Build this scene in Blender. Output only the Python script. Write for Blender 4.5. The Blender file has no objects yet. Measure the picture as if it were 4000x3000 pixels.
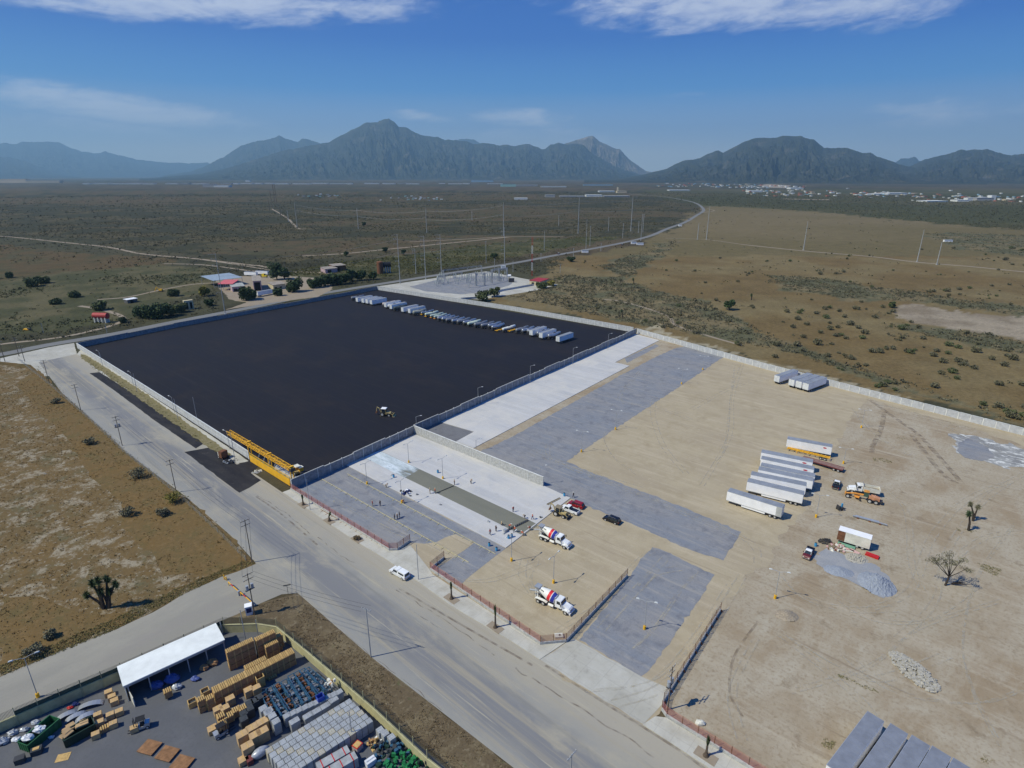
import bpy, bmesh, math, random
import numpy as np
from mathutils import Vector, Matrix
R = math.radians
rnd = random.Random(7)
SC = bpy.context.scene
COL = SC.collection

# ------------------------------------------------------------------ camera
CAMH = 90.0
F_PX = 2300.0                      # focal length in pixels of the 4000 x 3000 photograph
PITCH = math.atan(817.0 / F_PX)
cam = bpy.data.cameras.new('camera')
cam.sensor_width = 36.0
cam.lens = 36.0 * F_PX / 4000.0
cam.clip_start = 0.5
cam.clip_end = 200000
camo = bpy.data.objects.new('camera', cam)
COL.objects.link(camo)
camo.location = (0, 0, CAMH)
camo.rotation_euler = (math.pi / 2 - PITCH, 0, 0)
SC.camera = camo

# ------------------------------------------------------------------ light
SUN_EL, SUN_AZ = 50.0, 197.0        # azimuth counted from +X
SC.view_settings.view_transform = 'Standard'
SC.view_settings.look = 'None'
SC.view_settings.gamma = 1.0
SC.view_settings.exposure = 0.08
sl = bpy.data.lights.new('sun', 'SUN')
sl.energy = 4.5
sl.angle = R(0.5)
sl.color = (1.0, 0.965, 0.76)
so = bpy.data.objects.new('sun', sl)
COL.objects.link(so)
sd = Vector((math.cos(R(SUN_AZ)) * math.cos(R(SUN_EL)), math.sin(R(SUN_AZ)) * math.cos(R(SUN_EL)), math.sin(R(SUN_EL))))
so.rotation_euler = sd.to_track_quat('Z', 'Y').to_euler()
so.location = (0, 0, 500)

CP, SP = math.cos(PITCH), math.sin(PITCH)
def ray(u, v):
    x = (u - 2000) / F_PX; y = (v - 1500) / F_PX
    return Vector((x, CP - y * SP, -SP - y * CP))
def g(u, v, z=0.0):
    d = ray(u, v); t = (z - CAMH) / d.z
    return Vector((d.x * t, d.y * t, z))
def far(u, v, dist):
    d = ray(u, v); t = dist / math.hypot(d.x, d.y)
    return Vector((d.x * t, d.y * t, CAMH + d.z * t))
def proj(x, y, z=0.0):
    dz = z - CAMH
    zc = y * CP - dz * SP; yc = -(dz * CP + y * SP)
    return 2000 + F_PX * x / zc, 1500 + F_PX * yc / zc
def hgt(b, vt):                     # height of an upright whose foot is at pixel b and whose top is at row vt
    p = g(*b); lo, hi = 0.0, 85.0
    for _ in range(40):
        m = (lo + hi) / 2
        if proj(p.x, p.y, m)[1] > vt: lo = m
        else: hi = m
    return lo

# ------------------------------------------------------------------ world
W = bpy.data.worlds.new('World'); SC.world = W; W.use_nodes = True
nt = W.node_tree; N = nt.nodes; L = nt.links; N.clear()
def mth(nt_, op, a, b=None, c=None, clamp=False):
    n = nt_.nodes.new('ShaderNodeMath'); n.operation = op; n.use_clamp = clamp
    for i, x in enumerate((a, b, c)):
        if x is None: continue
        if isinstance(x, (int, float)): n.inputs[i].default_value = x
        else: nt_.links.new(x, n.inputs[i])
    return n.outputs[0]
sky = N.new('ShaderNodeTexSky'); sky.sky_type = 'NISHITA'; sky.sun_disc = False
sky.sun_elevation = R(SUN_EL); sky.sun_rotation = math.atan2(sd.x, sd.y) % (2 * math.pi)
sky.altitude = 500; sky.air_density = 1.3; sky.dust_density = 0.6; sky.ozone_density = 3.0
hs = N.new('ShaderNodeHueSaturation'); hs.inputs['Saturation'].default_value = 1.12
L.new(sky.outputs[0], hs.inputs['Color'])
SKYS = 0.085
skr = N.new('ShaderNodeValToRGB'); skr.color_ramp.interpolation = 'LINEAR'
for _ in range(4): skr.color_ramp.elements.new(.5)
for e_, (p_, c_) in zip(skr.color_ramp.elements, [(0.000, (0.757, 0.795, 0.700)), (0.040, (0.700, 0.738, 0.700)), (0.085, (0.284, 0.445, 0.700)), (0.150, (0.038, 0.255, 0.662)), (0.235, (0.000, 0.118, 0.530)), (0.300, (0.000, 0.099, 0.482))]):
    e_.position = p_; e_.color = (*c_, 1)
tc = N.new('ShaderNodeTexCoord'); sx = N.new('ShaderNodeSeparateXYZ'); L.new(tc.outputs['Generated'], sx.inputs[0])
az = mth(nt, 'ARCTAN2', sx.outputs[0], sx.outputs[1])
el = mth(nt, 'ARCSINE', sx.outputs[2])
def cloudnoise(sa, se, detail, seed, rot):
    cb = N.new('ShaderNodeCombineXYZ')
    a2 = mth(nt, 'ADD', mth(nt, 'MULTIPLY', az, math.cos(rot)), mth(nt, 'MULTIPLY', el, math.sin(rot)))
    e2 = mth(nt, 'SUBTRACT', mth(nt, 'MULTIPLY', el, math.cos(rot)), mth(nt, 'MULTIPLY', az, math.sin(rot)))
    L.new(mth(nt, 'MULTIPLY', a2, sa), cb.inputs[0]); L.new(mth(nt, 'MULTIPLY', e2, se), cb.inputs[1])
    cb.inputs[2].default_value = seed
    nz = N.new('ShaderNodeTexNoise'); nz.inputs['Scale'].default_value = 1; nz.inputs['Detail'].default_value = detail
    nz.inputs['Roughness'].default_value = 0.62; nz.inputs['Distortion'].default_value = 0.5
    L.new(cb.outputs[0], nz.inputs['Vector'])
    return nz.outputs[0]
nzA = cloudnoise(9, 34, 7, 1.7, 0.06)
nzB = cloudnoise(28, 90, 5, 5.2, 0.10)
nz_ = mth(nt, 'ADD', mth(nt, 'MULTIPLY', nzA, 0.68), mth(nt, 'MULTIPLY', nzB, 0.32))
CL = [  # u, v, half width, half height (pixels), tilt, strength
    (560, -30, 1150, 100, 0.02, 1.0), (1000, -15, 520, 70, 0.05, .9), (3000, -55, 930, 165, -0.02, 1.0), (3150, 30, 640, 95, -0.06, .85),
    (480, 420, 520, 62, -0.10, .95), (760, 455, 330, 42, -0.10, .8), (420, 500, 380, 34, -0.06, .7), (1620, 452, 210, 28, -0.06, .7),
    (2060, 462, 300, 44, -0.03, .75), (2200, 530, 520, 46, 0.0, .62), (3620, 440, 330, 60, -0.05, .72), (3950, 430, 220, 35, 0.05, .6),
    (2670, 371, 120, 16, 0.03, .5), (3400, 600, 600, 50, 0, .25), (1700, 0, 350, 25, 0, .3), (2350, 20, 250, 30, 0, .35)]
tot = None
for (u, v, hw, hh, tl, st) in CL:
    d = ray(u, v).normalized(); a0 = math.atan2(d.x, d.y); e0 = math.asin(d.z)
    da = mth(nt, 'SUBTRACT', az, a0); de = mth(nt, 'SUBTRACT', el, e0)
    p1 = mth(nt, 'DIVIDE', mth(nt, 'ADD', da, mth(nt, 'MULTIPLY', de, tl)), hw / F_PX)
    p2 = mth(nt, 'DIVIDE', mth(nt, 'SUBTRACT', de, mth(nt, 'MULTIPLY', da, tl)), hh / F_PX)
    r2 = mth(nt, 'ADD', mth(nt, 'MULTIPLY', p1, p1), mth(nt, 'MULTIPLY', p2, p2))
    m = mth(nt, 'MULTIPLY', mth(nt, 'SUBTRACT', 1.0, r2, clamp=True), st)
    tot = m if tot is None else mth(nt, 'MAXIMUM', tot, m)
cv = mth(nt, 'ADD', mth(nt, 'MULTIPLY', tot, 0.62), mth(nt, 'MULTIPLY', nz_, 1.3))
mr = N.new('ShaderNodeMapRange'); mr.interpolation_type = 'SMOOTHERSTEP'
mr.inputs['From Min'].default_value = 0.80; mr.inputs['From Max'].default_value = 1.40; mr.inputs['To Max'].default_value = 0.74
L.new(cv, mr.inputs['Value'])
gate = mth(nt, 'MULTIPLY', mr.outputs[0], mth(nt, 'MULTIPLY', tot, 3.2, clamp=True), clamp=True)
mx = N.new('ShaderNodeMixRGB'); mx.inputs['Color2'].default_value = (8.8, 9.4, 10.6, 1)
L.new(mth(nt, 'MULTIPLY', el, 1.25, clamp=True), skr.inputs[0])
scl = N.new('ShaderNodeVectorMath'); scl.operation = 'SCALE'; scl.inputs['Scale'].default_value = 1 / SKYS; L.new(skr.outputs[0], scl.inputs[0])
skm = N.new('ShaderNodeMixRGB'); skm.inputs[0].default_value = .96; L.new(hs.outputs[0], skm.inputs[1]); L.new(scl.outputs[0], skm.inputs[2])
L.new(skm.outputs[0], mx.inputs['Color1']); L.new(gate, mx.inputs['Fac'])
bg = N.new('ShaderNodeBackground'); bg.inputs['Strength'].default_value = SKYS
L.new(mx.outputs[0], bg.inputs['Color'])
wo = N.new('ShaderNodeOutputWorld'); L.new(bg.outputs[0], wo.inputs[0])

# ------------------------------------------------------------------ materials
MATS = {}
def M(name, c, rough=0.75, metal=0.0, var=0.12, scale=0.6, c2=None, spec=0.3, bump=0.0):
    if name in MATS: return MATS[name]
    m = bpy.data.materials.new(name); m.use_nodes = True; t = m.node_tree
    b = t.nodes['Principled BSDF']; b.inputs['Roughness'].default_value = rough; b.inputs['Metallic'].default_value = metal
    b.inputs['Specular IOR Level'].default_value = spec
    ge = t.nodes.new('ShaderNodeNewGeometry'); nz = t.nodes.new('ShaderNodeTexNoise')
    nz.inputs['Scale'].default_value = scale; nz.inputs['Detail'].default_value = 4; nz.inputs['Roughness'].default_value = .65
    t.links.new(ge.outputs['Position'], nz.inputs['Vector'])
    cr = t.nodes.new('ShaderNodeValToRGB'); cr.color_ramp.elements[0].position = .34; cr.color_ramp.elements[1].position = .66
    a = [x * (1 - var) for x in c]; bb = [min(1, x * (1 + var)) for x in (c2 or c)]
    cr.color_ramp.elements[0].color = (*a, 1); cr.color_ramp.elements[1].color = (*bb, 1)
    t.links.new(nz.outputs[0], cr.inputs[0]); t.links.new(cr.outputs[0], b.inputs['Base Color'])
    if bump:
        bp = t.nodes.new('ShaderNodeBump'); bp.inputs['Strength'].default_value = bump; bp.inputs['Distance'].default_value = .3
        t.links.new(nz.outputs[0], bp.inputs['Height']); t.links.new(bp.outputs[0], b.inputs['Normal'])
    MATS[name] = m
    return m
white = lambda: M('white_paint', (.72, .73, .73), .45, var=.07)
def std():
    M('white_paint', (.83, .83, .85), .45, var=.07, scale=.35); M('grey_metal', (.36, .38, .41), .5, .3, .12); M('dark_metal', (.05, .05, .055), .6, .2)
    M('roof_grey', (.25, .27, .31), .6, .1, .14, .35); M('rubber', (.03, .03, .032), .8); M('glass_dark', (.02, .03, .04), .12, 0, .1, spec=.6)
    M('yellow', (.78, .42, .03), .5, var=.1); M('yellow_base', (.75, .42, .02), .6); M('orange_paint', (.62, .27, .05), .6, var=.25)
    M('red', (.45, .02, .02), .5); M('blue_plastic', (.04, .27, .5), .45); M('concrete_grey', (.42, .42, .42), .9, var=.15)
    M('pole_grey', (.38, .39, .40), .6, .2); M('pole_wood', (.14, .11, .085), .9); M('insulator', (.5, .5, .5), .4)
    M('steel_tank', (.42, .43, .45), .33, .75, .12, .5); M('steel_dull', (.25, .26, .28), .5, .5, .2, .7); M('green_tank', (.42, .5, .44), .5)
    M('rim', (.6, .6, .6), .4, .4); M('rust', (.17, .075, .04), .85, var=.35, scale=1.2); M('galv', (.5, .52, .54), .45, .5)
    M('black', (.015, .015, .017), .6); M('navy', (.02, .03, .12), .5)
std()

# ------------------------------------------------------------------ mesh helpers
class MB:
    def __init__(s): s.v = []; s.f = []; s.m = []
    def add(s, vs, fs, mi=0):
        o = len(s.v); s.v += [tuple(p) for p in vs]; s.f += [tuple(i + o for i in q) for q in fs]; s.m += [mi] * len(fs)
        return s
    def box(s, c, d, rz=0, mi=0, top=1.0, topy=None):
        x, y, z = d[0] / 2, d[1] / 2, d[2] / 2; ty = top if topy is None else topy
        vs = []
        for sz, k, ky in ((-1, 1, 1), (1, top, ty)):
            for a, b in ((-1, -1), (1, -1), (1, 1), (-1, 1)):
                px, py = a * x * k, b * y * ky
                vs.append((c[0] + px * math.cos(rz) - py * math.sin(rz), c[1] + px * math.sin(rz) + py * math.cos(rz), c[2] + sz * z))
        return s.add(vs, [(3, 2, 1, 0), (4, 5, 6, 7), (0, 1, 5, 4), (1, 2, 6, 5), (2, 3, 7, 6), (3, 0, 4, 7)], mi)
    def tube(s, p0, p1, r0, r1=None, n=8, mi=0, caps=True):
        p0, p1 = Vector(p0), Vector(p1); r1 = r0 if r1 is None else r1
        d = (p1 - p0).normalized(); a = d.orthogonal().normalized(); b = d.cross(a)
        vs = []
        for p, r in ((p0, r0), (p1, r1)):
            for i in range(n):
                t = 2 * math.pi * i / n; vs.append(p + a * (r * math.cos(t)) + b * (r * math.sin(t)))
        fs = [(i, (i + 1) % n, n + (i + 1) % n, n + i) for i in range(n)]
        if caps: fs += [tuple(range(n - 1, -1, -1)), tuple(range(n, 2 * n))]
        return s.add(vs, fs, mi)
    def path(s, pts, r, n=6, mi=0):
        for i in range(len(pts) - 1):
            s.tube(pts[i], pts[i + 1], r if not isinstance(r, (list, tuple)) else r[i], r if not isinstance(r, (list, tuple)) else r[i + 1], n, mi)
        return s
    def lathe(s, prof, p0, d, n=16, mis=None, sc=(1, 1)):   # prof: (dist along d, radius)
        p0 = Vector(p0); d = Vector(d).normalized()
        a = Vector((0, 0, 1)).cross(d); a = a.normalized() if a.length > .01 else Vector((1, 0, 0)); b = d.cross(a)
        vs = []; fs = []; ms = []
        for (t, r) in prof:
            for i in range(n):
                q = 2 * math.pi * i / n; vs.append(p0 + d * t + a * (r * math.cos(q) * sc[0]) + b * (r * math.sin(q) * sc[1]))
        o = len(s.v)
        for k in range(len(prof) - 1):
            for i in range(n):
                fs.append((k * n + i, k * n + (i + 1) % n, (k + 1) * n + (i + 1) % n, (k + 1) * n + i)); ms.append(mis[k] if mis else 0)
        fs += [tuple(range(n - 1, -1, -1)), tuple((len(prof) - 1) * n + i for i in range(n))]; ms += [ms[0], ms[-1]]
        s.v += [tuple(p) for p in vs]; s.f += [tuple(i + o for i in q) for q in fs]; s.m += ms
        return s
    def prism(s, prof, y0, y1, mi=0, inset=None):           # side profile (x, z) pulled across y; inset = per-point y shrink
        n = len(prof); vs = []
        for sgn, y in ((0, y0), (1, y1)):
            for i, (x, z) in enumerate(prof):
                k = inset[i] if inset else 0
                vs.append((x, y + (k if sgn == 0 else -k), z))
        fs = [tuple(range(n)), tuple(range(2 * n - 1, n - 1, -1))] + [(i, i + n, (i + 1) % n + n, (i + 1) % n) for i in range(n)]
        return s.add(vs, fs, mi)
    def blob(s, c, r, n=10, k=6, jit=0.0, rn=rnd, mi=0, flat=0.0):
        vs = []; fs = []
        for j in range(k + 1):
            ph = math.pi * j / k
            for i in range(n):
                t = 2 * math.pi * i / n; q = 1 + jit * (rn.random() - .5)
                z = math.cos(ph); z = max(z, -1 + flat)
                vs.append((c[0] + r[0] * math.sin(ph) * math.cos(t) * q, c[1] + r[1] * math.sin(ph) * math.sin(t) * q, c[2] + r[2] * z * q))
        for j in range(k):
            for i in range(n): fs.append((j * n + i, (j + 1) * n + i, (j + 1) * n + (i + 1) % n, j * n + (i + 1) % n))
        return s.add(vs, fs, mi)
    def build(s, name, mats, parent=None, smooth=False, loc=None, rz=0):
        me = bpy.data.meshes.new(name); me.from_pydata(s.v, [], s.f)
        for m in (mats if isinstance(mats, (list, tuple)) else [mats]): me.materials.append(MATS[m] if isinstance(m, str) else m)
        if any(s.m): me.polygons.foreach_set('material_index', s.m)
        if smooth: me.polygons.foreach_set('use_smooth', [True] * len(me.polygons))
        o = bpy.data.objects.new(name, me); COL.objects.link(o)
        if parent: o.parent = parent
        if loc is not None: o.location = loc
        o.rotation_euler = (0, 0, rz)
        return o
def tag(o, label=None, cat=None, group=None, kind=None):
    if label: o['label'] = label
    if cat: o['category'] = cat
    if group: o['group'] = group
    if kind: o['kind'] = kind
    return o
def thing(name, label, cat, loc=(0, 0, 0), rz=0, group=None):
    o = bpy.data.objects.new(name, None); COL.objects.link(o); o.location = loc; o.rotation_euler = (0, 0, rz)
    o.empty_display_size = .5
    return tag(o, label, cat, group)
def dup(o, loc=None, rz=None, label=None, parent=None, scale=None, group=None, skip=()):
    c = o.copy(); COL.objects.link(c)
    if parent: c.parent = parent
    if loc is not None: c.location = loc
    if rz is not None: c.rotation_euler = (0, 0, rz)
    if label: c['label'] = label
    if group: c['group'] = group
    if scale is not None: c.scale = scale if hasattr(scale, '__len__') else (scale,) * 3
    for ch in list(o.children):
        if ch.name.split('.')[0] not in skip: dup(ch, parent=c)
    return c
def head(a, b): d = b - a; return math.atan2(d.y, d.x)
def sidepose(pr, pf, hw, z=0.0):    # rear and front pixels of the side nearer the camera -> centre, heading, length
    a, b = g(*pr, z), g(*pf, z); th = head(a, b); n = Vector((-math.sin(th), math.cos(th), 0))
    c = (a + b) / 2; c.z = 0
    if n.dot(Vector((c.x, c.y, 0))) < 0: n = -n
    return c + n * hw, th, (b - a).length
ORD = ['first', 'second', 'third', 'fourth', 'fifth', 'sixth', 'seventh', 'eighth', 'ninth', 'tenth', 'eleventh', 'twelfth', 'thirteenth', 'fourteenth', 'fifteenth', 'sixteenth', 'seventeenth', 'eighteenth', 'nineteenth', 'twentieth', 'twenty-first', 'twenty-second', 'twenty-third', 'twenty-fourth', 'twenty-fifth', 'twenty-sixth', 'twenty-seventh', 'twenty-eighth', 'twenty-ninth', 'thirtieth', 'thirty-first', 'thirty-second', 'thirty-third', 'thirty-fourth', 'thirty-fifth', 'thirty-sixth', 'thirty-seventh', 'thirty-eighth', 'thirty-ninth']

# ------------------------------------------------------------------ numpy noise
def vnoise(x, y, seed=0):
    xi = np.floor(x).astype(np.int64); yi = np.floor(y).astype(np.int64); fx = x - xi; fy = y - yi
    fx = fx * fx * (3 - 2 * fx); fy = fy * fy * (3 - 2 * fy)
    def h(a, b):
        n = (a * 374761393 + b * 668265263 + seed * 974634777) & 0x7fffffff
        n = ((n ^ (n >> 13)) * 1274126177) & 0x7fffffff
        return ((n ^ (n >> 16)) & 0xffff) / 65535.0
    return (h(xi, yi) * (1 - fx) + h(xi + 1, yi) * fx) * (1 - fy) + (h(xi, yi + 1) * (1 - fx) + h(xi + 1, yi + 1) * fx) * fy
def fbm(x, y, sc, oc=4, seed=0):
    t = 0; a = .5; n = 0
    for i in range(oc): t = t + a * vnoise(x / sc, y / sc, seed + i * 17); n += a; a *= .55; sc /= 2.1
    return t / n
def inpoly(u, v, poly):
    r = np.zeros(np.shape(u), bool); n = len(poly); j = n - 1
    for i in range(n):
        xi, yi = poly[i]; xj, yj = poly[j]
        if yi != yj:
            r ^= ((yi > v) != (yj > v)) & (u < (xj - xi) * (v - yi) / (yj - yi) + xi)
        j = i
    return r
def nproj(x, y):
    zc = y * CP + CAMH * SP; zc = np.where(np.abs(zc) < 1, 1, zc); yc = (CAMH * CP - y * SP)
    u = 2000 + F_PX * x / zc; v = 1500 + F_PX * yc / zc
    return np.where(zc > 5, u, -9e5), np.where(zc > 5, v, 9e5)

# ------------------------------------------------------------------ ground sheet
def ground_mat(name, sc=(.5, 2.2, .06), amp=(.35, .3, .2), rough=.95):
    m = bpy.data.materials.new(name); m.use_nodes = True; t = m.node_tree; b = t.nodes['Principled BSDF']
    b.inputs['Roughness'].default_value = rough; b.inputs['Specular IOR Level'].default_value = .1
    at = t.nodes.new('ShaderNodeAttribute'); at.attribute_name = 'Col'
    ge = t.nodes.new('ShaderNodeNewGeometry'); f = None
    for s_, a_ in zip(sc, amp):
        nz = t.nodes.new('ShaderNodeTexNoise'); nz.inputs['Scale'].default_value = s_; nz.inputs['Detail'].default_value = 5; nz.inputs['Roughness'].default_value = .7
        t.links.new(ge.outputs['Position'], nz.inputs['Vector'])
        q = mth(t, 'ADD', mth(t, 'MULTIPLY', mth(t, 'SUBTRACT', nz.outputs[0], .5), a_ * 4), 1.0)
        f = q if f is None else mth(t, 'MULTIPLY', f, q)
    vm = t.nodes.new('ShaderNodeVectorMath'); vm.operation = 'SCALE'
    t.links.new(at.outputs['Color'], vm.inputs[0]); t.links.new(mth(t, 'MAXIMUM', f, .2), vm.inputs['Scale'])
    t.links.new(vm.outputs[0], b.inputs['Base Color'])
    MATS[name] = m
    return m
ground_mat('ground_soil')

SCRUB_BAND = [(1900, 1145), (2060, 1110), (2200, 1075), (2420, 1085), (2600, 1140), (2760, 1185), (2960, 1290), (3160, 1380), (3400, 1450), (3700, 1550), (4100, 1690), (4600, 1850), (4600, 1990), (4000, 1665), (3400, 1480), (3000, 1360), (2480, 1262)]
SCRUB2 = [(2350, 1050), (2420, 1000), (2520, 985), (2640, 930), (2660, 950), (2560, 1020), (2440, 1090)]
SCRUB3 = [(3000, 1075), (3200, 1085), (3480, 1130), (3700, 1160), (4100, 1210), (4600, 1260), (4600, 1310), (4000, 1240), (3600, 1180), (3300, 1170), (3060, 1130)]
SCRUB4 = [(3620, 915), (3800, 910), (4200, 930), (4600, 950), (4600, 1010), (4000, 1000), (3760, 975)]
SCRUB5 = [(3500, 1270), (3800, 1300), (4200, 1370), (4200, 1420), (3900, 1370), (3650, 1320)]
FARSCRUB_R = [(2500, 760), (2760, 805), (3000, 815), (3200, 828), (3500, 858), (3800, 885), (4600, 940), (5200, 980), (5200, 740), (2500, 740)]
LEFTSCRUB = [(-1500, 790), (0, 900), (260, 935), (620, 985), (1000, 1030), (1250, 1010), (1500, 990), (1800, 965), (2060, 935), (2300, 925), (2500, 900), (2640, 850), (2700, 780), (2500, 745), (-1500, 745)]
MIDSCRUB = [(1000, 1075), (1250, 1040), (1450, 1010), (1800, 965), (2140, 930), (2430, 925), (2250, 960), (1900, 1020), (1500, 1085), (1200, 1090)]
RIGHTF = [(2200, 1010), (2480, 960), (2640, 890), (2760, 800), (2900, 805), (3200, 828), (3500, 858), (3800, 885), (4600, 940), (6000, 1000), (6000, 2600), (4600, 1990), (4000, 1665), (2486, 1283), (2200, 1230), (1900, 1170), (2060, 1110)]
GREENL = [(-600, 1110), (0, 1100), (330, 1060), (560, 1035), (760, 1040), (900, 1080), (860, 1120), (700, 1180), (500, 1250), (300, 1290), (-600, 1350)]
BROWNL = [(-800, 960), (0, 955), (300, 990), (560, 1000), (700, 1010), (640, 1040), (330, 1062), (0, 1100), (-800, 1130)]
FIELD = [(-3000, 1380), (0, 1415), (140, 1440), (242, 1535), (389, 1666), (497, 1770), (588, 1838), (723, 1938), (900, 2091), (1000, 2200), (868, 2252), (705, 2328), (456, 2458), (0, 2645), (-900, 3000), (-3000, 3200)]
MEDIAN = [(1000, 2360), (1163, 2317), (1449, 2566), (2000, 2995), (2300, 3300), (1900, 3300), (1760, 3000), (1217, 2534), (1076, 2420), (868, 2412)]
BAREP = [(3490, 1195), (3560, 1185), (3700, 1215), (4000, 1235), (4400, 1270), (4400, 1400), (4000, 1325), (3800, 1300), (3600, 1270), (3520, 1235)]
BARESTRIP = [(2480, 1275), (2540, 1270), (2700, 1330), (2900, 1390), (3120, 1440), (3400, 1520), (3600, 1560), (3500, 1560), (3000, 1425), (2620, 1325)]
TRACKS_L = [(-200, 915), (0, 922), (260, 948), (420, 965), (560, 992), (760, 1010), (1000, 1038)]

def ground_cols(x, y):
    r = np.hypot(x, y); n1 = fbm(x, y, 60, 5, 1); n2 = fbm(x, y, 17, 4, 2); n3 = fbm(x * .35, y, 260, 5, 3); n4 = fbm(x, y, 5, 3, 4)
    amp = np.clip(r * .03, 1.2, 60)
    xj = x + (fbm(x, y, 22, 4, 11) - .5) * amp * 2.2; yj = y + (fbm(x, y, 22, 4, 12) - .5) * amp * 2.2
    u, v = nproj(xj, yj)
    def mixc(a, b, t): t = np.clip(t, 0, 1)[:, None]; return np.array(a) * (1 - t) + np.array(b) * t
    c = mixc((.085, .077, .046), (.130, .095, .058), (n3 - .40) * 5)
    c = c * (1 - .35 * np.clip((n1 - .5) * 5, 0, 1))[:, None]
    def put(poly, col, w=None):
        nonlocal c
        m = inpoly(u, v, poly); c[m] = col[m] if w is None else (c[m] * (1 - w[m][:, None]) + col[m] * w[m][:, None])
    sc_ = mixc((.062, .058, .034), (.115, .092, .052), (n1 - .47) * 7)
    sc_ = sc_ * (1 + .0 * x)[:, None]
    put(LEFTSCRUB, np.where((n3 > .50)[:, None], mixc((.125, .088, .050), (.090, .080, .044), (n2 - .4) * 4), sc_))
    put(BROWNL, mixc((.13, .088, .046), (.10, .084, .044), (n2 - .47) * 6))
    put(GREENL, mixc((.085, .082, .042), (.145, .120, .066), (n2 - .42) * 5))
    put(MIDSCRUB, mixc((.078, .076, .036), (.14, .118, .06), (n2 - .5) * 6))
    f = mixc((.175, .117, .055), (.205, .150, .078), (n1 - .42) * 5); f = f * (.86 + .28 * n2)[:, None]
    f2 = mixc((.190, .142, .080), (.160, .122, .062), (n3 - .4) * 5)
    f = np.where((v < 1000)[:, None], f2, f)
    put(RIGHTF, f)
    put(FARSCRUB_R, mixc((.085, .082, .040), (.125, .105, .055), (n3 - .42) * 5))
    sb = mixc((.12, .11, .065), (.20, .15, .085), (n2 - .45) * 6)
    for pl in (SCRUB_BAND, SCRUB2, SCRUB3, SCRUB4, SCRUB5): put(pl, sb)
    put(BAREP, mixc((.33, .26, .20), (.25, .19, .14), (n2 - .45) * 5)); put(BARESTRIP, mixc((.40, .33, .24), (.25, .18, .1), (n4 - .5) * 6))
    # lot at the left: rusty grass with bleached bare patches
    fd = mixc((.185, .115, .045), (.125, .088, .040), (n2 - .42) * 5 + (n4 - .5) * 3)
    bare = np.clip((fbm(x, y, 3.2, 5, 21) * .75 + fbm(x, y, 26, 3, 22) * .6 - .69) * 7, 0, 1)
    wv = np.clip((900 - np.abs(u - 100) * .9) / 700, 0, 1)
    pale = mixc((.43, .33, .21), (.30, .24, .17), (n4 - .4) * 4)
    fd = fd * (1 - (bare * (.25 + .75 * wv))[:, None]) + pale * (bare * (.25 + .75 * wv))[:, None]
    put(FIELD, fd)
    md = mixc((.105, .078, .045), (.20, .155, .10), (fbm(x, y, 4, 4, 31) - .45) * 6)
    put(MEDIAN, md)
    c = c * np.where(inpoly(u, v, RIGHTF), .84, .74)[:, None] * np.array([.96, 1.02, .98])
    return c

def build_ground():
    fine = np.radians(np.arange(-52, 52.01, .25)); co = np.radians(np.concatenate([np.arange(-180, -52, 6.), []])); co2 = np.radians(np.arange(56, 180, 6.))
    A = np.concatenate([co, fine, co2]); na = len(A)
    r = [2.0]
    while r[-1] < 40000: r.append(r[-1] * (1.0115 if 55 < r[-1] < 2500 else 1.06))
    r = np.array(r); nr = len(r)
    rr, aa = np.meshgrid(r, A, indexing='ij'); x = (rr * np.sin(aa)).ravel(); y = (rr * np.cos(aa)).ravel(); z = np.zeros_like(x)
    i, j = np.meshgrid(np.arange(nr - 1), np.arange(na), indexing='ij'); j2 = (j + 1) % na
    q = np.stack([i * na + j, i * na + j2, (i + 1) * na + j2, (i + 1) * na + j], -1).reshape(-1, 4)
    me = bpy.data.meshes.new('ground'); nv = len(x)
    me.vertices.add(nv); me.vertices.foreach_set('co', np.stack([x, y, z], 1).ravel().astype(np.float32))
    me.loops.add(q.size); me.loops.foreach_set('vertex_index', q.ravel().astype(np.int32))
    me.polygons.add(len(q)); me.polygons.foreach_set('loop_start', (np.arange(len(q)) * 4).astype(np.int32)); me.polygons.foreach_set('loop_total', np.full(len(q), 4, np.int32))
    me.update(calc_edges=True)
    c = ground_cols(x, y); at = me.color_attributes.new('Col', 'FLOAT_COLOR', 'POINT')
    at.data.foreach_set('color', np.concatenate([c, np.ones((nv, 1))], 1).ravel().astype(np.float32))
    me.materials.append(MATS['ground_soil'])
    # one centre cap
    o = bpy.data.objects.new('ground', me); COL.objects.link(o); tag(o, kind='structure')
    me.flip_normals() if me.polygons[0].normal.z < 0 else None
build_ground()

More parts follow.
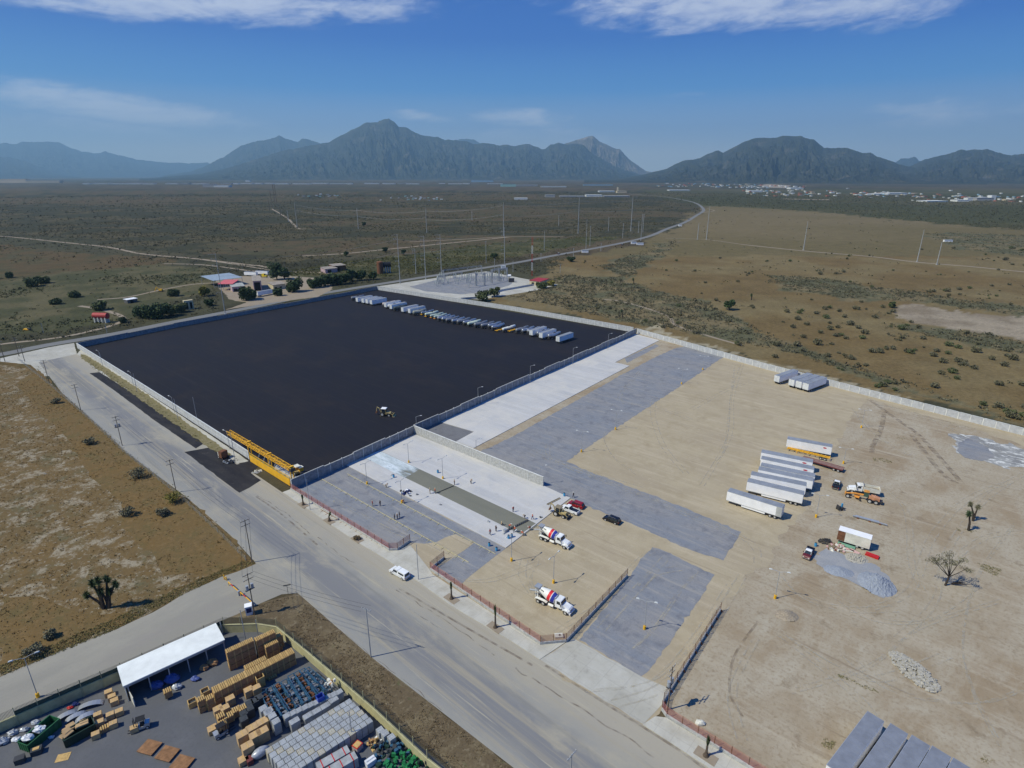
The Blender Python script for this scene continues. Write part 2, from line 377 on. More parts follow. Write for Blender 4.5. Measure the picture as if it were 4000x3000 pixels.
# ------------------------------------------------------------------ flat sheets
YA = head(g(1617, 1662, 3.3), g(2123, 1864, 3.3))     # direction the yards and the street run in
ZL = [0.03]
def ribbonize(pts, step, jit, seed):
    rn = random.Random(seed); out = []
    n = len(pts)
    for i in range(n):
        a, b = pts[i], pts[(i + 1) % n]; d = (b - a).length; k = max(1, int(d / step)) if jit else 1
        for s in range(k):
            p = a.lerp(b, s / k)
            if jit and s: p = p + Vector((rn.uniform(-jit, jit), rn.uniform(-jit, jit), 0))
            out.append(p)
    return out
def sheet(name, px, z, mat, jit=0.0, step=2.5, thick=0, world=False, label=None, kind='structure', org=None, rz=None):
    pts = [Vector(p) for p in px] if world else [g(u, v) for u, v in px]
    pts = ribbonize(pts, step, jit, len(px) * 7 + int(z * 1000))
    o = org if org is not None else sum(pts, Vector()) / len(pts); rz = YA if rz is None else rz
    mt = Matrix.Rotation(-rz, 4, 'Z'); loc = [mt @ (p - Vector((o.x, o.y, 0))) for p in pts]
    ar = sum(loc[i].x * loc[(i + 1) % len(loc)].y - loc[(i + 1) % len(loc)].x * loc[i].y for i in range(len(loc)))
    if ar < 0: loc.reverse()
    mb = MB(); n = len(loc)
    vs = [(p.x, p.y, 0) for p in loc]; fs = [tuple(range(n))]
    if thick:
        vs += [(p.x, p.y, -thick) for p in loc]; fs += [(i, i + n, (i + 1) % n + n, (i + 1) % n) for i in range(n)]
    mb.add(vs, fs)
    ob = mb.build(name, mat, loc=(o.x, o.y, z), rz=rz)
    return tag(ob, kind=kind, label=label)
def strip(name, px, w, z, mat, world=False, kind='structure'):
    P = [Vector(p) for p in px] if world else [g(u, v) for u, v in px]
    # smooth
    Q = []
    for i in range(len(P) - 1):
        p0 = P[max(i - 1, 0)]; p1 = P[i]; p2 = P[i + 1]; p3 = P[min(i + 2, len(P) - 1)]
        for s in range(8):
            t = s / 8; Q.append(.5 * ((2 * p1) + (p2 - p0) * t + (2 * p0 - 5 * p1 + 4 * p2 - p3) * t * t + (3 * p1 - p0 - 3 * p2 + p3) * t ** 3))
    Q.append(P[-1]); vs = []
    for i, p in enumerate(Q):
        d = (Q[min(i + 1, len(Q) - 1)] - Q[max(i - 1, 0)]).normalized(); n = Vector((-d.y, d.x, 0)) * (w / 2)
        vs += [(p.x - n.x, p.y - n.y, z), (p.x + n.x, p.y + n.y, z)]
    mb = MB().add(vs, [(2 * i, 2 * i + 2, 2 * i + 3, 2 * i + 1) for i in range(len(Q) - 1)])
    return tag(mb.build(name, mat), kind=kind)

def surf(name, layers, base, rough=.9, joints=None, ramp_y=None, spec=.15, bump=.0):
    """layers: (scale, (sx, sy) stretch, colour, low, high) noise masks mixed over the base, object space in metres"""
    m = bpy.data.materials.new(name); m.use_nodes = True; t = m.node_tree; b = t.nodes['Principled BSDF']
    b.inputs['Roughness'].default_value = rough; b.inputs['Specular IOR Level'].default_value = spec
    tc = t.nodes.new('ShaderNodeTexCoord'); cur = None
    rgb = t.nodes.new('ShaderNodeRGB'); rgb.outputs[0].default_value = (*base, 1); cur = rgb.outputs[0]
    if ramp_y:
        sp = t.nodes.new('ShaderNodeSeparateXYZ'); t.links.new(tc.outputs['Object'], sp.inputs[0])
        nz = t.nodes.new('ShaderNodeTexNoise'); nz.inputs['Scale'].default_value = .12; nz.inputs['Detail'].default_value = 4
        t.links.new(tc.outputs['Object'], nz.inputs['Vector'])
        yy = mth(t, 'ADD', sp.outputs[1], mth(t, 'MULTIPLY', mth(t, 'SUBTRACT', nz.outputs[0], .5), 7.0))
        fr = t.nodes.new('ShaderNodeMapRange'); fr.inputs['From Min'].default_value = ramp_y[0]; fr.inputs['From Max'].default_value = ramp_y[1]
        t.links.new(yy, fr.inputs[0]); cr = t.nodes.new('ShaderNodeValToRGB'); els = ramp_y[2]
        while len(cr.color_ramp.elements) < len(els): cr.color_ramp.elements.new(.5)
        for e, (p_, c_) in zip(cr.color_ramp.elements, els): e.position = p_; e.color = (*c_, 1)
        t.links.new(fr.outputs[0], cr.inputs[0]); cur = cr.outputs[0]
    lastn = None
    for k, (s, st, c, lo, hi) in enumerate(layers):
        mp = t.nodes.new('ShaderNodeMapping'); mp.inputs['Scale'].default_value = (s * st[0], s * st[1], s); mp.inputs['Location'].default_value = (k * 13.7, k * 7.1, 0)
        t.links.new(tc.outputs['Object'], mp.inputs[0])
        nz = t.nodes.new('ShaderNodeTexNoise'); nz.inputs['Scale'].default_value = 1; nz.inputs['Detail'].default_value = 6; nz.inputs['Roughness'].default_value = .68
        nz.inputs['Distortion'].default_value = .3
        t.links.new(mp.outputs[0], nz.inputs['Vector'])
        mr_ = t.nodes.new('ShaderNodeMapRange'); mr_.inputs['From Min'].default_value = lo; mr_.inputs['From Max'].default_value = hi
        t.links.new(nz.outputs[0], mr_.inputs[0]); mxx = t.nodes.new('ShaderNodeMixRGB'); t.links.new(mr_.outputs[0], mxx.inputs[0])
        t.links.new(cur, mxx.inputs[1]); mxx.inputs[2].default_value = (*c, 1); cur = mxx.outputs[0]; lastn = nz.outputs[0]
    if joints:
        jx, jy, jw, jc, js = joints
        br = t.nodes.new('ShaderNodeTexBrick'); br.offset = 0; br.inputs['Scale'].default_value = 1; br.inputs['Brick Width'].default_value = jx; br.inputs['Row Height'].default_value = jy
        br.inputs['Mortar Size'].default_value = jw; br.inputs['Mortar Smooth'].default_value = .4; t.links.new(tc.outputs['Object'], br.inputs['Vector'])
        mxx = t.nodes.new('ShaderNodeMixRGB'); t.links.new(mth(t, 'MULTIPLY', br.outputs['Fac'], js), mxx.inputs[0]); t.links.new(cur, mxx.inputs[1]); mxx.inputs[2].default_value = (*jc, 1); cur = mxx.outputs[0]
    t.links.new(cur, b.inputs['Base Color'])
    if bump and lastn is not None:
        bp = t.nodes.new('ShaderNodeBump'); bp.inputs['Strength'].default_value = bump; bp.inputs['Distance'].default_value = .1
        t.links.new(lastn, bp.inputs['Height']); t.links.new(bp.outputs[0], b.inputs['Normal'])
    MATS[name] = m
    return m
surf('asphalt_black', [(.05, (.6, 1.6), (0.012, 0.011, 0.014), .42, .62), (.03, (1, 1), (0.019, 0.015, 0.016), .50, .66), (.2, (.06, 1), (0.018, 0.016, 0.019), .55, .7), (.5, (.3, 1), (0.007, 0.008, 0.013), .45, .75), (3, (1, 1), (0.017, 0.017, 0.021), .5, .8)], (0.009, 0.009, 0.015), .8, spec=.25, joints=(70, 5.2, .10, (.030, .027, .028), .5))
surf('asphalt_patch', [(.3, (.25, 1), (.045, .042, .042), .4, .7), (2, (1, 1), (.02, .02, .023), .5, .8), (.5, (1, 1), (.10, .09, .085), .60, .78)], (.020, .020, .025), .85)
surf('gravel', [(.07, (.5, 1.3), (0.232, 0.228, 0.236), .40, .62), (.9, (.10, 1), (0.282, 0.274, 0.270), .50, .68), (.25, (1, 1), (0.136, 0.142, 0.167), .50, .70), (6, (1, 1), (0.305, 0.308, 0.322), .5, .75), (2.2, (1, 1), (0.124, 0.131, 0.149), .55, .78), (.4, (.05, 1), (0.316, 0.296, 0.276), .58, .72)], (0.186, 0.203, 0.239), .95, bump=.3)
surf('gravel_pale', [(.3, (1, 1), (.33, .33, .34), .45, .65), (4, (1, 1), (.2, .2, .23), .5, .75)], (.27, .28, .30), .95)
surf('caliche', [(.045, (.5, 1.4), (0.343, 0.286, 0.205), .42, .62), (.5, (.06, 1), (0.437, 0.371, 0.268), .5, .66), (.16, (1, 1), (0.322, 0.265, 0.177), .48, .7), (3, (1, 1), (0.322, 0.265, 0.188), .5, .75), (.9, (1, .5), (0.416, 0.355, 0.262), .56, .75), (.6, (.05, 1), (0.281, 0.228, 0.160), .60, .70)], (0.390, 0.329, 0.228), .95, bump=.15)
surf('dirt', [(.04, (1, 1), (0.280, 0.216, 0.143), .40, .62), (.3, (.10, 1), (0.400, 0.345, 0.265), .50, .70), (.09, (1.5, .6), (0.385, 0.340, 0.265), .46, .66), (1.4, (1, 1), (0.240, 0.185, 0.122), .50, .72), (5, (1, 1), (0.380, 0.330, 0.255), .55, .8), (.22, (1, 1), (0.200, 0.154, 0.102), .58, .74), (.5, (.06, 1), (0.230, 0.180, 0.128), .60, .7)], (0.345, 0.294, 0.219), .95, bump=.15)
surf('concrete_new', [(.14, (.2, 1.6), (0.408, 0.410, 0.420), .42, .64), (.6, (.3, 1), (0.459, 0.445, 0.430), .48, .68), (.05, (1, 1), (0.530, 0.510, 0.480), .48, .62), (3, (1, 1), (0.388, 0.390, 0.400), .58, .8), (.3, (1, 1), (0.347, 0.340, 0.340), .62, .78)], (0.500, 0.493, 0.490), .85, joints=(6, 4.6, .05, (0.653, 0.650, 0.660), .35))
surf('concrete_old', [(.12, (.3, 1.2), (.36, .345, .30), .42, .66), (.6, (1, 1), (.31, .295, .26), .52, .74), (.06, (1, 1), (.48, .47, .43), .48, .66)], (.42, .405, .36), .9, joints=(4, 4, .06, (.26, .25, .23), .4))
surf('concrete_wet', [(1.5, (1, 1), (.19, .185, .145), .45, .7), (.2, (.3, 1), (.155, .155, .125), .45, .7)], (.175, .172, .138), .75, spec=.3)
surf('walk', [(.25, (1, 1), (.37, .35, .30), .42, .68), (2, (1, 1), (.44, .43, .39), .5, .8)], (.47, .455, .405), .9, joints=(3, 5, .05, (.30, .28, .25), .5))
surf('road_far', [(.2, (.1, 1), (.20, .20, .195), .45, .7), (1.5, (1, 1), (.16, .16, .165), .5, .8)], (.175, .175, .175), .9)
surf('lot_grass', [(.035, (1, 1), (0.164, 0.107, 0.044), .42, .60), (.10, (1, 1), (0.120, 0.107, 0.059), .50, .66), (.16, (1, 1), (0.288, 0.245, 0.176), .51, .60), (.55, (1, 1), (0.136, 0.090, 0.039), .47, .62), (.9, (1, 1), (0.320, 0.284, 0.221), .57, .68), (1.8, (1, 1), (0.092, 0.073, 0.039), .53, .70), (.07, (1, 1), (0.192, 0.198, 0.211), .66, .70)], (0.144, 0.099, 0.044), .95, bump=.5)
surf('lot_rust', [(.05, (1, 1), (.155, .098, .038), .42, .60), (.2, (1, 1), (.125, .095, .04), .48, .64), (.7, (1, 1), (.19, .125, .055), .5, .66), (1.8, (1, 1), (.095, .068, .03), .53, .70), (.25, (1, 1), (.26, .20, .12), .66, .74)], (.145, .098, .042), .95, bump=.5)
surf('verge_dry', [(.15, (1, 1), (0.175, 0.138, 0.083), .48, .62), (.8, (1, 1), (0.221, 0.180, 0.118), .54, .68), (2.5, (1, 1), (0.074, 0.057, 0.034), .52, .68), (.3, (1, 1), (0.092, 0.095, 0.044), .62, .72)], (0.120, 0.090, 0.054), .95, bump=.5)
surf('gravel_dark', [(.3, (1, 1), (.13, .13, .14), .45, .65), (4, (1, 1), (.2, .2, .21), .5, .75)], (.16, .16, .17), .95)
surf('verge_soil', [(.3, (1, 1), (.24, .2, .12), .45, .65), (2, (1, 1), (.13, .12, .05), .45, .7)], (.18, .155, .08), .95)
surf('track', [(.15, (1, 1), (0.247, 0.194, 0.135), .45, .7), (1.5, (1, 1), (0.314, 0.262, 0.200), .5, .8)], (0.275, 0.228, 0.175), .95)
surf('side_street', [(.25, (.06, 1), (0.265, 0.247, 0.221), .46, .66), (.08, (.3, 1), (0.309, 0.291, 0.248), .45, .65), (2, (1, 1), (0.225, 0.218, 0.202), .55, .8)], (0.260, 0.247, 0.216), .92)
surf('yard_floor', [(.15, (1, 1), (.125, .127, .137), .45, .68), (2, (1, 1), (.09, .092, .10), .5, .8)], (.105, .108, .118), .9)

# property dirt, then what lies on it
strip_top = [(2486, 1312), (3000, 1452), (4000, 1703), (5200, 2010)]
sheet('yard_dirt', [(2486, 1300)] + [(3000, 1430), (4000, 1685), (5600, 2080), (5600, 3600), (3300, 3300), (2922, 3000), (2602, 2800), (2591, 2746), (2510, 2832), (2108, 2577), (2111, 2518), (1681, 2240), (1553, 2151), (1136, 1905), (1617, 1690), (2000, 1515)], .02, 'dirt')
sheet('caliche_yard', [(2486, 1306), (3000, 1436), (4000, 1692), (4000, 1745), (3800, 1672), (3600, 1622), (3393, 1558), (3335, 1612), (3267, 1748), (3190, 1860), (3136, 2005), (3040, 2110), (3010, 2200), (2900, 2262), (2870, 2330), (2814, 2392), (2700, 2570), (2596, 2742), (2510, 2830), (2108, 2577), (2115, 2516), (1740, 2250), (1681, 2240), (1553, 2151), (1400, 2000), (1700, 1900), (2123, 1950), (2480, 1420)], .04, 'caliche', jit=1.1, step=2)
sheet('caliche_strip', [(4000, 1690), (5600, 2075), (5600, 2150), (4000, 1747)], .041, 'caliche', jit=.5, step=3)
sheet('gravel_lane', [(2000, 1707), (2217, 1585), (2407, 1476), (2560, 1395), (2633, 1362), (2678, 1352), (2829, 1393), (2700, 1480), (2480, 1625), (2212, 1803), (2300, 1842), (2550, 1935), (2700, 1995), (2895, 2078), (2870, 2120), (2825, 2190), (2700, 2150), (2565, 2091), (2430, 2032), (2289, 1976), (2228, 1947), (2123, 1899), (1886, 1778), (1870, 1768)], .06, 'gravel', jit=.35, step=1.3)
sheet('dirt_strip', [(1850, 1752), (2000, 1673), (2459, 1430), (2402, 1417), (2576, 1330), (2680, 1350), (2633, 1362), (2407, 1476), (2217, 1585), (2000, 1707), (1870, 1768)], .055, 'dirt', jit=.2)
sheet('gravel_patch', [(2440, 1400), (2560, 1345), (2575, 1352), (2450, 1418)], .062, 'gravel', jit=.25)
sheet('gravel_entrance', [(2548, 2138), (2600, 2155), (2700, 2205), (2792, 2246), (2740, 2330), (2640, 2470), (2560, 2590), (2504, 2643), (2400, 2580), (2260, 2501), (2360, 2380), (2450, 2262), (2522, 2165)], .06, 'gravel', jit=.32, step=1.2)
sheet('gravel_parking', [(1136, 1905), (1352, 1818), (1976, 2143), (1939, 2170), (1865, 2228), (1803, 2282), (1700, 2243), (1681, 2227), (1735, 2184), (1602, 2118), (1553, 2151), (1521, 2151)], .06, 'gravel', jit=.25)
sheet('dirt_patch', [(1780, 2087), (1851, 2122), (1815, 2150), (1791, 2165), (1740, 2200), (1681, 2227), (1570, 2160), (1602, 2120), (1660, 2125), (1706, 2118), (1740, 2100)], .08, 'caliche', jit=.3)
sheet('dark_gravel_patch', [(1640, 1672), (1721, 1650), (1852, 1688), (1782, 1728), (1664, 1688)], .05, 'gravel_dark')
sheet('black_yard', [(298, 1352), (1472, 1130), (2486, 1300), (2000, 1512), (1617, 1690), (1136, 1905), (974, 1800)], .045, 'asphalt_black')
slab1 = sheet('concrete_slab', [(1352, 1818), (1622, 1698), (2123, 1899), (2228, 1947), (1976, 2142)], .22, 'concrete_new', thick=.2)
slab2 = sheet('concrete_slab', [(1721, 1650), (2000, 1520), (2482, 1306), (2576, 1330), (2402, 1417), (2459, 1430), (2000, 1673), (1850, 1752), (1782, 1726), (1852, 1688)], .22, 'concrete_new', thick=.2)
wet = sheet('wet_concrete', [(1420, 1788), (1481, 1761), (2093, 2047), (2034, 2090)], .232, 'concrete_wet')
surf('cure', [(.35, (.28, 1), (.62, .68, .72), .40, .60), (1.5, (.3, 1), (.36, .42, .45), .5, .68)], (.42, .47, .48), .5)
def fade_mat():
    m = MATS['cure']; t = m.node_tree; b = t.nodes['Principled BSDF']
    tc = t.nodes.new('ShaderNodeTexCoord'); sp = t.nodes.new('ShaderNodeSeparateXYZ'); t.links.new(tc.outputs['Object'], sp.inputs[0])
    nz = t.nodes.new('ShaderNodeTexNoise'); nz.inputs['Scale'].default_value = .5; nz.inputs['Detail'].default_value = 5
    mp = t.nodes.new('ShaderNodeMapping'); mp.inputs['Scale'].default_value = (.35, 1.2, 1); t.links.new(tc.outputs['Object'], mp.inputs[0]); t.links.new(mp.outputs[0], nz.inputs['Vector'])
    mr_ = t.nodes.new('ShaderNodeMapRange'); mr_.inputs['From Min'].default_value = 13.5; mr_.inputs['From Max'].default_value = 6; t.links.new(mth(t, 'ADD', sp.outputs[0], mth(t, 'MULTIPLY', mth(t, 'SUBTRACT', nz.outputs[0], .5), 26)), mr_.inputs[0])
    t.links.new(mr_.outputs[0], b.inputs['Alpha'])
fade_mat()
sheet('curing_film', [(1422, 1788), (1481, 1762), (1640, 1836), (1580, 1870)], .24, 'cure')

sheet('grass_lot', [(-1500, 1385), (0, 1425), (140, 1442), (242, 1537), (389, 1668), (497, 1772), (588, 1840), (723, 1940), (900, 2093), (1000, 2202), (868, 2254), (705, 2330), (456, 2460), (0, 2647), (-900, 3000), (-2500, 3000)], .022, 'lot_grass', jit=.3)
sheet('rusty_grass', [(150, 1446), (242, 1539), (389, 1670), (497, 1774), (588, 1842), (723, 1942), (900, 2095), (1000, 2203), (868, 2253), (760, 2240), (640, 2250), (600, 2160), (470, 2060), (480, 1960), (360, 1870), (250, 1700), (190, 1640), (60, 1500)], .045, 'lot_rust', jit=.7, step=3)
sheet('rusty_grass', [(0, 2330), (160, 2330), (330, 2400), (560, 2400), (450, 2450), (0, 2630)], .045, 'lot_rust', jit=.6, step=3)
sheet('grass_verge', [(1000, 2360), (1163, 2319), (1449, 2568), (2000, 2997), (2300, 3300), (1900, 3300), (1760, 3000), (1217, 2534), (1076, 2420), (868, 2412)], .022, 'verge_dry', jit=.2)
# main street, its axis along local x
SL = [(150, 1415), (242, 1535), (389, 1666), (497, 1770), (588, 1838), (723, 1938), (900, 2091), (1000, 2200), (1163, 2317), (1449, 2566), (2000, 2995), (2600, 3480)]
SR = [(3400, 3480), (2760, 2990), (2510, 2832), (2108, 2577), (2000, 2507), (1922, 2463), (1760, 2366), (1635, 2274), (1510, 2187), (1391, 2116), (1104, 1924), (922, 1802), (787, 1712), (610, 1594), (389, 1454), (300, 1383)]
SA = head(g(723, 1938), g(1449, 2566))
so_ = (g(1449, 2566) + g(1840, 2412)) / 2
surf('street', [(.5, (.02, 1), (0.326, 0.291, 0.224), .50, .68), (.25, (.03, 1), (0.202, 0.197, 0.185), .54, .70), (.12, (.4, 1), (0.355, 0.324, 0.258), .52, .72), (2, (1, 1), (0.230, 0.221, 0.198), .6, .85), (1.2, (.03, 1), (0.403, 0.367, 0.284), .60, .72)], (0.288, 0.282, 0.258), .92,
     ramp_y=(-15, 15, [(0, (.30, .29, .265)), (.22, (.26, .255, .24)), (.36, (.19, .19, .197)), (.50, (.20, .20, .205)), (.60, (.285, .275, .25)), (.78, (.345, .315, .26)), (1, (.37, .335, .27))]))
sheet('street', SL + SR, .03, 'street', org=so_, rz=SA)
sheet('side_street', [(-700, 2920), (0, 2645), (244, 2539), (456, 2458), (597, 2393), (705, 2328), (868, 2252), (1000, 2198), (1080, 2250), (1163, 2317), (1100, 2322), (1030, 2352), (868, 2424), (456, 2609), (0, 2830), (-700, 3130)], .036, 'side_street', rz=head(g(0, 2645), g(868, 2252)), jit=.15)
sheet('asphalt_patch', [(350, 1458), (389, 1454), (610, 1594), (803, 1729), (765, 1752), (600, 1640), (450, 1528)], .045, 'asphalt_patch', jit=.1)
sheet('asphalt_patch', [(720, 1766), (832, 1745), (875, 1762), (925, 1815), (975, 1800), (1010, 1822), (980, 1848), (1020, 1876), (975, 1905), (935, 1925), (860, 1870)], .046, 'asphalt_patch', jit=.25)
sheet('pavement', [(1104, 1924), (1136, 1912), (1521, 2152), (1553, 2152), (1602, 2130), (1681, 2230), (1690, 2245), (2111, 2521), (2211, 2510), (2225, 2500), (2108, 2578), (2000, 2507), (1922, 2463), (1760, 2366), (1635, 2274), (1510, 2187), (1391, 2116)], .15, 'walk', thick=.14)
sheet('pavement', [(2510, 2832), (2560, 2800), (2602, 2805), (2925, 3005), (3400, 3330), (3300, 3420), (2760, 2995)], .15, 'walk', thick=.14)
sheet('entrance_slab', [(2108, 2577), (2211, 2512), (2240, 2495), (2504, 2643), (2640, 2700), (2596, 2742), (2512, 2830)], .07, 'concrete_old', jit=.2)
sheet('verge', [(974, 1803), (320, 1362), (300, 1383), (389, 1454), (610, 1594), (810, 1727), (925, 1810)], .042, 'concrete_old', jit=.1)
sheet('verge_strip', [(315, 1382), (345, 1392), (560, 1530), (760, 1672), (905, 1775), (880, 1790), (730, 1690), (540, 1556), (400, 1455), (318, 1400)], .05, 'verge_soil', jit=.4, step=1.5)
sheet('storage_floor', [(868, 2440), (456, 2640), (0, 2850), (-400, 3050), (-400, 3600), (2100, 3600), (1790, 3040), (1217, 2570), (1081, 2460)], .05, 'yard_floor')
# highway and tracks
HW = [(-900, 1520), (-300, 1430), (0, 1385), (190, 1347), (452, 1303), (678, 1258), (880, 1220), (1000, 1197), (1200, 1156), (1452, 1114.6), (1678, 1079), (2000, 1028.7), (2181, 994.8), (2316, 971), (2452, 944), (2542, 920.6), (2610, 892), (2678, 867), (2723, 840), (2748, 823), (2741, 808.5), (2721, 795), (2678, 783), (2588, 768), (2450, 757)]
strip('highway', HW, 8.2, .026, 'road_far')
sheet('junction_slab', [(0, 1400), (190, 1357), (290, 1340), (300, 1383), (345, 1460), (170, 1470), (120, 1425), (0, 1412)], .028, 'concrete_old', jit=.15)
for px, w in ((TRACKS_L, 7), ([(1000, 1035), (1100, 1055), (1150, 1062), (1240, 1064), (1290, 1075), (1200, 1110), (1080, 1130)], 6), ([(1180, 1000), (1350, 990), (1500, 975), (1700, 955), (1900, 935), (1990, 925)], 8), ([(1600, 945), (1800, 935), (1990, 925), (2200, 925)], 6), ([(-300, 1390), (0, 1345), (250, 1315), (440, 1270), (480, 1240), (400, 1210), (310, 1195)], 4.5),
              ([(640, 1030), (800, 1035), (1000, 1060), (1120, 1062)], 5), ([(380, 1170), (500, 1160), (640, 1130), (760, 1110), (860, 1105)], 4), ([(2900, 955), (3138, 980), (3400, 1002), (3582, 1024), (3800, 1042), (4000, 1062), (4400, 1100)], 7), ([(2600, 930), (2760, 936), (2900, 955)], 4),
              ([(2360, 1170), (2440, 1180), (2600, 1230), (2640, 1270), (2760, 1310), (2900, 1350)], 3), ([(1060, 815), (1120, 850), (1161, 890), (1200, 893)], 6), ([(2748, 830), (2790, 823), (2760, 815)], 5), ([(760, 1010), (900, 1030), (1080, 1060), (1140, 1085)], 4)):
    strip('dirt_track', px, w * .75, .022 + .0005 * w, 'track')
sheet('farm_yard', [(840, 1085), (1000, 1075), (1150, 1080), (1290, 1090), (1300, 1130), (1240, 1160), (1080, 1180), (1000, 1190), (900, 1170), (860, 1130)], .027, 'track', jit=1)
sheet('farm_apron', [(880, 1210), (1000, 1170), (1180, 1150), (1210, 1158), (1000, 1192)], .032, 'track', jit=.5)
# substation ground
sheet('substation_apron', [(1480, 1118), (1730, 1082), (1900, 1060), (2080, 1095), (2180, 1112), (2090, 1135), (1880, 1170), (1780, 1166)], .03, 'concrete_old')
sheet('substation_gravel', [(1600, 1120), (1700, 1095), (1850, 1078), (1960, 1078), (2010, 1095), (1990, 1115), (1900, 1140), (1800, 1150), (1660, 1138)], .05, 'gravel', jit=.5)

# tyre tracks
mt = bpy.data.materials.new('tyre_mark'); mt.use_nodes = True; b_ = mt.node_tree.nodes['Principled BSDF']; b_.inputs['Roughness'].default_value = .95
b_.inputs['Base Color'].default_value = (.46, .42, .34, 1)
_nz = mt.node_tree.nodes.new('ShaderNodeTexNoise'); _nz.inputs['Scale'].default_value = .5; _nz.inputs['Detail'].default_value = 5
_g = mt.node_tree.nodes.new('ShaderNodeNewGeometry'); mt.node_tree.links.new(_g.outputs['Position'], _nz.inputs['Vector'])
mt.node_tree.links.new(mth(mt.node_tree, 'MULTIPLY', mth(mt.node_tree, 'SUBTRACT', _nz.outputs[0], .38), 1.7, clamp=True), b_.inputs['Alpha'])
MATS['tyre_mark'] = mt
md_ = mt.copy(); md_.name = 'tyre_mark_dark'; md_.node_tree.nodes['Principled BSDF'].inputs['Base Color'].default_value = (.19, .14, .10, 1); MATS['tyre_mark_dark'] = md_
TR = [[(2050, 1770), (2160, 1800), (2230, 1830), (2500, 1930), (2900, 2100), (2960, 2200)], [(2070, 1750), (2200, 1810), (2260, 1840), (2560, 1960), (2850, 2080)], [(2140, 1740), (2150, 1790), (2250, 1830), (2500, 1900)], [(2500, 1450), (2420, 1560), (2560, 1590), (2700, 1640)],
      [(2370, 1690), (2360, 1720), (2400, 1790), (2480, 1850)], [(2560, 1550), (2550, 1620), (2590, 1740), (2680, 1850)], [(2870, 1430), (2850, 1600), (2830, 1750), (2800, 1800)], [(2700, 1600), (2900, 1500), (3100, 1480), (3300, 1520)],
      [(2900, 1420), (2860, 1550), (2850, 1700), (2740, 1900)], [(2160, 2480), (2200, 2450), (2350, 2350), (2480, 2200), (2560, 2150)], [(2340, 2470), (2400, 2400), (2500, 2290), (2600, 2180)], [(2480, 2530), (2560, 2450), (2650, 2320), (2720, 2240)], [(2500, 2300), (2560, 2240), (2660, 2220)],
      [(2050, 2180), (2040, 2250), (2080, 2320)], [(2100, 2200), (2070, 2280), (2120, 2360)], [(2900, 2250), (2780, 2450), (2650, 2620), (2560, 2700), (2400, 2750)], [(2850, 2280), (2740, 2450), (2600, 2620), (2480, 2680), (2300, 2700)],
      [(3500, 2500), (3650, 2350), (3700, 2150), (3850, 1950), (4000, 1850)], [(3400, 2380), (3560, 2300), (3640, 2100), (3780, 1950), (3950, 1880)], [(3100, 2700), (3400, 2600), (3600, 2450), (3900, 2350)], [(3600, 2300), (3560, 2200), (3540, 2000), (3450, 1900)],
      [(3300, 2560), (3500, 2700), (3800, 2750), (3980, 2700)], [(3330, 1600), (3420, 1700), (3600, 1800), (3800, 1850)], [(3420, 1580), (3600, 1620), (3800, 1720), (4000, 1800)], [(3250, 2320), (3420, 2420), (3640, 2420), (3820, 2300)], [(3050, 2250), (3130, 2330), (3300, 2380), (3500, 2380)], [(3480, 2960), (3380, 2760), (3200, 2600), (3050, 2480)], [(3900, 2900), (3800, 2700), (3760, 2500), (3820, 2250), (3960, 2050)], [(3100, 2500), (3300, 2620), (3450, 2650), (3700, 2560)], [(2950, 2500), (2860, 2700), (2900, 2900)], [(3700, 2200), (3850, 2100), (4000, 2080)], [(1700, 2250), (1900, 2270), (2100, 2200)], [(1500, 2020), (1700, 2130), (1800, 2180)], [(1300, 1950), (1500, 2060), (1620, 2110)]]
for i, t_ in enumerate(TR):
    a = [g(*p) for p in t_]
    for s in (-1, 1):
        q = [p + Vector((math.cos(1.2 * i), math.sin(1.2 * i), 0)) * .9 * s for p in a]
        strip('tyre_track', q, .38, .085 + .0007 * (2 * i + (s > 0)), 'tyre_mark', world=True)
for i, t_ in enumerate([[(3400, 1565), (3520, 1650), (3600, 1710), (3750, 1880)], [(3455, 1610), (3440, 1680), (3410, 1740), (3405, 1770)], [(3560, 1700), (3600, 1750), (3680, 1850), (3740, 1890)], [(2130, 2600), (2350, 2740), (2620, 2910), (2760, 3010)], [(1560, 2300), (1800, 2440), (2080, 2600)], [(1000, 1940), (1100, 2010), (1240, 2130)], [(2960, 2430), (2870, 2560), (2850, 2700), (2900, 2800)]]):
    strip('tyre_track', t_, .5 if i > 2 else 1.6, .08 + .001 * i, 'tyre_mark_dark')

M('crack_fill', (.15, .135, .105), .95, var=.4, scale=.6)
def crack(px, w, z, seed):
    rn = random.Random(seed); P = []
    for q, r_ in zip(px[:-1], px[1:]):
        q, r_ = g(*q), g(*r_); n = int((r_ - q).length / 2.2) + 1
        for k in range(n): P.append(q.lerp(r_, k / n) + Vector((rn.uniform(-.22, .22), rn.uniform(-.22, .22), 0)))
    strip('road_crack', P, w * 1.3, z, 'tyre_mark_dark', world=True)
crack([(1548, 2306), (1700, 2398), (1850, 2500), (1962, 2580)], .18, .062, 1); crack([(2010, 2612), (2110, 2670), (2300, 2790), (2480, 2900), (2600, 2992)], .22, .063, 2); crack([(1600, 2380), (1680, 2430), (1775, 2490)], .14, .064, 3)
crack([(1006, 1935), (1110, 2000), (1240, 2110)], .18, .065, 4); crack([(1240, 2100), (1330, 2170), (1405, 2210)], .18, .066, 5); crack([(1150, 2310), (1300, 2440), (1500, 2600), (1760, 2800)], .1, .067, 6)
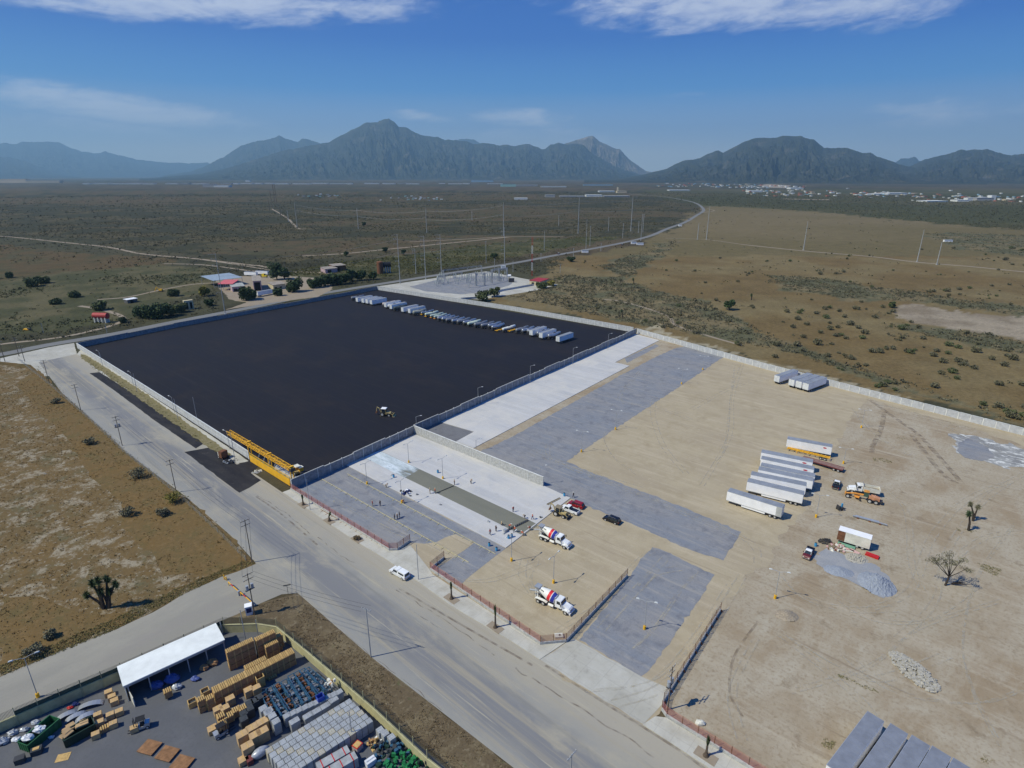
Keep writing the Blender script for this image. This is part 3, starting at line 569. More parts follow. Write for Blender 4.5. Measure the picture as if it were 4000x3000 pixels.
# ------------------------------------------------------------------ mountains
def rock_mat(name, c1, c2, c3, sc):
    m = bpy.data.materials.new(name); m.use_nodes = True; t = m.node_tree; b = t.nodes['Principled BSDF']
    b.inputs['Roughness'].default_value = 1; b.inputs['Specular IOR Level'].default_value = 0
    ge = t.nodes.new('ShaderNodeNewGeometry'); mp = t.nodes.new('ShaderNodeMapping'); mp.inputs['Scale'].default_value = (sc, sc, sc * .35)
    t.links.new(ge.outputs['Position'], mp.inputs[0]); nz = t.nodes.new('ShaderNodeTexNoise'); nz.inputs['Scale'].default_value = 1; nz.inputs['Detail'].default_value = 8; nz.inputs['Roughness'].default_value = .7
    t.links.new(mp.outputs[0], nz.inputs['Vector']); cr = t.nodes.new('ShaderNodeValToRGB'); e = cr.color_ramp.elements
    e[0].position = .38; e[0].color = (*c1, 1); e[1].position = .72; e[1].color = (*c3, 1); x = e.new(.56); x.color = (*c2, 1)
    t.links.new(nz.outputs[0], cr.inputs[0]); t.links.new(cr.outputs[0], b.inputs['Base Color']); MATS[name] = m
rock_mat('hill_green', (.026, .032, .028), (.042, .046, .036), (.13, .11, .085), .0025)
rock_mat('hill_rock', (.07, .068, .055), (.15, .13, .105), (.34, .27, .22), .004)
def mountain(name, sil, D, mat, depth=.28, gull=.16, seed=1, basev=700, ns=760, ntt=64, foot=1.0, wl=60):
    us = np.linspace(sil[0][0], sil[-1][0], ns); vs = np.interp(us, [p[0] for p in sil], [p[1] for p in sil])
    vs = vs + (fbm(us, us * 0, 30, 5, seed + 90) - .5) * 10 * np.clip((690 - vs) / 60, 0, 1)
    d = np.array([list(ray(u, 683 + 0 * u)) for u in us]); az_ = np.arctan2(d[:, 0], d[:, 1])
    H = []
    for u, v in zip(us, vs): H.append(max(far(u, v, D).z, 5))
    H = np.array(H); x0 = np.sin(az_); y0 = np.cos(az_); T = np.linspace(0, 1, ntt); V = []
    arc = (az_ - az_[0]) * D
    for t in T:
        prof = t ** 1.7 * .72 + t * .28
        n = fbm(arc + t * 300 + 260 * (fbm(arc, arc * 0 + t * 900, 900, 3, seed + 2) - .5), arc * 0 + t * D * depth * .16, D * .020, 6, seed)        # spurs run down the slope
        n2 = fbm(arc, arc * 0 + t * D * depth * .3, D * .008, 4, seed + 5)
        w = 4 * t * (1 - t)
        ridged = 1 - np.abs(2 * n - 1)
        w2 = min(1, t * 3) * (1 - t ** 3)
        z = H * (prof + w2 * gull * 1.15 * (ridged ** 1.8 - .5) + w2 * .20 * (n2 - .5)) * (1 if t > 0 else 0)
        z = np.minimum(z, H * (.05 + .95 * t))
        r = D * (1 - depth * (1 - t)) * (1 + .0 * n)
        if t == 0: z = z * 0 - 5
        V.append(np.stack([x0 * r, y0 * r, z], 1))
    for k in (1, 2):                                                # far side falls away
        V.append(np.stack([x0 * D * (1 + .02 * k), y0 * D * (1 + .02 * k), H * (1 - .5 * k) - 5], 1))
    V = np.concatenate(V); nr = ntt + 2; F = []
    for i in range(nr - 1):
        for j in range(ns - 1): F.append((i * ns + j, i * ns + j + 1, (i + 1) * ns + j + 1, (i + 1) * ns + j))
    me = bpy.data.meshes.new(name); me.from_pydata(V.tolist(), [], F); me.materials.append(MATS[mat])
    o = bpy.data.objects.new(name, me); COL.objects.link(o); tag(o, kind='structure')
    return o
def c2s(pts, x0, y0, s): return [(x0 + a * s, y0 + b * s) for a, b in pts]
k_ = .6329
mountain('mountain', [(-900, 640), (-300, 600)] + c2s([(0, 105), (75, 92), (140, 100), (200, 85), (400, 85), (450, 110), (540, 150), (650, 155), (680, 145), (740, 165), (800, 175), (860, 195), (1000, 210), (1100, 215), (1250, 215), (1290, 214), (1400, 250), (1550, 290)], 0, 500, k_), 40000, 'hill_green', seed=3, gull=.10)
mountain('mountain', [(-900, 600)] + c2s([(0, 170), (80, 180), (200, 215), (300, 255), (400, 285), (500, 300)], 0, 500, k_), 31000, 'hill_green', seed=4, gull=.10)
mountain('mountain', c2s([(1000, 295), (1180, 268), (1260, 240), (1320, 210), (1400, 180), (1490, 120), (1590, 85), (1640, 75), (1720, 60), (1750, 45), (1790, 65), (1860, 85), (1890, 68), (1920, 68), (1960, 80), (2010, 100), (2150, 160), (2400, 290)], 0, 500, k_), 27000, 'hill_green', seed=5, gull=.13)
mountain('mountain', c2s([(-1200, 395), (-800, 360), (-620, 320), (-450, 270), (-350, 235), (-150, 190), (0, 165), (60, 135), (150, 85), (240, 45), (300, 42), (340, 28), (370, 24), (400, 38), (425, 72), (470, 78), (520, 105), (560, 120), (600, 132), (660, 133), (700, 150), (750, 155), (800, 155), (860, 175), (960, 175), (1030, 185), (1080, 183), (1130, 190), (1160, 180), (1210, 177), (1240, 190), (1265, 200), (1285, 212), (1310, 208), (1340, 180), (1390, 170), (1430, 180), (1500, 176), (1540, 188), (1600, 235), (1680, 285), (1760, 320), (1900, 365), (2100, 398)], 1300, 450, k_), 18500, 'hill_green', seed=6, gull=.2, depth=.34)
mountain('mountain', c2s([(680, 180), (750, 158), (800, 143), (870, 150), (920, 175), (1000, 215)], 1300, 450, k_), 30000, 'hill_green', seed=7, ns=100)
mountain('mountain', c2s([(1340, 230), (1400, 183), (1500, 155), (1560, 130), (1590, 128), (1640, 160), (1740, 210), (1760, 207), (1800, 250), (1840, 285), (1880, 310), (1930, 345), (1980, 355), (2080, 385)], 1300, 450, k_), 20500, 'hill_rock', seed=8, gull=.22, depth=.2)
mountain('mountain', c2s([(-900, 300), (-700, 270), (-560, 240), (-330, 225)], 2600, 500, k_)[:0] + c2s([(-500, 330), (-280, 312), (-130, 285), (0, 252), (50, 228), (110, 202), (180, 195), (200, 187), (270, 152), (310, 140), (340, 155), (400, 120), (470, 80), (520, 60), (600, 60), (660, 60), (690, 50), (800, 48), (830, 65), (880, 75), (950, 120), (1050, 125), (1100, 125), (1190, 155), (1240, 150), (1280, 175), (1340, 190), (1430, 225), (1500, 238), (1600, 265), (1800, 320), (2000, 345)], 2600, 500, k_), 13000, 'hill_green', seed=9, gull=.2, depth=.42)
mountain('mountain', c2s([(1380, 230), (1430, 190), (1480, 188), (1510, 178), (1530, 185), (1545, 200), (1600, 205), (1700, 240)], 2600, 500, k_), 24000, 'hill_green', seed=10, ns=120)
mountain('mountain', c2s([(1250, 330), (1430, 265), (1520, 225), (1580, 195), (1680, 170), (1750, 150), (1785, 133), (1820, 138), (1950, 133), (2000, 150), (2060, 160), (2100, 170), (2150, 160), (2212, 165), (2400, 150), (2700, 180), (3100, 200), (3600, 260)], 2600, 500, k_), 14500, 'hill_green', seed=12, gull=.2, depth=.42)
mountain('mountain', c2s([(2050, 200), (2170, 158), (2212, 138), (2400, 110), (2700, 100), (3000, 180)], 2600, 500, k_), 26000, 'hill_green', seed=13, ns=120)

# ------------------------------------------------------------------ walls
M('wall_block', (.40, .40, .39), .9, var=.22, scale=1.6); M('wall_shaded', (.24, .24, .25), .9, var=.25, scale=1.0); M('wall_white', (.56, .58, .58), .85, var=.1, scale=.8); M('wall_cap', (.62, .62, .60), .85)  # yard walls' shade is put into the colour, a darker grey than the block
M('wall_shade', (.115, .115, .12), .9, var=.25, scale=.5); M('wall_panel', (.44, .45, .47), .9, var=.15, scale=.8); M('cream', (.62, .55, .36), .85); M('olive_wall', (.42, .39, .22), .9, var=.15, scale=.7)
M('green_mesh', (.018, .07, .05), .9, var=.3, scale=1.5); M('brown_mesh', (.24, .085, .065), .9)
def mesh_alpha(name, c, fx, fz, cover):       # woven wire: bars with gaps, metres
    m = bpy.data.materials.new(name); m.use_nodes = True; t = m.node_tree; b = t.nodes['Principled BSDF']; b.inputs['Base Color'].default_value = (*c, 1); b.inputs['Roughness'].default_value = .8
    tc = t.nodes.new('ShaderNodeTexCoord'); sp = t.nodes.new('ShaderNodeSeparateXYZ'); t.links.new(tc.outputs['Object'], sp.inputs[0])
    def bars(o, f): return mth(t, 'LESS_THAN', mth(t, 'FRACT', mth(t, 'MULTIPLY', o, f)), cover)
    a = bars(sp.outputs[0], fx)
    if fz: a = mth(t, 'MAXIMUM', a, bars(sp.outputs[2], fz))
    t.links.new(a, b.inputs['Alpha']); MATS[name] = m
mesh_alpha('wire_brown', (.38, .14, .11), 8, 8, .25); mesh_alpha('wire_grey', (.10, .10, .085), 6, 0, .33); mesh_alpha('wire_yellow', (.45, .36, .06), 7, 7, .3)
mesh_alpha('wire_thin', (.30, .30, .27), 3, 3, .12)
def seg_wall(name, label, tops, h, th, mat, cap=None, step=None, post=None, joint=False, postw=.35, posth=0, cat='wall', below=.0, group=None):
    """tops: pixels of the top edge; the wall stands on the ground under it"""
    P = [g(u, v, h) for u, v in tops]; c = P[0].copy(); c.z = 0; rz = head(P[0], P[-1]); t = thing(name, label, cat, c, rz, group)
    mi = Matrix.Rotation(-rz, 4, 'Z'); Q = [mi @ (p - c) for p in P]
    w = MB(); cp = MB(); np_ = 0; rn = random.Random(len(label))
    for a, b in zip(Q, Q[1:]):
        L_ = math.hypot(b.x - a.x, b.y - a.y); th_ = math.atan2(b.y - a.y, b.x - a.x); n = max(1, round(L_ / step)) if step else 1
        for k in range(n):
            p, q = a.lerp(b, k / n), a.lerp(b, (k + 1) / n); hh = h - (.38 * (k % 2) if step else 0); m = (p + q) / 2
            w.box((m.x, m.y, hh / 2 - below / 2), (L_ / n, th, hh + below), th_)
            if cap: cp.box((m.x, m.y, hh + .06), (L_ / n, th + .14, .12), th_)
        if joint: cp.box(((a.x + b.x) / 2, (a.y + b.y) / 2, h * .52), (L_, th + .05, .10), th_)
        if post:
            n = max(1, round(L_ / post))
            for k in range(n):
                p = a.lerp(b, k / n)
                if np_ < 98: MB().box((0, 0, (h + posth) / 2), (postw, th + .12, h + posth), th_).build('post', 'wall_cap', t, loc=(p.x, p.y, 0))
                np_ += 1
    w.build('wall_panel', mat, t)
    if cap or joint: cp.build('coping', cap or 'wall_cap', t)
    return t
seg_wall('yard_wall', 'long dark wall between the highway and the black asphalt yard', [(298, 1340), (678, 1263), (1000, 1205), (1472, 1118)], 3.0, .2, 'wall_shaded', 'wall_shaded', step=22)
seg_wall('yard_wall', 'pale precast panel wall on the substation side of the black yard, behind the tank trailers', [(1472, 1118), (1700, 1152), (2000, 1197), (2240, 1238), (2475, 1279)], 3.0, .2, 'wall_panel', 'wall_white', post=5.4, joint=True, postw=.26)
seg_wall('yard_wall', 'tall stepped grey wall dividing the black yard from the white concrete slabs', [(1136, 1874), (1380, 1768), (1617, 1660), (1800, 1580), (2000, 1492), (2240, 1390), (2486, 1283)], 3.4, .2, 'wall_shaded', 'wall_block', step=13, post=4.3, postw=.14)
seg_wall('yard_wall', 'pale precast wall between the black yard and the main street', [(970, 1764), (870, 1699), (700, 1591), (500, 1465), (298, 1340)], 2.9, .2, 'wall_panel', 'wall_white', post=4.6, joint=True, postw=.26)
seg_wall('partition_wall', 'free-standing concrete block wall beside the poured concrete slab', [(1619, 1663), (2123, 1864)], 3.3, .2, 'wall_block', 'wall_cap', post=6, postw=.12)
seg_wall('perimeter_wall', 'very long pale panel wall along the far right edge of the property', [(2490, 1284), (3000, 1423), (3400, 1524), (3700, 1598), (4000, 1673)], 2.8, .18, 'wall_panel', 'wall_white', post=4.1, postw=.3, posth=.12)
seg_wall('perimeter_wall', 'near end of the long perimeter wall, right of the parked white trailers', [(4000, 1673), (5200, 1972)], 2.8, .18, 'wall_panel', 'wall_white', post=4.1, postw=.3, posth=.12)
seg_wall('substation_wall', 'grey low wall around the electrical substation', [(1800, 1163), (1870, 1158), (1960, 1130), (2085, 1108)], 1.6, .2, 'wall_panel')

def wire_fence(label, px, zb=.75, ht=2.4, wire='wire_brown', base='wall_block', postm='rust', sp=3.0, name='mesh_fence', basew=.22, cat='fence', top=False, brace=True):
    P = [g(u, v, 0) for u, v in px]; c = P[0]; rz = head(P[0], P[-1]); t = thing(name, label, cat, c, rz); mi = Matrix.Rotation(-rz, 4, 'Z'); Q = [mi @ (p - c) for p in P]
    for a, b in zip(Q, Q[1:]):
        L_ = math.hypot(b.x - a.x, b.y - a.y); th = math.atan2(b.y - a.y, b.x - a.x)
        if zb: MB().box((L_ / 2, 0, zb / 2), (L_, basew, zb)).build('base_wall', base, t, loc=a, rz=th)
        MB().add([(0, 0, zb), (L_, 0, zb), (L_, 0, ht), (0, 0, ht)], [(0, 1, 2, 3)]).build('wire_mesh', wire, t, loc=a, rz=th)
        if top: MB().box((L_ / 2, 0, ht + .03), (L_, .08, .06)).build('rail', postm, t, loc=a, rz=th)
        n = max(1, round(L_ / sp))
        for k in range(n + 1 if b is Q[-1] else n):
            m = MB().box((0, 0, zb + (ht - zb) / 2), (.09, .09, ht - zb))
            if brace: m.tube((0, 0, .25), (0, .55, .05), .07, n=4); m.box((0, .22, .3), (.3, .5, .5), top=.3)
            p = a.lerp(b, k / n); m.build('post', postm, t, loc=p, rz=th)
    return t
wire_fence('rusty mesh fence on a low block wall between the pavement and the gravel parking', [(1136, 1914), (1521, 2152), (1553, 2151), (1602, 2117)])
wire_fence('rusty mesh fence on a low block wall below the lower mixer truck, beside two palms', [(1735, 2184), (1681, 2227), (2111, 2519), (2211, 2510)])
wire_fence('rusty mesh fence on a low wall between the lower mixer truck and the gravel entrance', [(2211, 2510), (2450, 2253)])
wire_fence('rusty mesh fence on a low block wall at the right side of the entrance', [(2814, 2388), (2592, 2744), (2585, 2775), (2604, 2802)])
wire_fence('rusty mesh fence on a low block wall along the pavement at the bottom right', [(2604, 2802), (2922, 3000), (3300, 3235)])
# thin wire fence of the lot at the left
wire_fence('thin sagging wire fence at the edge of the rusty grass lot', [(70, 1405), (200, 1510), (360, 1650), (480, 1765), (700, 1940), (850, 2080), (960, 2190)], zb=0, ht=1.6, wire='wire_thin', postm='galv', sp=4, brace=False, name='wire_fence')

# storage yard enclosure: olive wall with bar fence above
def yard_enclosure(label, tops, zw, zt, wire, base='olive_wall', screen=None):
    P = [g(u, v, zt) for u, v in tops]; c = P[0].copy(); c.z = 0; rz = head(P[0], P[-1]); t = thing('bar_fence', label, 'fence', c, rz); mi = Matrix.Rotation(-rz, 4, 'Z'); Q = [mi @ (Vector((p.x, p.y, 0)) - c) for p in P]
    for a, b in zip(Q, Q[1:]):
        L_ = math.hypot(b.x - a.x, b.y - a.y); th = math.atan2(b.y - a.y, b.x - a.x)
        MB().box((L_ / 2, 0, zw / 2), (L_, .25, zw)).build('base_wall', base, t, loc=a, rz=th)
        MB().box((L_ / 2, 0, zw + .06), (L_, .34, .12)).build('coping', base, t, loc=a, rz=th)
        MB().add([(0, 0, zw), (L_, 0, zw), (L_, 0, zt), (0, 0, zt)], [(0, 1, 2, 3)]).build('bars', wire, t, loc=a, rz=th)
        if screen: MB().add([(0, -.06, zw + .1), (L_, -.06, zw + .1), (L_, -.06, zt - .7), (0, -.06, zt - .7)], [(0, 1, 2, 3)]).build('screen', screen, t, loc=a, rz=th)
        n = max(1, round(L_ / 3.4))
        for k in range(n):
            p = a.lerp(b, k / n); MB().box((0, 0, zt / 2 + .1), (.1, .1, zt + .2)).box((0, .12, zw / 2), (.35, .3, zw)).build('post', 'olive_post', t, loc=p, rz=th)
    return t
M('olive_post', (.36, .34, .2), .8)
yard_enclosure('olive wall topped with steel bars along the grass verge by the main street', [(1000, 2408), (1076, 2420), (1217, 2534), (1461, 2740), (1667, 2930), (1760, 3000), (2100, 3290)], 2.0, 3.9, 'wire_grey')
yard_enclosure('short olive barred wall at the back corner of the storage yard, below the utility pole', [(868, 2412), (1000, 2408)], 2.0, 3.9, 'wire_grey')
yard_enclosure('dark wall with green privacy screen along the side street behind the white-roofed shed', [(868, 2412), (467, 2591), (49, 2767)], 2.0, 3.7, 'wire_grey', 'olive_wall', 'green_mesh')
yard_enclosure('short bare barred wall at the left edge of the photo, beside the green skip', [(49, 2767), (-260, 2900)], 2.0, 3.7, 'wire_grey', 'olive_wall')

# ------------------------------------------------------------------ yellow gate and gantry
def gate():
    a, b = g(979, 1803), g(1136, 1901); th = head(a, b); L_ = (b - a).length; n = Vector((-math.sin(th), math.cos(th), 0))
    for i, lab in enumerate(('left leaf of the yellow sliding gate, under the gantry', 'right leaf of the yellow sliding gate, next to the stepped wall')):
        t = thing('sliding_gate', lab, 'gate', a + (b - a) * (i * .5), th, 'leaves of the yellow sliding gate'); w = L_ / 2 - .08
        MB().box((w / 2, 0, 1.25), (w, .12, 2.3)).build('gate_panel', 'yellow', t)
        fr = MB()
        for z in (2.45, 3.3): fr.box((w / 2, 0, z), (w, .12, .1))
        for k in range(6): fr.box((w * k / 5, 0, 1.7), (.1, .14, 3.2))
        fr.build('frame', 'yellow', t)
        MB().add([(0, 0, 2.5), (w, 0, 2.5), (w, 0, 3.3), (0, 0, 3.3)], [(0, 1, 2, 3)]).build('wire_mesh', 'wire_yellow', t)
    t = thing('gantry_beam', 'yellow lattice gantry beam on posts above the sliding gate', 'gantry', a, th)
    q0 = g(893, 1690, 5.3); q1 = g(1145, 1838, 5.3); mi = Matrix.Rotation(-th, 4, 'Z'); l0 = mi @ (q0 - a); l1 = mi @ (q1 - a)
    z0, z1, yy = 5.0, 6.1, (l0.y + l1.y) / 2; x0, x1 = l0.x, l1.x; w = .65; ch = MB(); lat = MB()
    for z in (z0, z1):
        for s in (-w, w): ch.box(((x0 + x1) / 2, yy + s, z), (x1 - x0, .12, .12))
    ns = 26
    for k in range(ns):
        xa = x0 + (x1 - x0) * k / ns; xb = x0 + (x1 - x0) * (k + 1) / ns; f = k % 2
        for s in (-w, w): lat.tube((xa, yy + s, z0 if f else z1), (xb, yy + s, z1 if f else z0), .06, n=4); lat.tube((xa, yy + s, z0), (xa, yy + s, z1), .05, n=4)
        for z in (z0, z1): lat.tube((xa, yy - w if f else yy + w, z), (xb, yy + w if f else yy - w, z), .06, n=4)
    ch.build('chord', 'yellow', t); lat.build('lattice', 'yellow', t)
    MB().box(((x0 + x1) / 2, yy, z0 - .16), (x1 - x0, .2, .14)).build('rail', 'yellow', t)
    for u, v in ((985, 1737), (1060, 1785), (1143, 1838)):
        p = mi @ (g(u, v, 4.9) - a); m = MB()
        for s in (-.45, .45): m.box((p.x, yy + s, 2.5), (.28, .28, 5.0))
        m.box((p.x, yy, 6.25), (.6, 1.5, .5)); m.build('column', 'yellow', t)
    for k in range(6): x = l1.x * (.22 + .13 * k); MB().tube((x, yy, 5), (x - .35, yy - 1.2, 2.6), .05, n=4).tube((x, yy, 5), (x + .35, yy - 1.2, 2.6), .05, n=4).build('hanger', 'grey_metal', t)
    MB().box((x1 - .5, yy, z0 + .5), (1.2, 1.5, 1.1)).build('drive_box', 'dark_metal', t)
    sheet('concrete_apron', [(1070, 1832), (1082, 1812), (1118, 1830), (1160, 1862), (1150, 1880), (1136, 1890), (1060, 1850)], .055, 'concrete_old')
gate()

# ------------------------------------------------------------------ poles
def put_pole(name, label, cat, foot, vtop, kind, group=None, r=(.13, .085), rz=0.0):
    b = g(*foot); h = hgt(foot, vtop); t = thing(name, label, cat, b, rz, group); dist = b.length
    rr = (max(r[0], dist * .00042), max(r[1], dist * .00028))
    if kind == 'tx':       # steel mast with side arms
        MB().tube((0, 0, 0), (0, 0, h), rr[0] * 1.5, rr[1], 8).build('mast', 'pole_grey', t)
        MB().box((0, 0, .2), (1.4, 1.4, .4)).build('base', 'concrete_grey', t)
        for k, z in enumerate((.985, .90, .80, .55, .45, .35)):
            if k > 2 and dist > 700: continue
            s = -1; x = s * (3.2 if k else 4.5) * min(1, h / 36)
            MB().tube((0, 0, h * z), (x, 0, h * z + (.8 if k else 0)), rr[1] * .7, rr[1] * .5, 5).tube((x, 0, h * z + (.8 if k else 0)), (x, 0, h * z - .6), rr[1] * .7, n=5).build('cross_arm', 'grey_metal', t)
    elif kind == 'mono':
        MB().tube((0, 0, 0), (0, 0, h), rr[0] * 1.6, rr[1] * 1.1, 8).build('mast', 'pole_grey', t)
        MB().box((0, 0, .3), (1.6, 1.6, .6)).build('base', 'concrete_grey', t)
    elif kind in ('wood', 'trafo', 'tee'):
        MB().tube((0, 0, 0), (0, 0, h), rr[0], rr[1], 8).build('mast', 'pole_grey' if kind == 'tee' else 'pole_wood', t)
        m = MB(); ins = MB()
        for z in ((h - .3,) if kind == 'tee' else (h - .3, h - 1.5)):
            m.box((0, 0, z), (2.2, .09, .11))
            for x in (-1.0, -.4, .4, 1.0): ins.tube((x, 0, z), (x, 0, z + .3), .06, n=6)
        m.build('cross_arm', 'pole_wood' if kind != 'tee' else 'grey_metal', t); ins.build('insulator', 'insulator', t)
        if kind == 'trafo':
            for s in (-.55, .55): MB().tube((s, .1, h - 4.0), (s, .1, h - 2.9), .32, n=10).build('transformer', 'grey_metal', t)
            MB().box((0, .1, h - 4.1), (1.9, .5, .12)).build('bracket', 'dark_metal', t)
    else:
        MB().tube((0, 0, 0), (0, 0, h), rr[0] * .7, rr[1] * .8, 8).build('mast', 'pole_grey', t)
    return t, h
TX = [(880, 1227, 989), (1563, 1107, 915), (1663, 1092, 921), (1725, 1084, 915), (1971, 1046, 888), (1625, 1068, 971)]
TXL = ['tallest steel power mast at the left, behind the dark yard wall before the farm', 'steel power mast with side arms just behind the far corner of the black yard', 'second steel power mast right of the far yard corner, on the highway verge', 'steel power mast with side arms at the left end of the substation', 'tall power mast behind the substation with a small white sign at its foot', 'shorter power pole left of the substation, behind the highway']
for (u, v, vt), l in zip(TX, TXL): put_pole('power_mast', l, 'power pole', (u, v), vt, 'tx', 'steel power masts along the highway', rz=.25)
MONO = [(1967, 921, 790, 'slender grey mast in the scrub straight behind the substation mast'), (2258, 912, 770, 'tall plain grey mast left of the highway bend, the left one of two'), (2464, 903, 768, 'tall plain grey mast left of the highway bend, the right one of two'), (2759, 935, 806, 'tall plain mast right of the highway in the brown pasture'),
        (2724, 935, 872, 'shorter thin mast beside the tall one in the brown pasture'), (3138, 977, 864, 'left one of the masts along the dirt track in the right pasture'), (3582, 1022, 897, 'middle and tallest mast along the dirt track in the right pasture'), (3659, 1034, 944, 'right, shorter mast along the dirt track in the right pasture')]
for u, v, vt, l in MONO: put_pole('plain_mast', l, 'power pole', (u, v), vt, 'mono', 'plain masts across the plain')
FARP = [(1667, 910, 815), (1400, 895, 813), (1161, 888, 790), (1127, 867, 822), (1097, 849, 808), (1075, 808, 720), (1063, 813, 745), (1081, 797, 720), (1053, 824, 781), (1457, 831, 804), (1703, 847, 811), (1844, 860, 824), (1899, 1028, 942), (2288, 985, 858), (2304, 962, 883), (2376, 903, 847), (2432, 930, 872), (2493, 910, 863), (2503, 942, 836), (2511, 908, 836), (2182, 884, 840), (2126, 980, 903), (2113, 1022, 990), (2188, 1066, 1033), (2347, 982, 950), (2240, 1002, 970), (2004, 1062, 1020), (1932, 1050, 1010)]
for i, (u, v, vt) in enumerate(sorted(FARP)): put_pole('line_pole', 'thin distant line pole in the scrub plain, %s from the left' % ORD[i], 'power pole', (u, v), vt, 'tee' if v > 850 else 'wood', 'distant poles of the power lines', rz=.3)
STP = [(20, 1413, 1333, 'wood', 'wooden pole at the left edge of the photo by the street junction'), (75, 1392, 1319, 'wood', 'second wooden pole from the left edge, at the street junction'), (97, 1412, 1351, 'wood', 'third wooden pole from the left edge, at the tip of the grass lot'), (193, 1497, 1406, 'wood', 'wooden utility pole at the top of the grass lot, first along the main street'),
       (316, 1603, 1501, 'wood', 'wooden utility pole beside the main street, second along the grass lot'), (478, 1741, 1626, 'trafo', 'wooden utility pole with a grey transformer beside the grass lot'), (689, 1924, 1795, 'wood', 'wooden utility pole above the yellow-green bush by the main street'),
       (985, 2197, 2030, 'wood', 'wooden utility pole at the corner of the main and side streets'), (995, 2402, 2240, 'trafo', 'dark utility pole with two transformers behind the storage yard corner'), (1449, 2567, 2377, 'tee', 'grey concrete pole with a single cross arm at the near kerb of the street'),
       (2608, 2773, 2605, 'trafo', 'concrete pole with transformers at the curved fence end'), (2222, 3185, 2946, 'tee', 'grey pole top with a cross arm cut off by the bottom edge of the photo')]
STO = {}
for u, v, vt, k, l in STP: STO[(u, v)] = put_pole('utility_pole', l, 'utility pole', (u, v), vt, k, 'utility poles along the streets', rz=SA + math.pi / 2 + (0 if u != 1449 else 1.9))
for i, (u, v, vt) in enumerate([(1212, 1992, 1874), (1635, 2265, 2127), (402, 1432, 1377), (536, 1531, 1458), (696, 1640, 1558), (774, 1660, 1551), (918, 1797, 1690), (1378, 2898, 2778), (962, 2512, 2382), (875, 2505, 2430), (1012, 2500, 2420), (170, 1300, 1262), (418, 1300, 1265)]):
    put_pole('steel_pole', ['thin grey steel pole on the pavement by the first palm', 'thin grey steel pole on the pavement beside the white pickup with a shell', 'short steel pole on the street side of the pale yard wall, nearest the junction', 'steel pole against the pale yard wall, second from the junction', 'steel pole against the pale yard wall, third from the junction', 'taller steel pole inside the yard wall, left of the gantry', 'grey steel pole under the left end of the yellow gantry', 'grey pole rising among the wrapped pallets', 'tall grey pole beside the crate stacks in the yard corner', 'short lamp pole at the yard corner wall', 'thin pole on the olive corner wall', 'thin pole by the dirt track at the left', 'thin roadside pole near the red tank'][i], 'pole', (u, v), vt, 'thin')

def lamp(kind, label, foot, vtop, az, group):
    b = g(*foot); h = hgt(foot, vtop); t = thing('lamp_post', label, 'street lamp', b, az, group)
    MB().tube((0, 0, 0), (0, 0, h), .085, .055, 8).build('pole', 'pole_grey', t)
    if kind != 'wall': MB().tube((0, 0, 0), (0, 0, .95), .3, .28, 10).build('base', 'yellow_base', t)
    for s in ((1, -1) if kind == 'double' else (1,)):
        MB().path([(0, 0, h - .1), (s * .6, 0, h + .15), (s * 1.5, 0, h + .3)], .05, 6).build('arm', 'pole_grey', t)
        MB().box((s * 1.85, 0, h + .33), (.75, .3, .16), top=.7).build('lamp_head', 'wall_white', t)
    return t
DL = [((1597, 1809), 1733, .9, 'top lamp on the right half of the concrete slab, near the stepped wall'), ((1730, 1872), 1791, .9, 'lamp on the right half of the slab, beside the lone blue drum'), ((1434, 1892), 1810, .9, 'lamp between the gravel parking and the slab, nearest the stepped wall'), ((1570, 1965), 1878, .9, 'lamp at the slab edge with a worker seated at its yellow base'),
      ((1998, 2192), 2088, .9, 'lamp at the lower tip of the slab beside the upper mixer truck'), ((2162, 2278), 2172, .9, 'lamp standing between the two mixer trucks'), ((2517, 2458), 2350, -.35, 'lamp in the middle of the lower gravel entrance'), ((3027, 2338), 2234, -.35, 'lamp in the dirt yard below the small red truck'),
      ((2271, 1766), 1687, -.35, 'nearest lamp on the edge between the grey gravel lane and the tan yard'), ((2404, 1678), 1605, -.35, 'second lamp up the edge of the gravel lane'), ((2662, 1501), 1443, -.35, 'third lamp up the edge of the gravel lane'), ((2745, 1445), 1392, -.35, 'farthest lamp on the edge of the gravel lane'),
      ((3364, 1671), 1603, -.35, 'far lamp in the weedy strip beyond the white trailers'), ((3294, 1811), 1754, -.35, 'lamp beside the maroon flatbed trailer'), ((3187, 2021), 1935, -.35, 'lamp in front of the white trailers, by the grader')]
for f_, vt, a_, l in DL: lamp('double', 'double-arm ' + l, f_, vt, a_, 'double-arm yard lamps')
for f_, vt, l in [((2374, 1368), 1305, 'single-arm wall lamp nearest the far corner of the stepped wall'), ((2237, 1428), 1360, 'second single-arm wall lamp from the far corner of the stepped wall'), ((2071, 1497), 1430, 'third single-arm wall lamp along the stepped wall'), ((1868, 1583), 1515, 'single-arm wall lamp above the upper concrete pad'), ((1628, 1688), 1628, 'single-arm wall lamp where the partition meets the stepped wall'), ((1860, 1760), 1718, 'single-arm lamp behind the partition wall, at its middle'), ((2110, 1893), 1823, 'single-arm lamp behind the free end of the partition wall')]:
    lamp('wall', l, f_, vt, .25, 'single-arm wall lamps')
for i, (u, v, vt) in enumerate([(395, 1415, 1372), (522, 1508, 1455), (682, 1612, 1552), (898, 1755, 1687)]):
    lamp('wall', ['first', 'second', 'third', 'fourth'][i] + ' single-arm lamp from the junction inside the pale street wall, head over the black yard', (u, v), vt, 2.6, 'lamps inside the street wall')
l_ = lamp('double', 'tall floodlight pole with two round lamps at the left of the side street', (149, 2724), 2570, .6, 'floodlights')
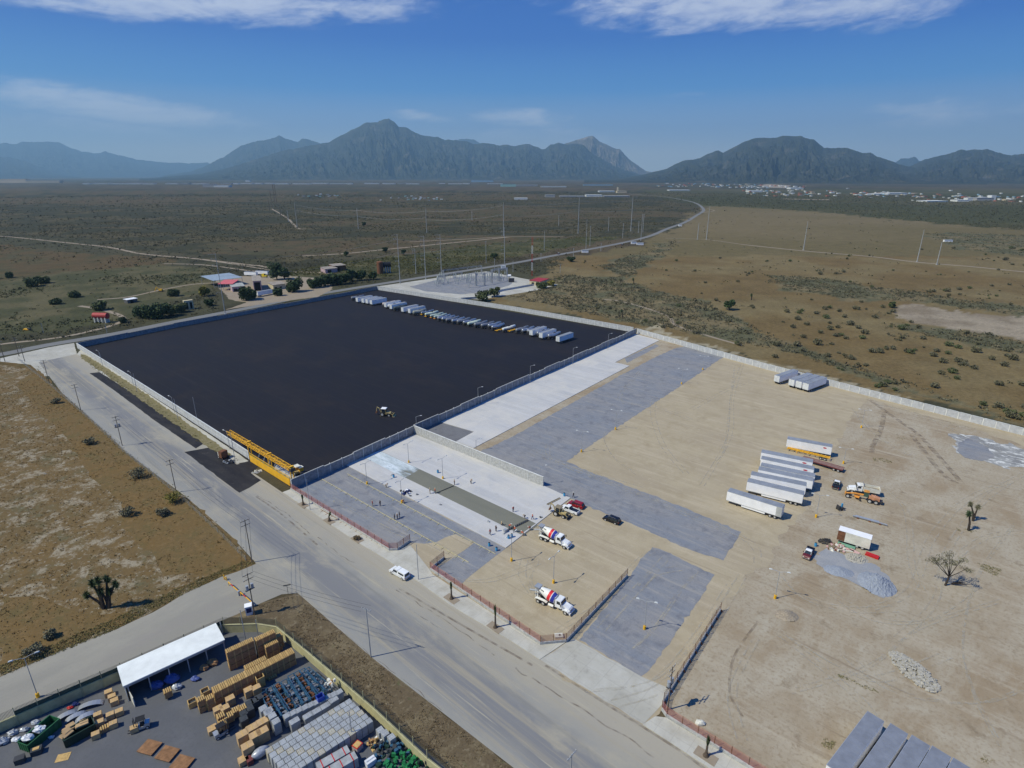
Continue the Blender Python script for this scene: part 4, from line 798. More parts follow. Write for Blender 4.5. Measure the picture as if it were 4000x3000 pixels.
def wires(pairs, n=3, hz=(-1.1, 0, 1.1)):
    for i, (a, b, ax) in enumerate(pairs):
        for k in hz:
            off = Vector((math.cos(ax), math.sin(ax), 0)) * k; P = []
            for s in range(9): q = s / 8; p = a.lerp(b, q) + off; p.z -= (a - b).length * .018 * 4 * q * (1 - q); P.append(p)
            tag(MB().path(P, .03, 3).build('power_line', 'dark_metal'), 'thin overhead power line, %s of three wires, %s span down the street' % (ORD[(0, 1, 2)[hz.index(k)]], ORD[i]), 'power line', 'overhead wires')
_k = [(478, 1741), (689, 1924), (985, 2197), (995, 2402)]
_t = [STO[k][0].location + Vector((0, 0, STO[k][1])) for k in _k]
wires([(_t[i], _t[i + 1], SA + math.pi / 2) for i in range(3)] + [(_t[3], STO[(1449, 2567)][0].location + Vector((0, 0, STO[(1449, 2567)][1])), SA + math.pi / 2)])

_m = [(u, v, vt) for (u, v, vt) in [TX[0], TX[1], TX[2], TX[3], TX[4], (2288, 985, 858), (2503, 942, 836)]] + [(2464, 903, 768), (2258, 912, 770), (1967, 921, 790), (1667, 910, 815), (1400, 895, 813), (1161, 888, 790)]
for i in range(len(_m) - 1):
    if i == 6: continue
    a, b = g(*_m[i][:2]), g(*_m[i + 1][:2]); a.z = hgt(_m[i][:2], _m[i][2]) * .9; b.z = hgt(_m[i + 1][:2], _m[i + 1][2]) * .9
    for k in range(2):
        P = [];
        for s in range(11): q = s / 10; p = a.lerp(b, q); p.z -= k * a.z * .3 + (a - b).length * .10 * q * (1 - q); P.append(p)
        tag(MB().path(P, .06, 3).build('power_line', 'galv'), 'sagging high-voltage wire, %s span from the left, %s' % (ORD[i], ('upper', 'lower')[k]), 'power line', 'wires between the masts')
# ------------------------------------------------------------------ trailers
def box_trailer(name, label, group, L_=15.3, body='white_paint', roof='roof_grey', skirt=True, logo=True, z0=1.15, z1=4.0, refr=False):
    t = thing(name, label, 'trailer', (0, 0, 0), 0, group); w = 2.6      # x = 0 tail ... L = nose
    MB().box((L_ / 2, 0, (z0 + z1) / 2), (L_, w, z1 - z0)).build('body', body, t)
    m = MB().box((L_ / 2, 0, z1 + .02), (L_ - .06, w - .08, .05))
    for k in range(12): m.box((L_ * (k + .5) / 12, 0, z1 + .05), (.06, w - .1, .03))
    m.build('roof', roof, t)
    MB().box((L_ / 2, 0, z0 - .02), (L_ + .02, w + .04, .16)).box((L_ / 2, 0, z1 - .03), (L_ + .02, w + .03, .1)).build('rail', 'galv', t)
    MB().box((-.03, -.64, (z0 + z1) / 2), (.06, 1.2, z1 - z0 - .25)).box((-.03, .64, (z0 + z1) / 2), (.06, 1.2, z1 - z0 - .25)).build('rear_door', 'galv2', t)
    for x in (1.6, 2.9):
        for s in (-1, 1): MB().tube((x, s * .75, .52), (x, s * 1.28, .52), .52, n=16).build('wheel', 'rubber', t); MB().tube((x, s * 1.2, .52), (x, s * 1.295, .52), .27, n=12).build('rim', 'rim', t)
    MB().box((2.25, 0, .85), (2.6, 1.2, .45)).build('axle_frame', 'dark_metal', t)
    for s in (-1, 1): MB().box((L_ - 3, s * .9, .58), (.16, .16, 1.15)).build('landing_leg', 'dark_metal', t)
    if skirt:
        for s in (-1, 1): MB().box((7.6, s * 1.26, .82), (6.6, .04, .62)).build('side_skirt', body, t)
    if logo:
        for s in (-1, 1):
            n = 14; MB().add([(2.3 + .62 * math.cos(2 * math.pi * i / n), s * 1.325, 3.25 + .24 * math.sin(2 * math.pi * i / n)) for i in range(n)], [tuple(range(n)) if s < 0 else tuple(range(n - 1, -1, -1))]).build('logo', 'logo_red', t)
    return t
M('galv2', (.66, .68, .70), .4, .1); M('logo_red', (.55, .05, .07), .5); M('pale_red', (.55, .35, .33), .7)
def place(o, tail, nose): c = tail.copy(); c.z = 0; o.location = c; o.rotation_euler = (0, 0, head(tail, nose)); return o
E7 = lambda x, y: (2800 + x * .31646, 1680 + y * .31646)
def lineside(nose, tail, z=4.0, hw=1.3):       # near roof edge pixels -> tail centre, nose centre on ground
    a, b = g(*E7(*nose), z), g(*E7(*tail), z); d = (a - b).normalized(); n = Vector((-d.y, d.x, 0))
    if n.y < 0: n = -n
    return b + n * hw, a + n * hw
M('wrap_panel', (.42, .43, .42), .6); RT = [((130, 755), (810, 965), 'nearest white trailer of the right-hand group, standing apart with a grey rear end panel'), ((375, 635), (1070, 800), 'white trailer second from the front of the right-hand group, with a long side skirt'), ((420, 550), (1105, 690), 'white trailer third from the front of the right-hand group'), ((512, 487), (1190, 630), 'white trailer fourth from the front of the right-hand group'),
      ((540, 440), (1210, 580), 'white trailer fifth from the front, squeezed close behind the fourth'), ((545, 355), (1200, 490), 'white trailer with a red oval mark, second from the back of the tight row'), ((548, 275), (1185, 400), 'white trailer with red oval mark, last of the tight row, touching the maroon flatbed'), ((870, 110), (1425, 212), 'white trailer standing alone behind the yellow container chassis')]
T0 = None
for i, (ns_, tl, l) in enumerate(RT):
    tl_, no_ = lineside(ns_, tl); L_ = (tl_ - no_).length
    if T0 is None:
        T0 = t = box_trailer('box_trailer', l, 'white box trailers parked at the right', logo=False)
        for s in (-1, 1): MB().box((.75, s * 1.31, 2.6), (1.5, .03, 2.7)).build('end_panel', 'wrap_panel', t)
    elif i == 5: TLG = t = box_trailer('box_trailer', l, 'white box trailers parked at the right', skirt=False)
    elif i > 5: t = dup(TLG, label=l)
    else: t = dup(T0, label=l, skip=('end_panel',) if i == 1 else ('end_panel', 'side_skirt'))
    place(t, tl_, no_)
    t.scale = (L_ / 15.3, 1, 1)
_p = g(*E7(750, 960), 4.0)
# top right four
H = lambda x, y: (3000 + x / 2.212, 1350 + y / 2.212)
a_ = g(*H(347, 378), 1.15); b2 = g(*H(475, 330), 1.15); DV = (b2 - a_).normalized()
for i, (x, y, l) in enumerate([(72, 312, 'left, separate one of the four trailers against the perimeter wall'), (198, 345, 'second from left of the four trailers against the perimeter wall'), (260, 362, 'third from left of the four trailers against the perimeter wall'), (320, 379, 'rightmost of the four trailers against the perimeter wall')]):
    t = dup(T0, label='white box trailer, ' + l, group='four trailers at the perimeter wall', skip=('end_panel', 'side_skirt')); p = g(*H(x, y), 1.15); t.location = (p.x, p.y, 0); t.rotation_euler = (0, 0, head(Vector(), DV)); t.scale = (1.0, 1, 1)
# bottom right five, seen on their roofs
G = lambda x, y: (3000 + x / 1.843, 2100 + y / 1.843)
M('roof_blue', (.22, .235, .275), .55, .15, .12, .5)
for i, (p1, p2) in enumerate([((725, 1262), (828, 1308)), ((890, 1348), (1000, 1400)), ((1045, 1432), (1160, 1487)), ((1190, 1507), (1312, 1570)), ((1350, 1597), (1460, 1655))]):
    a, b = g(*G(*p1), 4.0), g(*G(*p2), 4.0); c = (a + b) / 2; d0 = (g(*G(430, 1650), 4) - g(*G(725, 1262), 4)).normalized(); wd = abs((b - a).cross(d0).z)
    t = box_trailer('box_trailer', ['leftmost', 'second from left', 'middle', 'fourth from left', 'rightmost'][i] + ' of the five blue-roofed trailers at the bottom right', 'blue-roofed trailers at the bottom right', 15.3, 'white_paint', 'roof_blue', False, False) if i == 0 else dup(T5, label=['leftmost', 'second from left', 'middle', 'fourth from left', 'rightmost'][i] + ' of the five blue-roofed trailers at the bottom right')
    if i == 0: T5 = t
    place(t, c, c + d0)
# container chassis and flatbed
def flat_trailer(name, label, cat, deckm, L_, w, ladder=False, wh=True, z=1.15):
    t = thing(name, label, cat)
    if ladder:
        m = MB()
        for s in (-.5, .5): m.box((L_ / 2, s, z - .1), (L_, .16, .3))
        for k in range(9): m.box((L_ * k / 8, 0, z - .05), (.2, 1.1 if k not in (0, 8, 4) else w, .2))
        m.build('frame', deckm, t)
    else:
        MB().box((L_ / 2, 0, z), (L_, w, .14)).build('deck', deckm, t)
        m = MB()
        for s in (-.5, .5): m.box((L_ / 2, s, z - .28), (L_, .16, .4))
        for s in (-w / 2, w / 2): m.box((L_ / 2, s, z - .02), (L_, .08, .28))
        m.build('frame', 'maroon', t)
    if wh:
        for x in (1.2, 2.5):
            for s in (-1, 1): MB().tube((x, s * .75, .5), (x, s * 1.25, .5), .5, n=14).build('wheel', 'rubber', t); MB().tube((x, s * 1.2, .5), (x, s * 1.27, .5), .26, n=12).build('rim', 'rim', t)
    for s in (-1, 1): MB().box((L_ - 3, s * .7, .5), (.15, .15, 1)).build('landing_leg', deckm if ladder else 'dark_metal', t)
    return t
M('maroon', (.14, .035, .035), .7); M('deck_wood', (.22, .13, .11), .9, var=.25, scale=1.5)
t = flat_trailer('flatbed_trailer', 'long maroon flatbed trailer sticking out behind the back trailer of the tight row', 'trailer', 'deck_wood', 12.5, 2.5); a, b = g(*E7(1550, 505), .9), g(*E7(1190, 400), .9); d = (b - a).normalized(); place(t, a + Vector((-d.y, d.x, 0)) * -1.2, a + Vector((-d.y, d.x, 0)) * -1.2 + d)
t = flat_trailer('container_chassis', 'yellow skeletal container chassis in front of the lone white trailer', 'trailer', 'yellow', 13, 2.4, True); a, b = g(*E7(1385, 360), .9), g(*E7(885, 240), .9); d = (b - a).normalized(); place(t, a + Vector((d.y, -d.x, 0)) * -1.1 * (1 if Vector((d.y, -d.x, 0)).y < 0 else -1), b + Vector((d.y, -d.x, 0)) * -1.1 * (1 if Vector((d.y, -d.x, 0)).y < 0 else -1))

# the row in the black yard
def tank_trailer(name, label, group, L_=10.5, r=.95, mat='steel_tank', chassis='dark_metal', dome=True, z=2.15, step=False):
    t = thing(name, label, 'tank trailer', (0, 0, 0), 0, group)
    pr = [(0, .05), (.04, r * .55), (.14, r * .85), (.32, r), (L_ * .5, r), (L_ * .5, r * (1.06 if step else 1)), (L_ - .32, r * (1.06 if step else 1)), (L_ - .12, r * .8), (L_, .05)]
    MB().lathe(pr, (0, 0, z), (1, 0, 0), 18).build('tank', mat, t, smooth=True)
    m = MB()
    for k in range(1, 6): m.lathe([(L_ * k / 6 - .05, r * 1.03), (L_ * k / 6 + .05, r * 1.03)], (0, 0, z), (1, 0, 0), 16)
    m.build('band', mat, t)
    if dome: MB().tube((L_ * .52, 0, z + r - .1), (L_ * .52, 0, z + r + .28), .32, n=10).box((L_ * .5, 0, z + r + .03), (2.2, .5, .1)).build('manhole', 'dark_metal', t)
    MB().box((L_ / 2, 0, z - r - .12), (L_ * .96, .9, .22)).build('frame', chassis, t)
    for x in (1.5, 2.8):
        for s in (-1, 1): MB().tube((x, s * .6, .5), (x, s * 1.1, .5), .5, n=12).build('wheel', 'rubber', t); MB().tube((x, s * 1.05, .5), (x, s * 1.12, .5), .26, n=10).build('rim', 'rim', t)
    MB().box((.1, 0, .8), (.2, 2.2, .22)).box((.3, 0, 1.0), (.15, .15, .6)).build('bumper', chassis, t)
    for s in (-1, 1): MB().box((L_ - 2.5, s * .6, .6), (.14, .14, 1.2)).build('landing_leg', 'dark_metal', t)
    return t
CA = lambda x, y: (1350 + x * .20344, 1120 + y * .20344)
CB = lambda x, y: (1750 + x * .23508, 1180 + y * .23508)
p0, p1 = g(*CB(1858, 655), 1.15), g(*CB(2085, 578), 1.15); RD = (p1 - p0).normalized(); RL = (p1 - p0).length; RZ = head(p0, p1)
print('row trailer length', RL)
ROW = [('t', CA(115, 245), 's2'), ('b', CA(218, 287)), ('b', CA(330, 305)), ('b', CA(408, 318)), ('b', CA(490, 335)), ('t', CA(715, 362), 'p'), ('b', CA(762, 390)), ('t', CA(815, 398), 'w'), ('b', CA(868, 425)), ('t', CA(925, 445), 'd'), ('b', CA(1090, 478)), ('b', CA(1222, 502)), ('t', CA(1300, 530), 'o'), ('t', CA(1450, 525), 'y1'),
       ('t', CA(1530, 560), 'g1'), ('t', CA(1630, 585), 'g2'), ('t', CA(1700, 605), 'g3'), ('t', CA(1768, 638), 's'), ('t', CA(1850, 655), 's'), ('t', CA(1932, 672), 's2'), ('t', CB(65, 345), 's'), ('t', CB(155, 352), 's2'), ('t', CB(255, 370), 's'), ('t', CB(332, 388), 'gw'), ('t', CB(440, 405), 's2'), ('t', CB(555, 418), 's2'), ('t', CB(670, 424), 's'), ('t', CB(728, 450), 's'),
       ('c', CB(800, 475)), ('t', CB(910, 480), 'w2'), ('c', CB(1010, 482)), ('t', CB(1130, 498), 's2'), ('t', CB(1230, 508), 's'), ('t', CB(1322, 515), 's'), ('b', CB(1378, 548)), ('t', CB(1480, 553), 's'), ('b', CB(1540, 593)), ('t', CB(1665, 598), 's'), ('b', CB(1822, 655))]
M('pale_green', (.50, .56, .47), .5); M('olive_tank', (.30, .31, .27), .55, .3); M('pink_tank', (.52, .44, .41), .5, .2); M('tank_dark', (.07, .09, .09), .5, .2); M('tank_white', (.66, .68, .67), .4, .1)
DES = {'s': ('bright ribbed steel tank trailer', 'steel_tank', 'dark_metal', .95), 's2': ('dull dark steel tank trailer', 'steel_dull', 'dark_metal', .93), 'p': ('pinkish tank trailer', 'pink_tank', 'dark_metal', .95), 'w': ('small white-ended tank trailer', 'tank_white', 'dark_metal', .9), 'd': ('dark green-black tank trailer', 'tank_dark', 'dark_metal', 1.0), 'o': ('olive grey tank trailer', 'olive_tank', 'dark_metal', 1.1), 'y1': ('thin grey tank on yellow chassis', 'steel_tank', 'yellow', .6), 'g1': ('pale green tank on yellow chassis', 'pale_green', 'yellow', .85), 'g2': ('light green tank on orange chassis', 'green_tank', 'orange_paint', .72), 'g3': ('light green tank on red-orange chassis', 'green_tank', 'orange_paint', .7), 'gw': ('smooth pale green tank trailer', 'pale_green', 'dark_metal', .95), 'w2': ('slim white tank trailer', 'tank_white', 'dark_metal', .85)}
TB = None; protos = {}
for i, it in enumerate(ROW):
    kd, px = it[0], it[1]; pos = '%s from the left in the row on black asphalt' % ORD[i]
    if kd == 'b':
        p = g(*px, 1.15)
        if TB is None: TB = t = box_trailer('box_trailer', 'white box trailer, ' + pos, 'trailers in the row on the black asphalt', 15.3, skirt=False, logo=False)
        else: t = dup(TB, label='white box trailer, ' + pos)
    elif kd == 't':
        p = g(*px, 1.1); k = it[2]; d_ = DES[k]
        if k not in protos: t = protos[k] = tank_trailer('tank_trailer', d_[0] + ', ' + pos, 'trailers in the row on the black asphalt', 11.5, d_[3], d_[1], d_[2], dome=k not in ('gw',), z=1.25 + d_[3] + .05, step=k == 'w2')
        else: t = dup(protos[k], label=d_[0] + ', ' + pos)
    else:
        p = g(*px, .9); t = flat_trailer('container_chassis', 'empty yellow container chassis, ' + pos, 'trailer', 'yellow', 6, 2.2, True, True, 1.0); t['group'] = 'trailers in the row on the black asphalt'
    t.location = (p.x, p.y, 0); t.rotation_euler = (0, 0, RZ + rnd.uniform(-.012, .012))
    if kd == 'b': t.scale = (min(1.15, max(.85, RL / 15.3)), 1, 1)

# ------------------------------------------------------------------ vehicles (x forward, y left, z up, origin on the ground in the middle)
M('car_black', (.012, .013, .018), .25, .2, spec=.6); M('car_red', (.30, .012, .02), .25, .2, spec=.6); M('car_white', (.76, .77, .78), .3, spec=.5); M('car_maroon', (.12, .02, .025), .4); M('tyre', (.025, .025, .027), .9, var=.2)
M('pale_pink', (.42, .33, .32), .8); M('teal', (.16, .33, .24), .8); M('lamp_red', (.45, .02, .02), .3); M('lamp_clear', (.75, .75, .7), .2); M('chrome', (.6, .6, .62), .2, .9)
M('drum_white', (.76, .75, .70), .4, var=.05); M('drum_red', (.66, .03, .04), .4, var=.05); M('drum_blue', (.035, .045, .30), .4, var=.05); M('cream_paint', (.66, .64, .56), .5)
def wheel(t, x, y, r, w=.26, s=1):
    o = MB().tube((x, y - w / 2, r), (x, y + w / 2, r), r, n=18).build('wheel', 'tyre', t)
    MB().tube((x, y + s * (w / 2 - .05), r), (x, y + s * (w / 2 + .015), r), r * .58, n=12).build('rim', 'rim', o)
def car(name, label, paint, kind, L_=4.8, w=1.85, h=1.75, group=None, rear='shell', cat=None, roofm=None):
    t = thing(name, label, cat or ('pickup truck' if 'pickup' in name else 'car'), group=group); a = L_ / 2; hw = w / 2
    if kind == 'suv':
        pr = [(-a, .35), (-a, .95), (-a + .12, 1.05), (a - 1.25, 1.08), (a - .25, .92), (a, .72), (a, .32), (a - .5, .28), (-a + .5, .28)]
        cab = [(-a + .1, 1.03), (-a + .38, h - .04), (-a + .7, h), (a - 2.1, h), (a - 1.85, h - .06), (a - 1.15, 1.05)]
    else:
        c0, c1 = (a - 2.95, a - 1.35)
        pr = [(-a, .5), (-a, 1.02), (c0, 1.05), (a - 1.3, 1.12), (a - .2, 1.02), (a, .8), (a, .42), (a - .6, .36), (-a + .5, .40)]
        cab = [(c0, 1.0), (c0 + .08, h - .03), (c0 + .3, h), (c1 - .55, h), (c1 - .4, h - .05), (c1 + .15, 1.08)]
    ins = [0.03] * len(pr)
    MB().prism(pr, -hw, hw, inset=ins).build('body', paint, t)
    ic = [.06] + [.2] * (len(cab) - 2) + [.08]
    MB().prism(cab, -hw + .04, hw - .04, inset=ic).build('cabin', roofm or paint, t)
    # glass set just proud of the cabin
    def quad(pts, nm='window'):
        MB().add(pts, [tuple(range(len(pts)))]).build(nm, 'glass_dark', t)
    x0, z0 = cab[-1]; x1, z1 = cab[-2]; d = .03
    quad([(x0 + d, -hw + .2, z0 + .08), (x0 + d, hw - .2, z0 + .08), (x1 + d + .02, hw - .3, z1 + .01), (x1 + d + .02, -hw + .3, z1 + .01)], 'windscreen')
    xa, xb = cab[0][0], cab[1][0]
    quad([(xa - d, hw - .2, 1.12), (xa - d, -hw + .2, 1.12), (xb - .02, -hw + .3, h - .12), (xb - .02, hw - .3, h - .12)], 'rear_window')
    for s in (-1, 1):
        n = 3 if kind == 'suv' else 1; xs0 = cab[0][0] + (.45 if kind == 'suv' else .15); xs1 = cab[-1][0] - .42
        for k in range(n):
            q0 = xs0 + (xs1 - xs0) * k / n + .05; q1 = xs0 + (xs1 - xs0) * (k + 1) / n - .05
            yb, yt = s * (hw - .08), s * (hw - .205); P = [(q0, yb, 1.15), (q1 + (.3 if k == n - 1 else 0), yb, 1.15), (q1, yt, h - .16), (q0, yt, h - .16)]
            quad(P if s < 0 else P[::-1], 'side_window')
    for x in (-a + .95, a - .9):
        for s in (-1, 1): wheel(t, x, s * (hw - .13), .37, .26, s)
    for s in (-1, 1):
        MB().box((a - .02, s * (hw - .3), .74), (.1, .34, .14)).build('headlight', 'lamp_clear', t); MB().box((-a - .01, s * (hw - .12), .88), (.06, .14, .3)).build('tail_light', 'lamp_red', t)
        MB().box((cab[-1][0] - .35, s * (hw + .1), 1.15), (.12, .2, .16)).build('mirror', 'black', t)
    MB().box((a + .03, 0, .5), (.14, w - .1, .2)).box((-a - .04, 0, .55), (.12, w - .1, .2)).build('bumper', 'chrome' if kind != 'suv' else paint, t)
    if kind == 'suv':
        for s in (-1, 1): MB().box((-.35, s * (hw - .33), h + .05), (2.2, .05, .05)).build('roof_rail', 'chrome', t)
    elif rear == 'shell':
        MB().prism([(-a + .05, 1.02), (-a + .2, h - .06), (-a + .35, h - .02), (c0 - .04, h - .02), (c0 - .04, 1.02)], -hw + .06, hw - .06, inset=[.02, .18, .18, .18, .02]).build('shell', paint, t)
        for s in (-1, 1): quad([(-a + .5, s * (hw - .09), 1.2), (c0 - .3, s * (hw - .09), 1.2), (c0 - .3, s * (hw - .16), h - .2), (-a + .5, s * (hw - .16), h - .2)][::-s], 'side_window')
        quad([(-a + .03, hw - .25, 1.12), (-a + .03, -hw + .25, 1.12), (-a + .15, -hw + .3, h - .15), (-a + .15, hw - .3, h - .15)], 'rear_window')
    else:
        MB().box(((-a + c0) / 2, 0, 1.06), (c0 + a - .1, w - .22, .03)).build('bed', 'car_black', t)
        m = MB()
        for s in (-1, 1): m.box(((-a + c0) / 2, s * (hw - .08), 1.12), (c0 + a, .12, .16))
        m.box((-a + .06, 0, 1.12), (.1, w - .1, .16)).build('bed_rail', paint if rear != 'dark' else 'car_black', t)
    return t
def pose(o, pr, pf, hw, shift=0.0, z=0):
    c, th, L_ = sidepose(pr, pf, hw, z); o.location = c + Vector((math.cos(th), math.sin(th), 0)) * shift; o.rotation_euler = (0, 0, th); return L_
CD = lambda x, y: (1950 + x * .24864, 1920 + y * .24864)
c_ = car('dark_suv', 'black SUV with roof rails parked alone on the tan ground beside the gravel lane', 'car_black', 'suv', 4.9); pose(c_, CD(1815, 522), CD(1672, 465), .85)
c_ = car('red_suv', 'dark red SUV parked behind the white pickup at the slab corner', 'car_red', 'suv', 4.8); pose(c_, CD(1258, 282), CD(1110, 228), .85)
c_ = car('white_pickup', 'white pickup with black bed cover parked next to the backhoe', 'car_white', 'pickup', 5.6, 1.95, 1.85, rear='open'); pose(c_, CD(1162, 368), CD(1012, 308), .9)
c_ = car('white_pickup', 'white pickup with a camper shell parked on the dusty street side', 'car_white', 'pickup', 5.5, 1.95, 1.85); pose(c_, (1567, 2264), (1534, 2245), .9)
c_ = car('parked_pickup', 'pickup with white cab and dark open bed, parked between the trailers and the dump truck', 'car_black', 'pickup', 5.3, 1.95, 1.85, rear='dark', roofm='car_white'); p, q = g(*E7(1440, 752)), g(*E7(1478, 655)); c_.location = (p + q) / 2 + Vector((.5, .3, 0)); c_.rotation_euler = (0, 0, head(p, q))
CE = lambda x, y: (2850 + x * .29385, 2000 + y * .29385)
c_ = car('parked_pickup', 'small maroon pickup with white cab roof beside the gravel heaps', 'car_maroon', 'pickup', 4.9, 1.85, 1.75, rear='dark', roofm='car_white'); p, q = g(*CE(1010, 632)), g(*CE(1075, 520)); c_.location = (p + q) / 2; c_.rotation_euler = (0, 0, head(p, q) + math.pi)

def truck_cab(t, x, paint='car_white'):     # conventional cab with a sloping bonnet, x = front bumper
    MB().prism([(x - 3.6, 1.05), (x - 3.6, 2.75), (x - 3.45, 2.85), (x - 2.35, 2.85), (x - 2.2, 2.78), (x - 1.95, 1.95), (x - 1.95, 1.05)], -1.08, 1.08, inset=[0, .08, .1, .1, .08, 0, 0]).build('cab', paint, t)
    MB().prism([(x - 1.95, 1.0), (x - 1.95, 1.95), (x - .35, 1.62), (x - .05, 1.35), (x, .8), (x - .2, .7)], -.86, .86, inset=[0, .06, .08, .05, 0, 0]).build('bonnet', paint, t)
    for s in (-1, 1):
        MB().prism([(x - 1.85, .75), (x - 1.7, 1.15), (x - 1.4, 1.3), (x - .6, 1.3), (x - .2, 1.1), (x - .1, .7), (x - .5, 1.0), (x - 1.5, 1.0)], s * .84 if s > 0 else -1.2, 1.2 if s > 0 else -.84).build('fender', paint, t)
        P = [(x - 3.2, s * 1.085, 1.95), (x - 2.2, s * 1.085, 1.95), (x - 2.4, s * 1.02, 2.65), (x - 3.2, s * 1.02, 2.65)]; MB().add(P if s < 0 else P[::-1], [(0, 1, 2, 3)]).build('side_window', 'glass_dark', t)
        MB().box((x - .12, s * .75, 1.1), (.12, .3, .22)).build('headlight', 'lamp_clear', t)
        MB().box((x - 1.95, s * 1.45, 2.2), (.12, .18, .6)).box((x - 2.0, s * 1.25, 2.45), (.05, .4, .05)).build('mirror', 'black', t)
    MB().add([(x - 1.92, -.95, 2.0), (x - 1.92, .95, 2.0), (x - 2.17, .9, 2.72), (x - 2.17, -.9, 2.72)], [(0, 1, 2, 3)]).build('windscreen', 'glass_dark', t)
    MB().box((x + .01, 0, 1.12), (.08, 1.1, .62)).build('grille', 'chrome', t)
    MB().box((x + .08, 0, .62), (.2, 2.3, .3)).build('bumper', 'car_white', t)
    MB().tube((x - 3.75, -.85, 1.2), (x - 3.75, -.85, 3.3), .1, n=8).tube((x - 3.75, .85, 1.2), (x - 3.75, .85, 3.3), .1, n=8).build('exhaust_stack', 'chrome', t)
def mixer(label):
    t = thing('concrete_mixer_truck', label, 'mixer truck', group='red, white and blue concrete mixer trucks')
    truck_cab(t, 4.55)
    m = MB()
    for s in (-.45, .45): m.box((-.2, s, .95), (8.4, .14, .3))
    m.build('frame', 'dark_metal', t)
    for x in (3.55,):
        for s in (-1, 1): wheel(t, x, s * 1.02, .52, .32, s)
    for x in (-2.0, -3.35):
        for s in (-1, 1): wheel(t, x, s * .95, .52, .6, s)
    for s in (-1, 1):
        MB().prism([(-4.2, .85), (-4.1, 1.2), (-3.6, 1.28), (-1.7, 1.28), (-1.1, 1.1), (-1.2, 1.0), (-1.8, 1.16), (-3.6, 1.16), (-4.0, 1.1), (-4.1, .8)][::-1], s * .65 if s > 0 else -1.25, 1.25 if s > 0 else -.65).build('rear_fender', 'drum_white', t)
    MB().tube((-.7, -1.0, .85), (.55, -1.0, .85), .3, n=12).build('water_tank', 'drum_white', t); MB().box((-.1, 1.0, .85), (1.2, .5, .5)).build('toolbox', 'drum_white', t)
    MB().box((1.0, 0, 1.5), (.3, 1.5, .9)).box((-3.7, -.7, 1.9), (.2, .2, 1.6)).box((-3.7, .7, 1.9), (.2, .2, 1.6)).box((-3.7, 0, 2.3), (.2, 1.6, .2)).build('drum_stand', 'drum_white', t)
    d = Vector((-1, 0, .235)).normalized(); pr = [(0, .35), (.05, .75), (.45, 1.0), (1.05, 1.18), (1.12, 1.19), (2.05, 1.2), (2.12, 1.2), (2.2, 1.195), (3.05, 1.05), (3.9, .8), (4.7, .52), (4.9, .46)]
    mi = [3, 3, 3, 0, 1, 1, 0, 2, 0, 0, 3]; mi = [3, 3, 0, 0, 1, 1, 0, 2, 0, 0, 3]
    # blue nearer the cab, then a white line, then red
    pr = [(0, .35), (.05, .72), (.35, .95), (.55, 1.03), (.62, 1.05), (1.45, 1.2), (1.62, 1.21), (2.35, 1.19), (2.42, 1.18), (3.9, .8), (4.7, .52), (4.9, .46)]
    mi = [3, 3, 3, 0, 1, 0, 2, 0, 0, 0, 3]
    MB().lathe(pr, (1.15, 0, 1.95), d, 28, mi).build('drum', ['drum_white', 'drum_blue', 'drum_red', 'grey_metal'], t, smooth=True)
    MB().box((-3.95, 0, 3.35), (.9, 1.0, .7), top=1.5).build('hopper', 'grey_metal', t)
    MB().box((-4.1, -.85, 2.4), (.1, .1, 2.2)).box((-4.1, .85, 2.4), (.1, .1, 2.2)).build('ladder', 'drum_white', t)
    MB().path([(-4.0, 0, 2.3), (-4.8, .1, 1.95), (-6.3, .3, 1.35)], .22, 6).build('chute', 'grey_metal', t)
    # dark stencilled mark on the drum's rear part
    mk = MB()
    for k in range(3):
        for s in (-1, 1):
            c = Vector((1.15, 0, 1.95)) + d * (3.45 + k * .3); r_ = 1.19 - (1.03 + k * .3) * .257 + .03; a = R(38)
            mk.box((c.x, s * r_ * math.cos(a), c.z + r_ * math.sin(a)), (.12, .05, .42), 0)
    mk.build('mark', 'black', t)
    return t
mx1 = mixer('red, white and blue mixer truck backed up to the fresh concrete strip')
CZ = lambda x, y: (1900 + x * .24111, 2020 + y * .24111)
pose(mx1, CZ(905, 380), CZ(1240, 515), 1.15, -.15)
mx2 = dup(mx1, label='red, white and blue mixer truck parked alone above the low mesh fence'); pose(mx2, CZ(860, 1402), CZ(1250, 1580), 1.15, -.15)
def dump_truck():
    t = thing('dump_truck', 'white dump truck with an open tipper body, behind the orange grader', 'dump truck'); truck_cab(t, 4.1)
    m = MB()
    for s in (-.45, .45): m.box((-.2, s, .95), (7.8, .14, .3))
    m.build('frame', 'dark_metal', t)
    for x, w_ in ((3.1, .32), (-1.6, .6), (-2.9, .6)):
        for s in (-1, 1): wheel(t, x, s * .98, .52, w_, s)
    b = MB(); 
    for s in (-1, 1): b.prism([(-4.0, 1.3), (-4.15, 2.55), (.3, 2.75), (.3, 1.3)], s * 1.2 - .05, s * 1.2 + .05)
    b.box((-1.9, 0, 1.32), (4.4, 2.4, .1)).box((.28, 0, 2.05), (.1, 2.4, 1.5)).box((-4.05, 0, 1.9), (.1, 2.4, 1.2)).box((.75, 0, 2.85), (1.0, 2.2, .08)).build('tipper_body', 'cream_paint', t)
    MB().box((-1.9, 0, 1.6), (4.2, 2.2, .5)).build('load', 'dirt_pile', t)
    return t
M('dirt_pile', (.22, .18, .13), .95, var=.3, scale=2)
t = dump_truck(); p, q = g(*E7(1985, 835)), g(*E7(1650, 775)); t.location = (p + q) / 2 + Vector((.3, 1.1, 0)); t.rotation_euler = (0, 0, head(p, q))
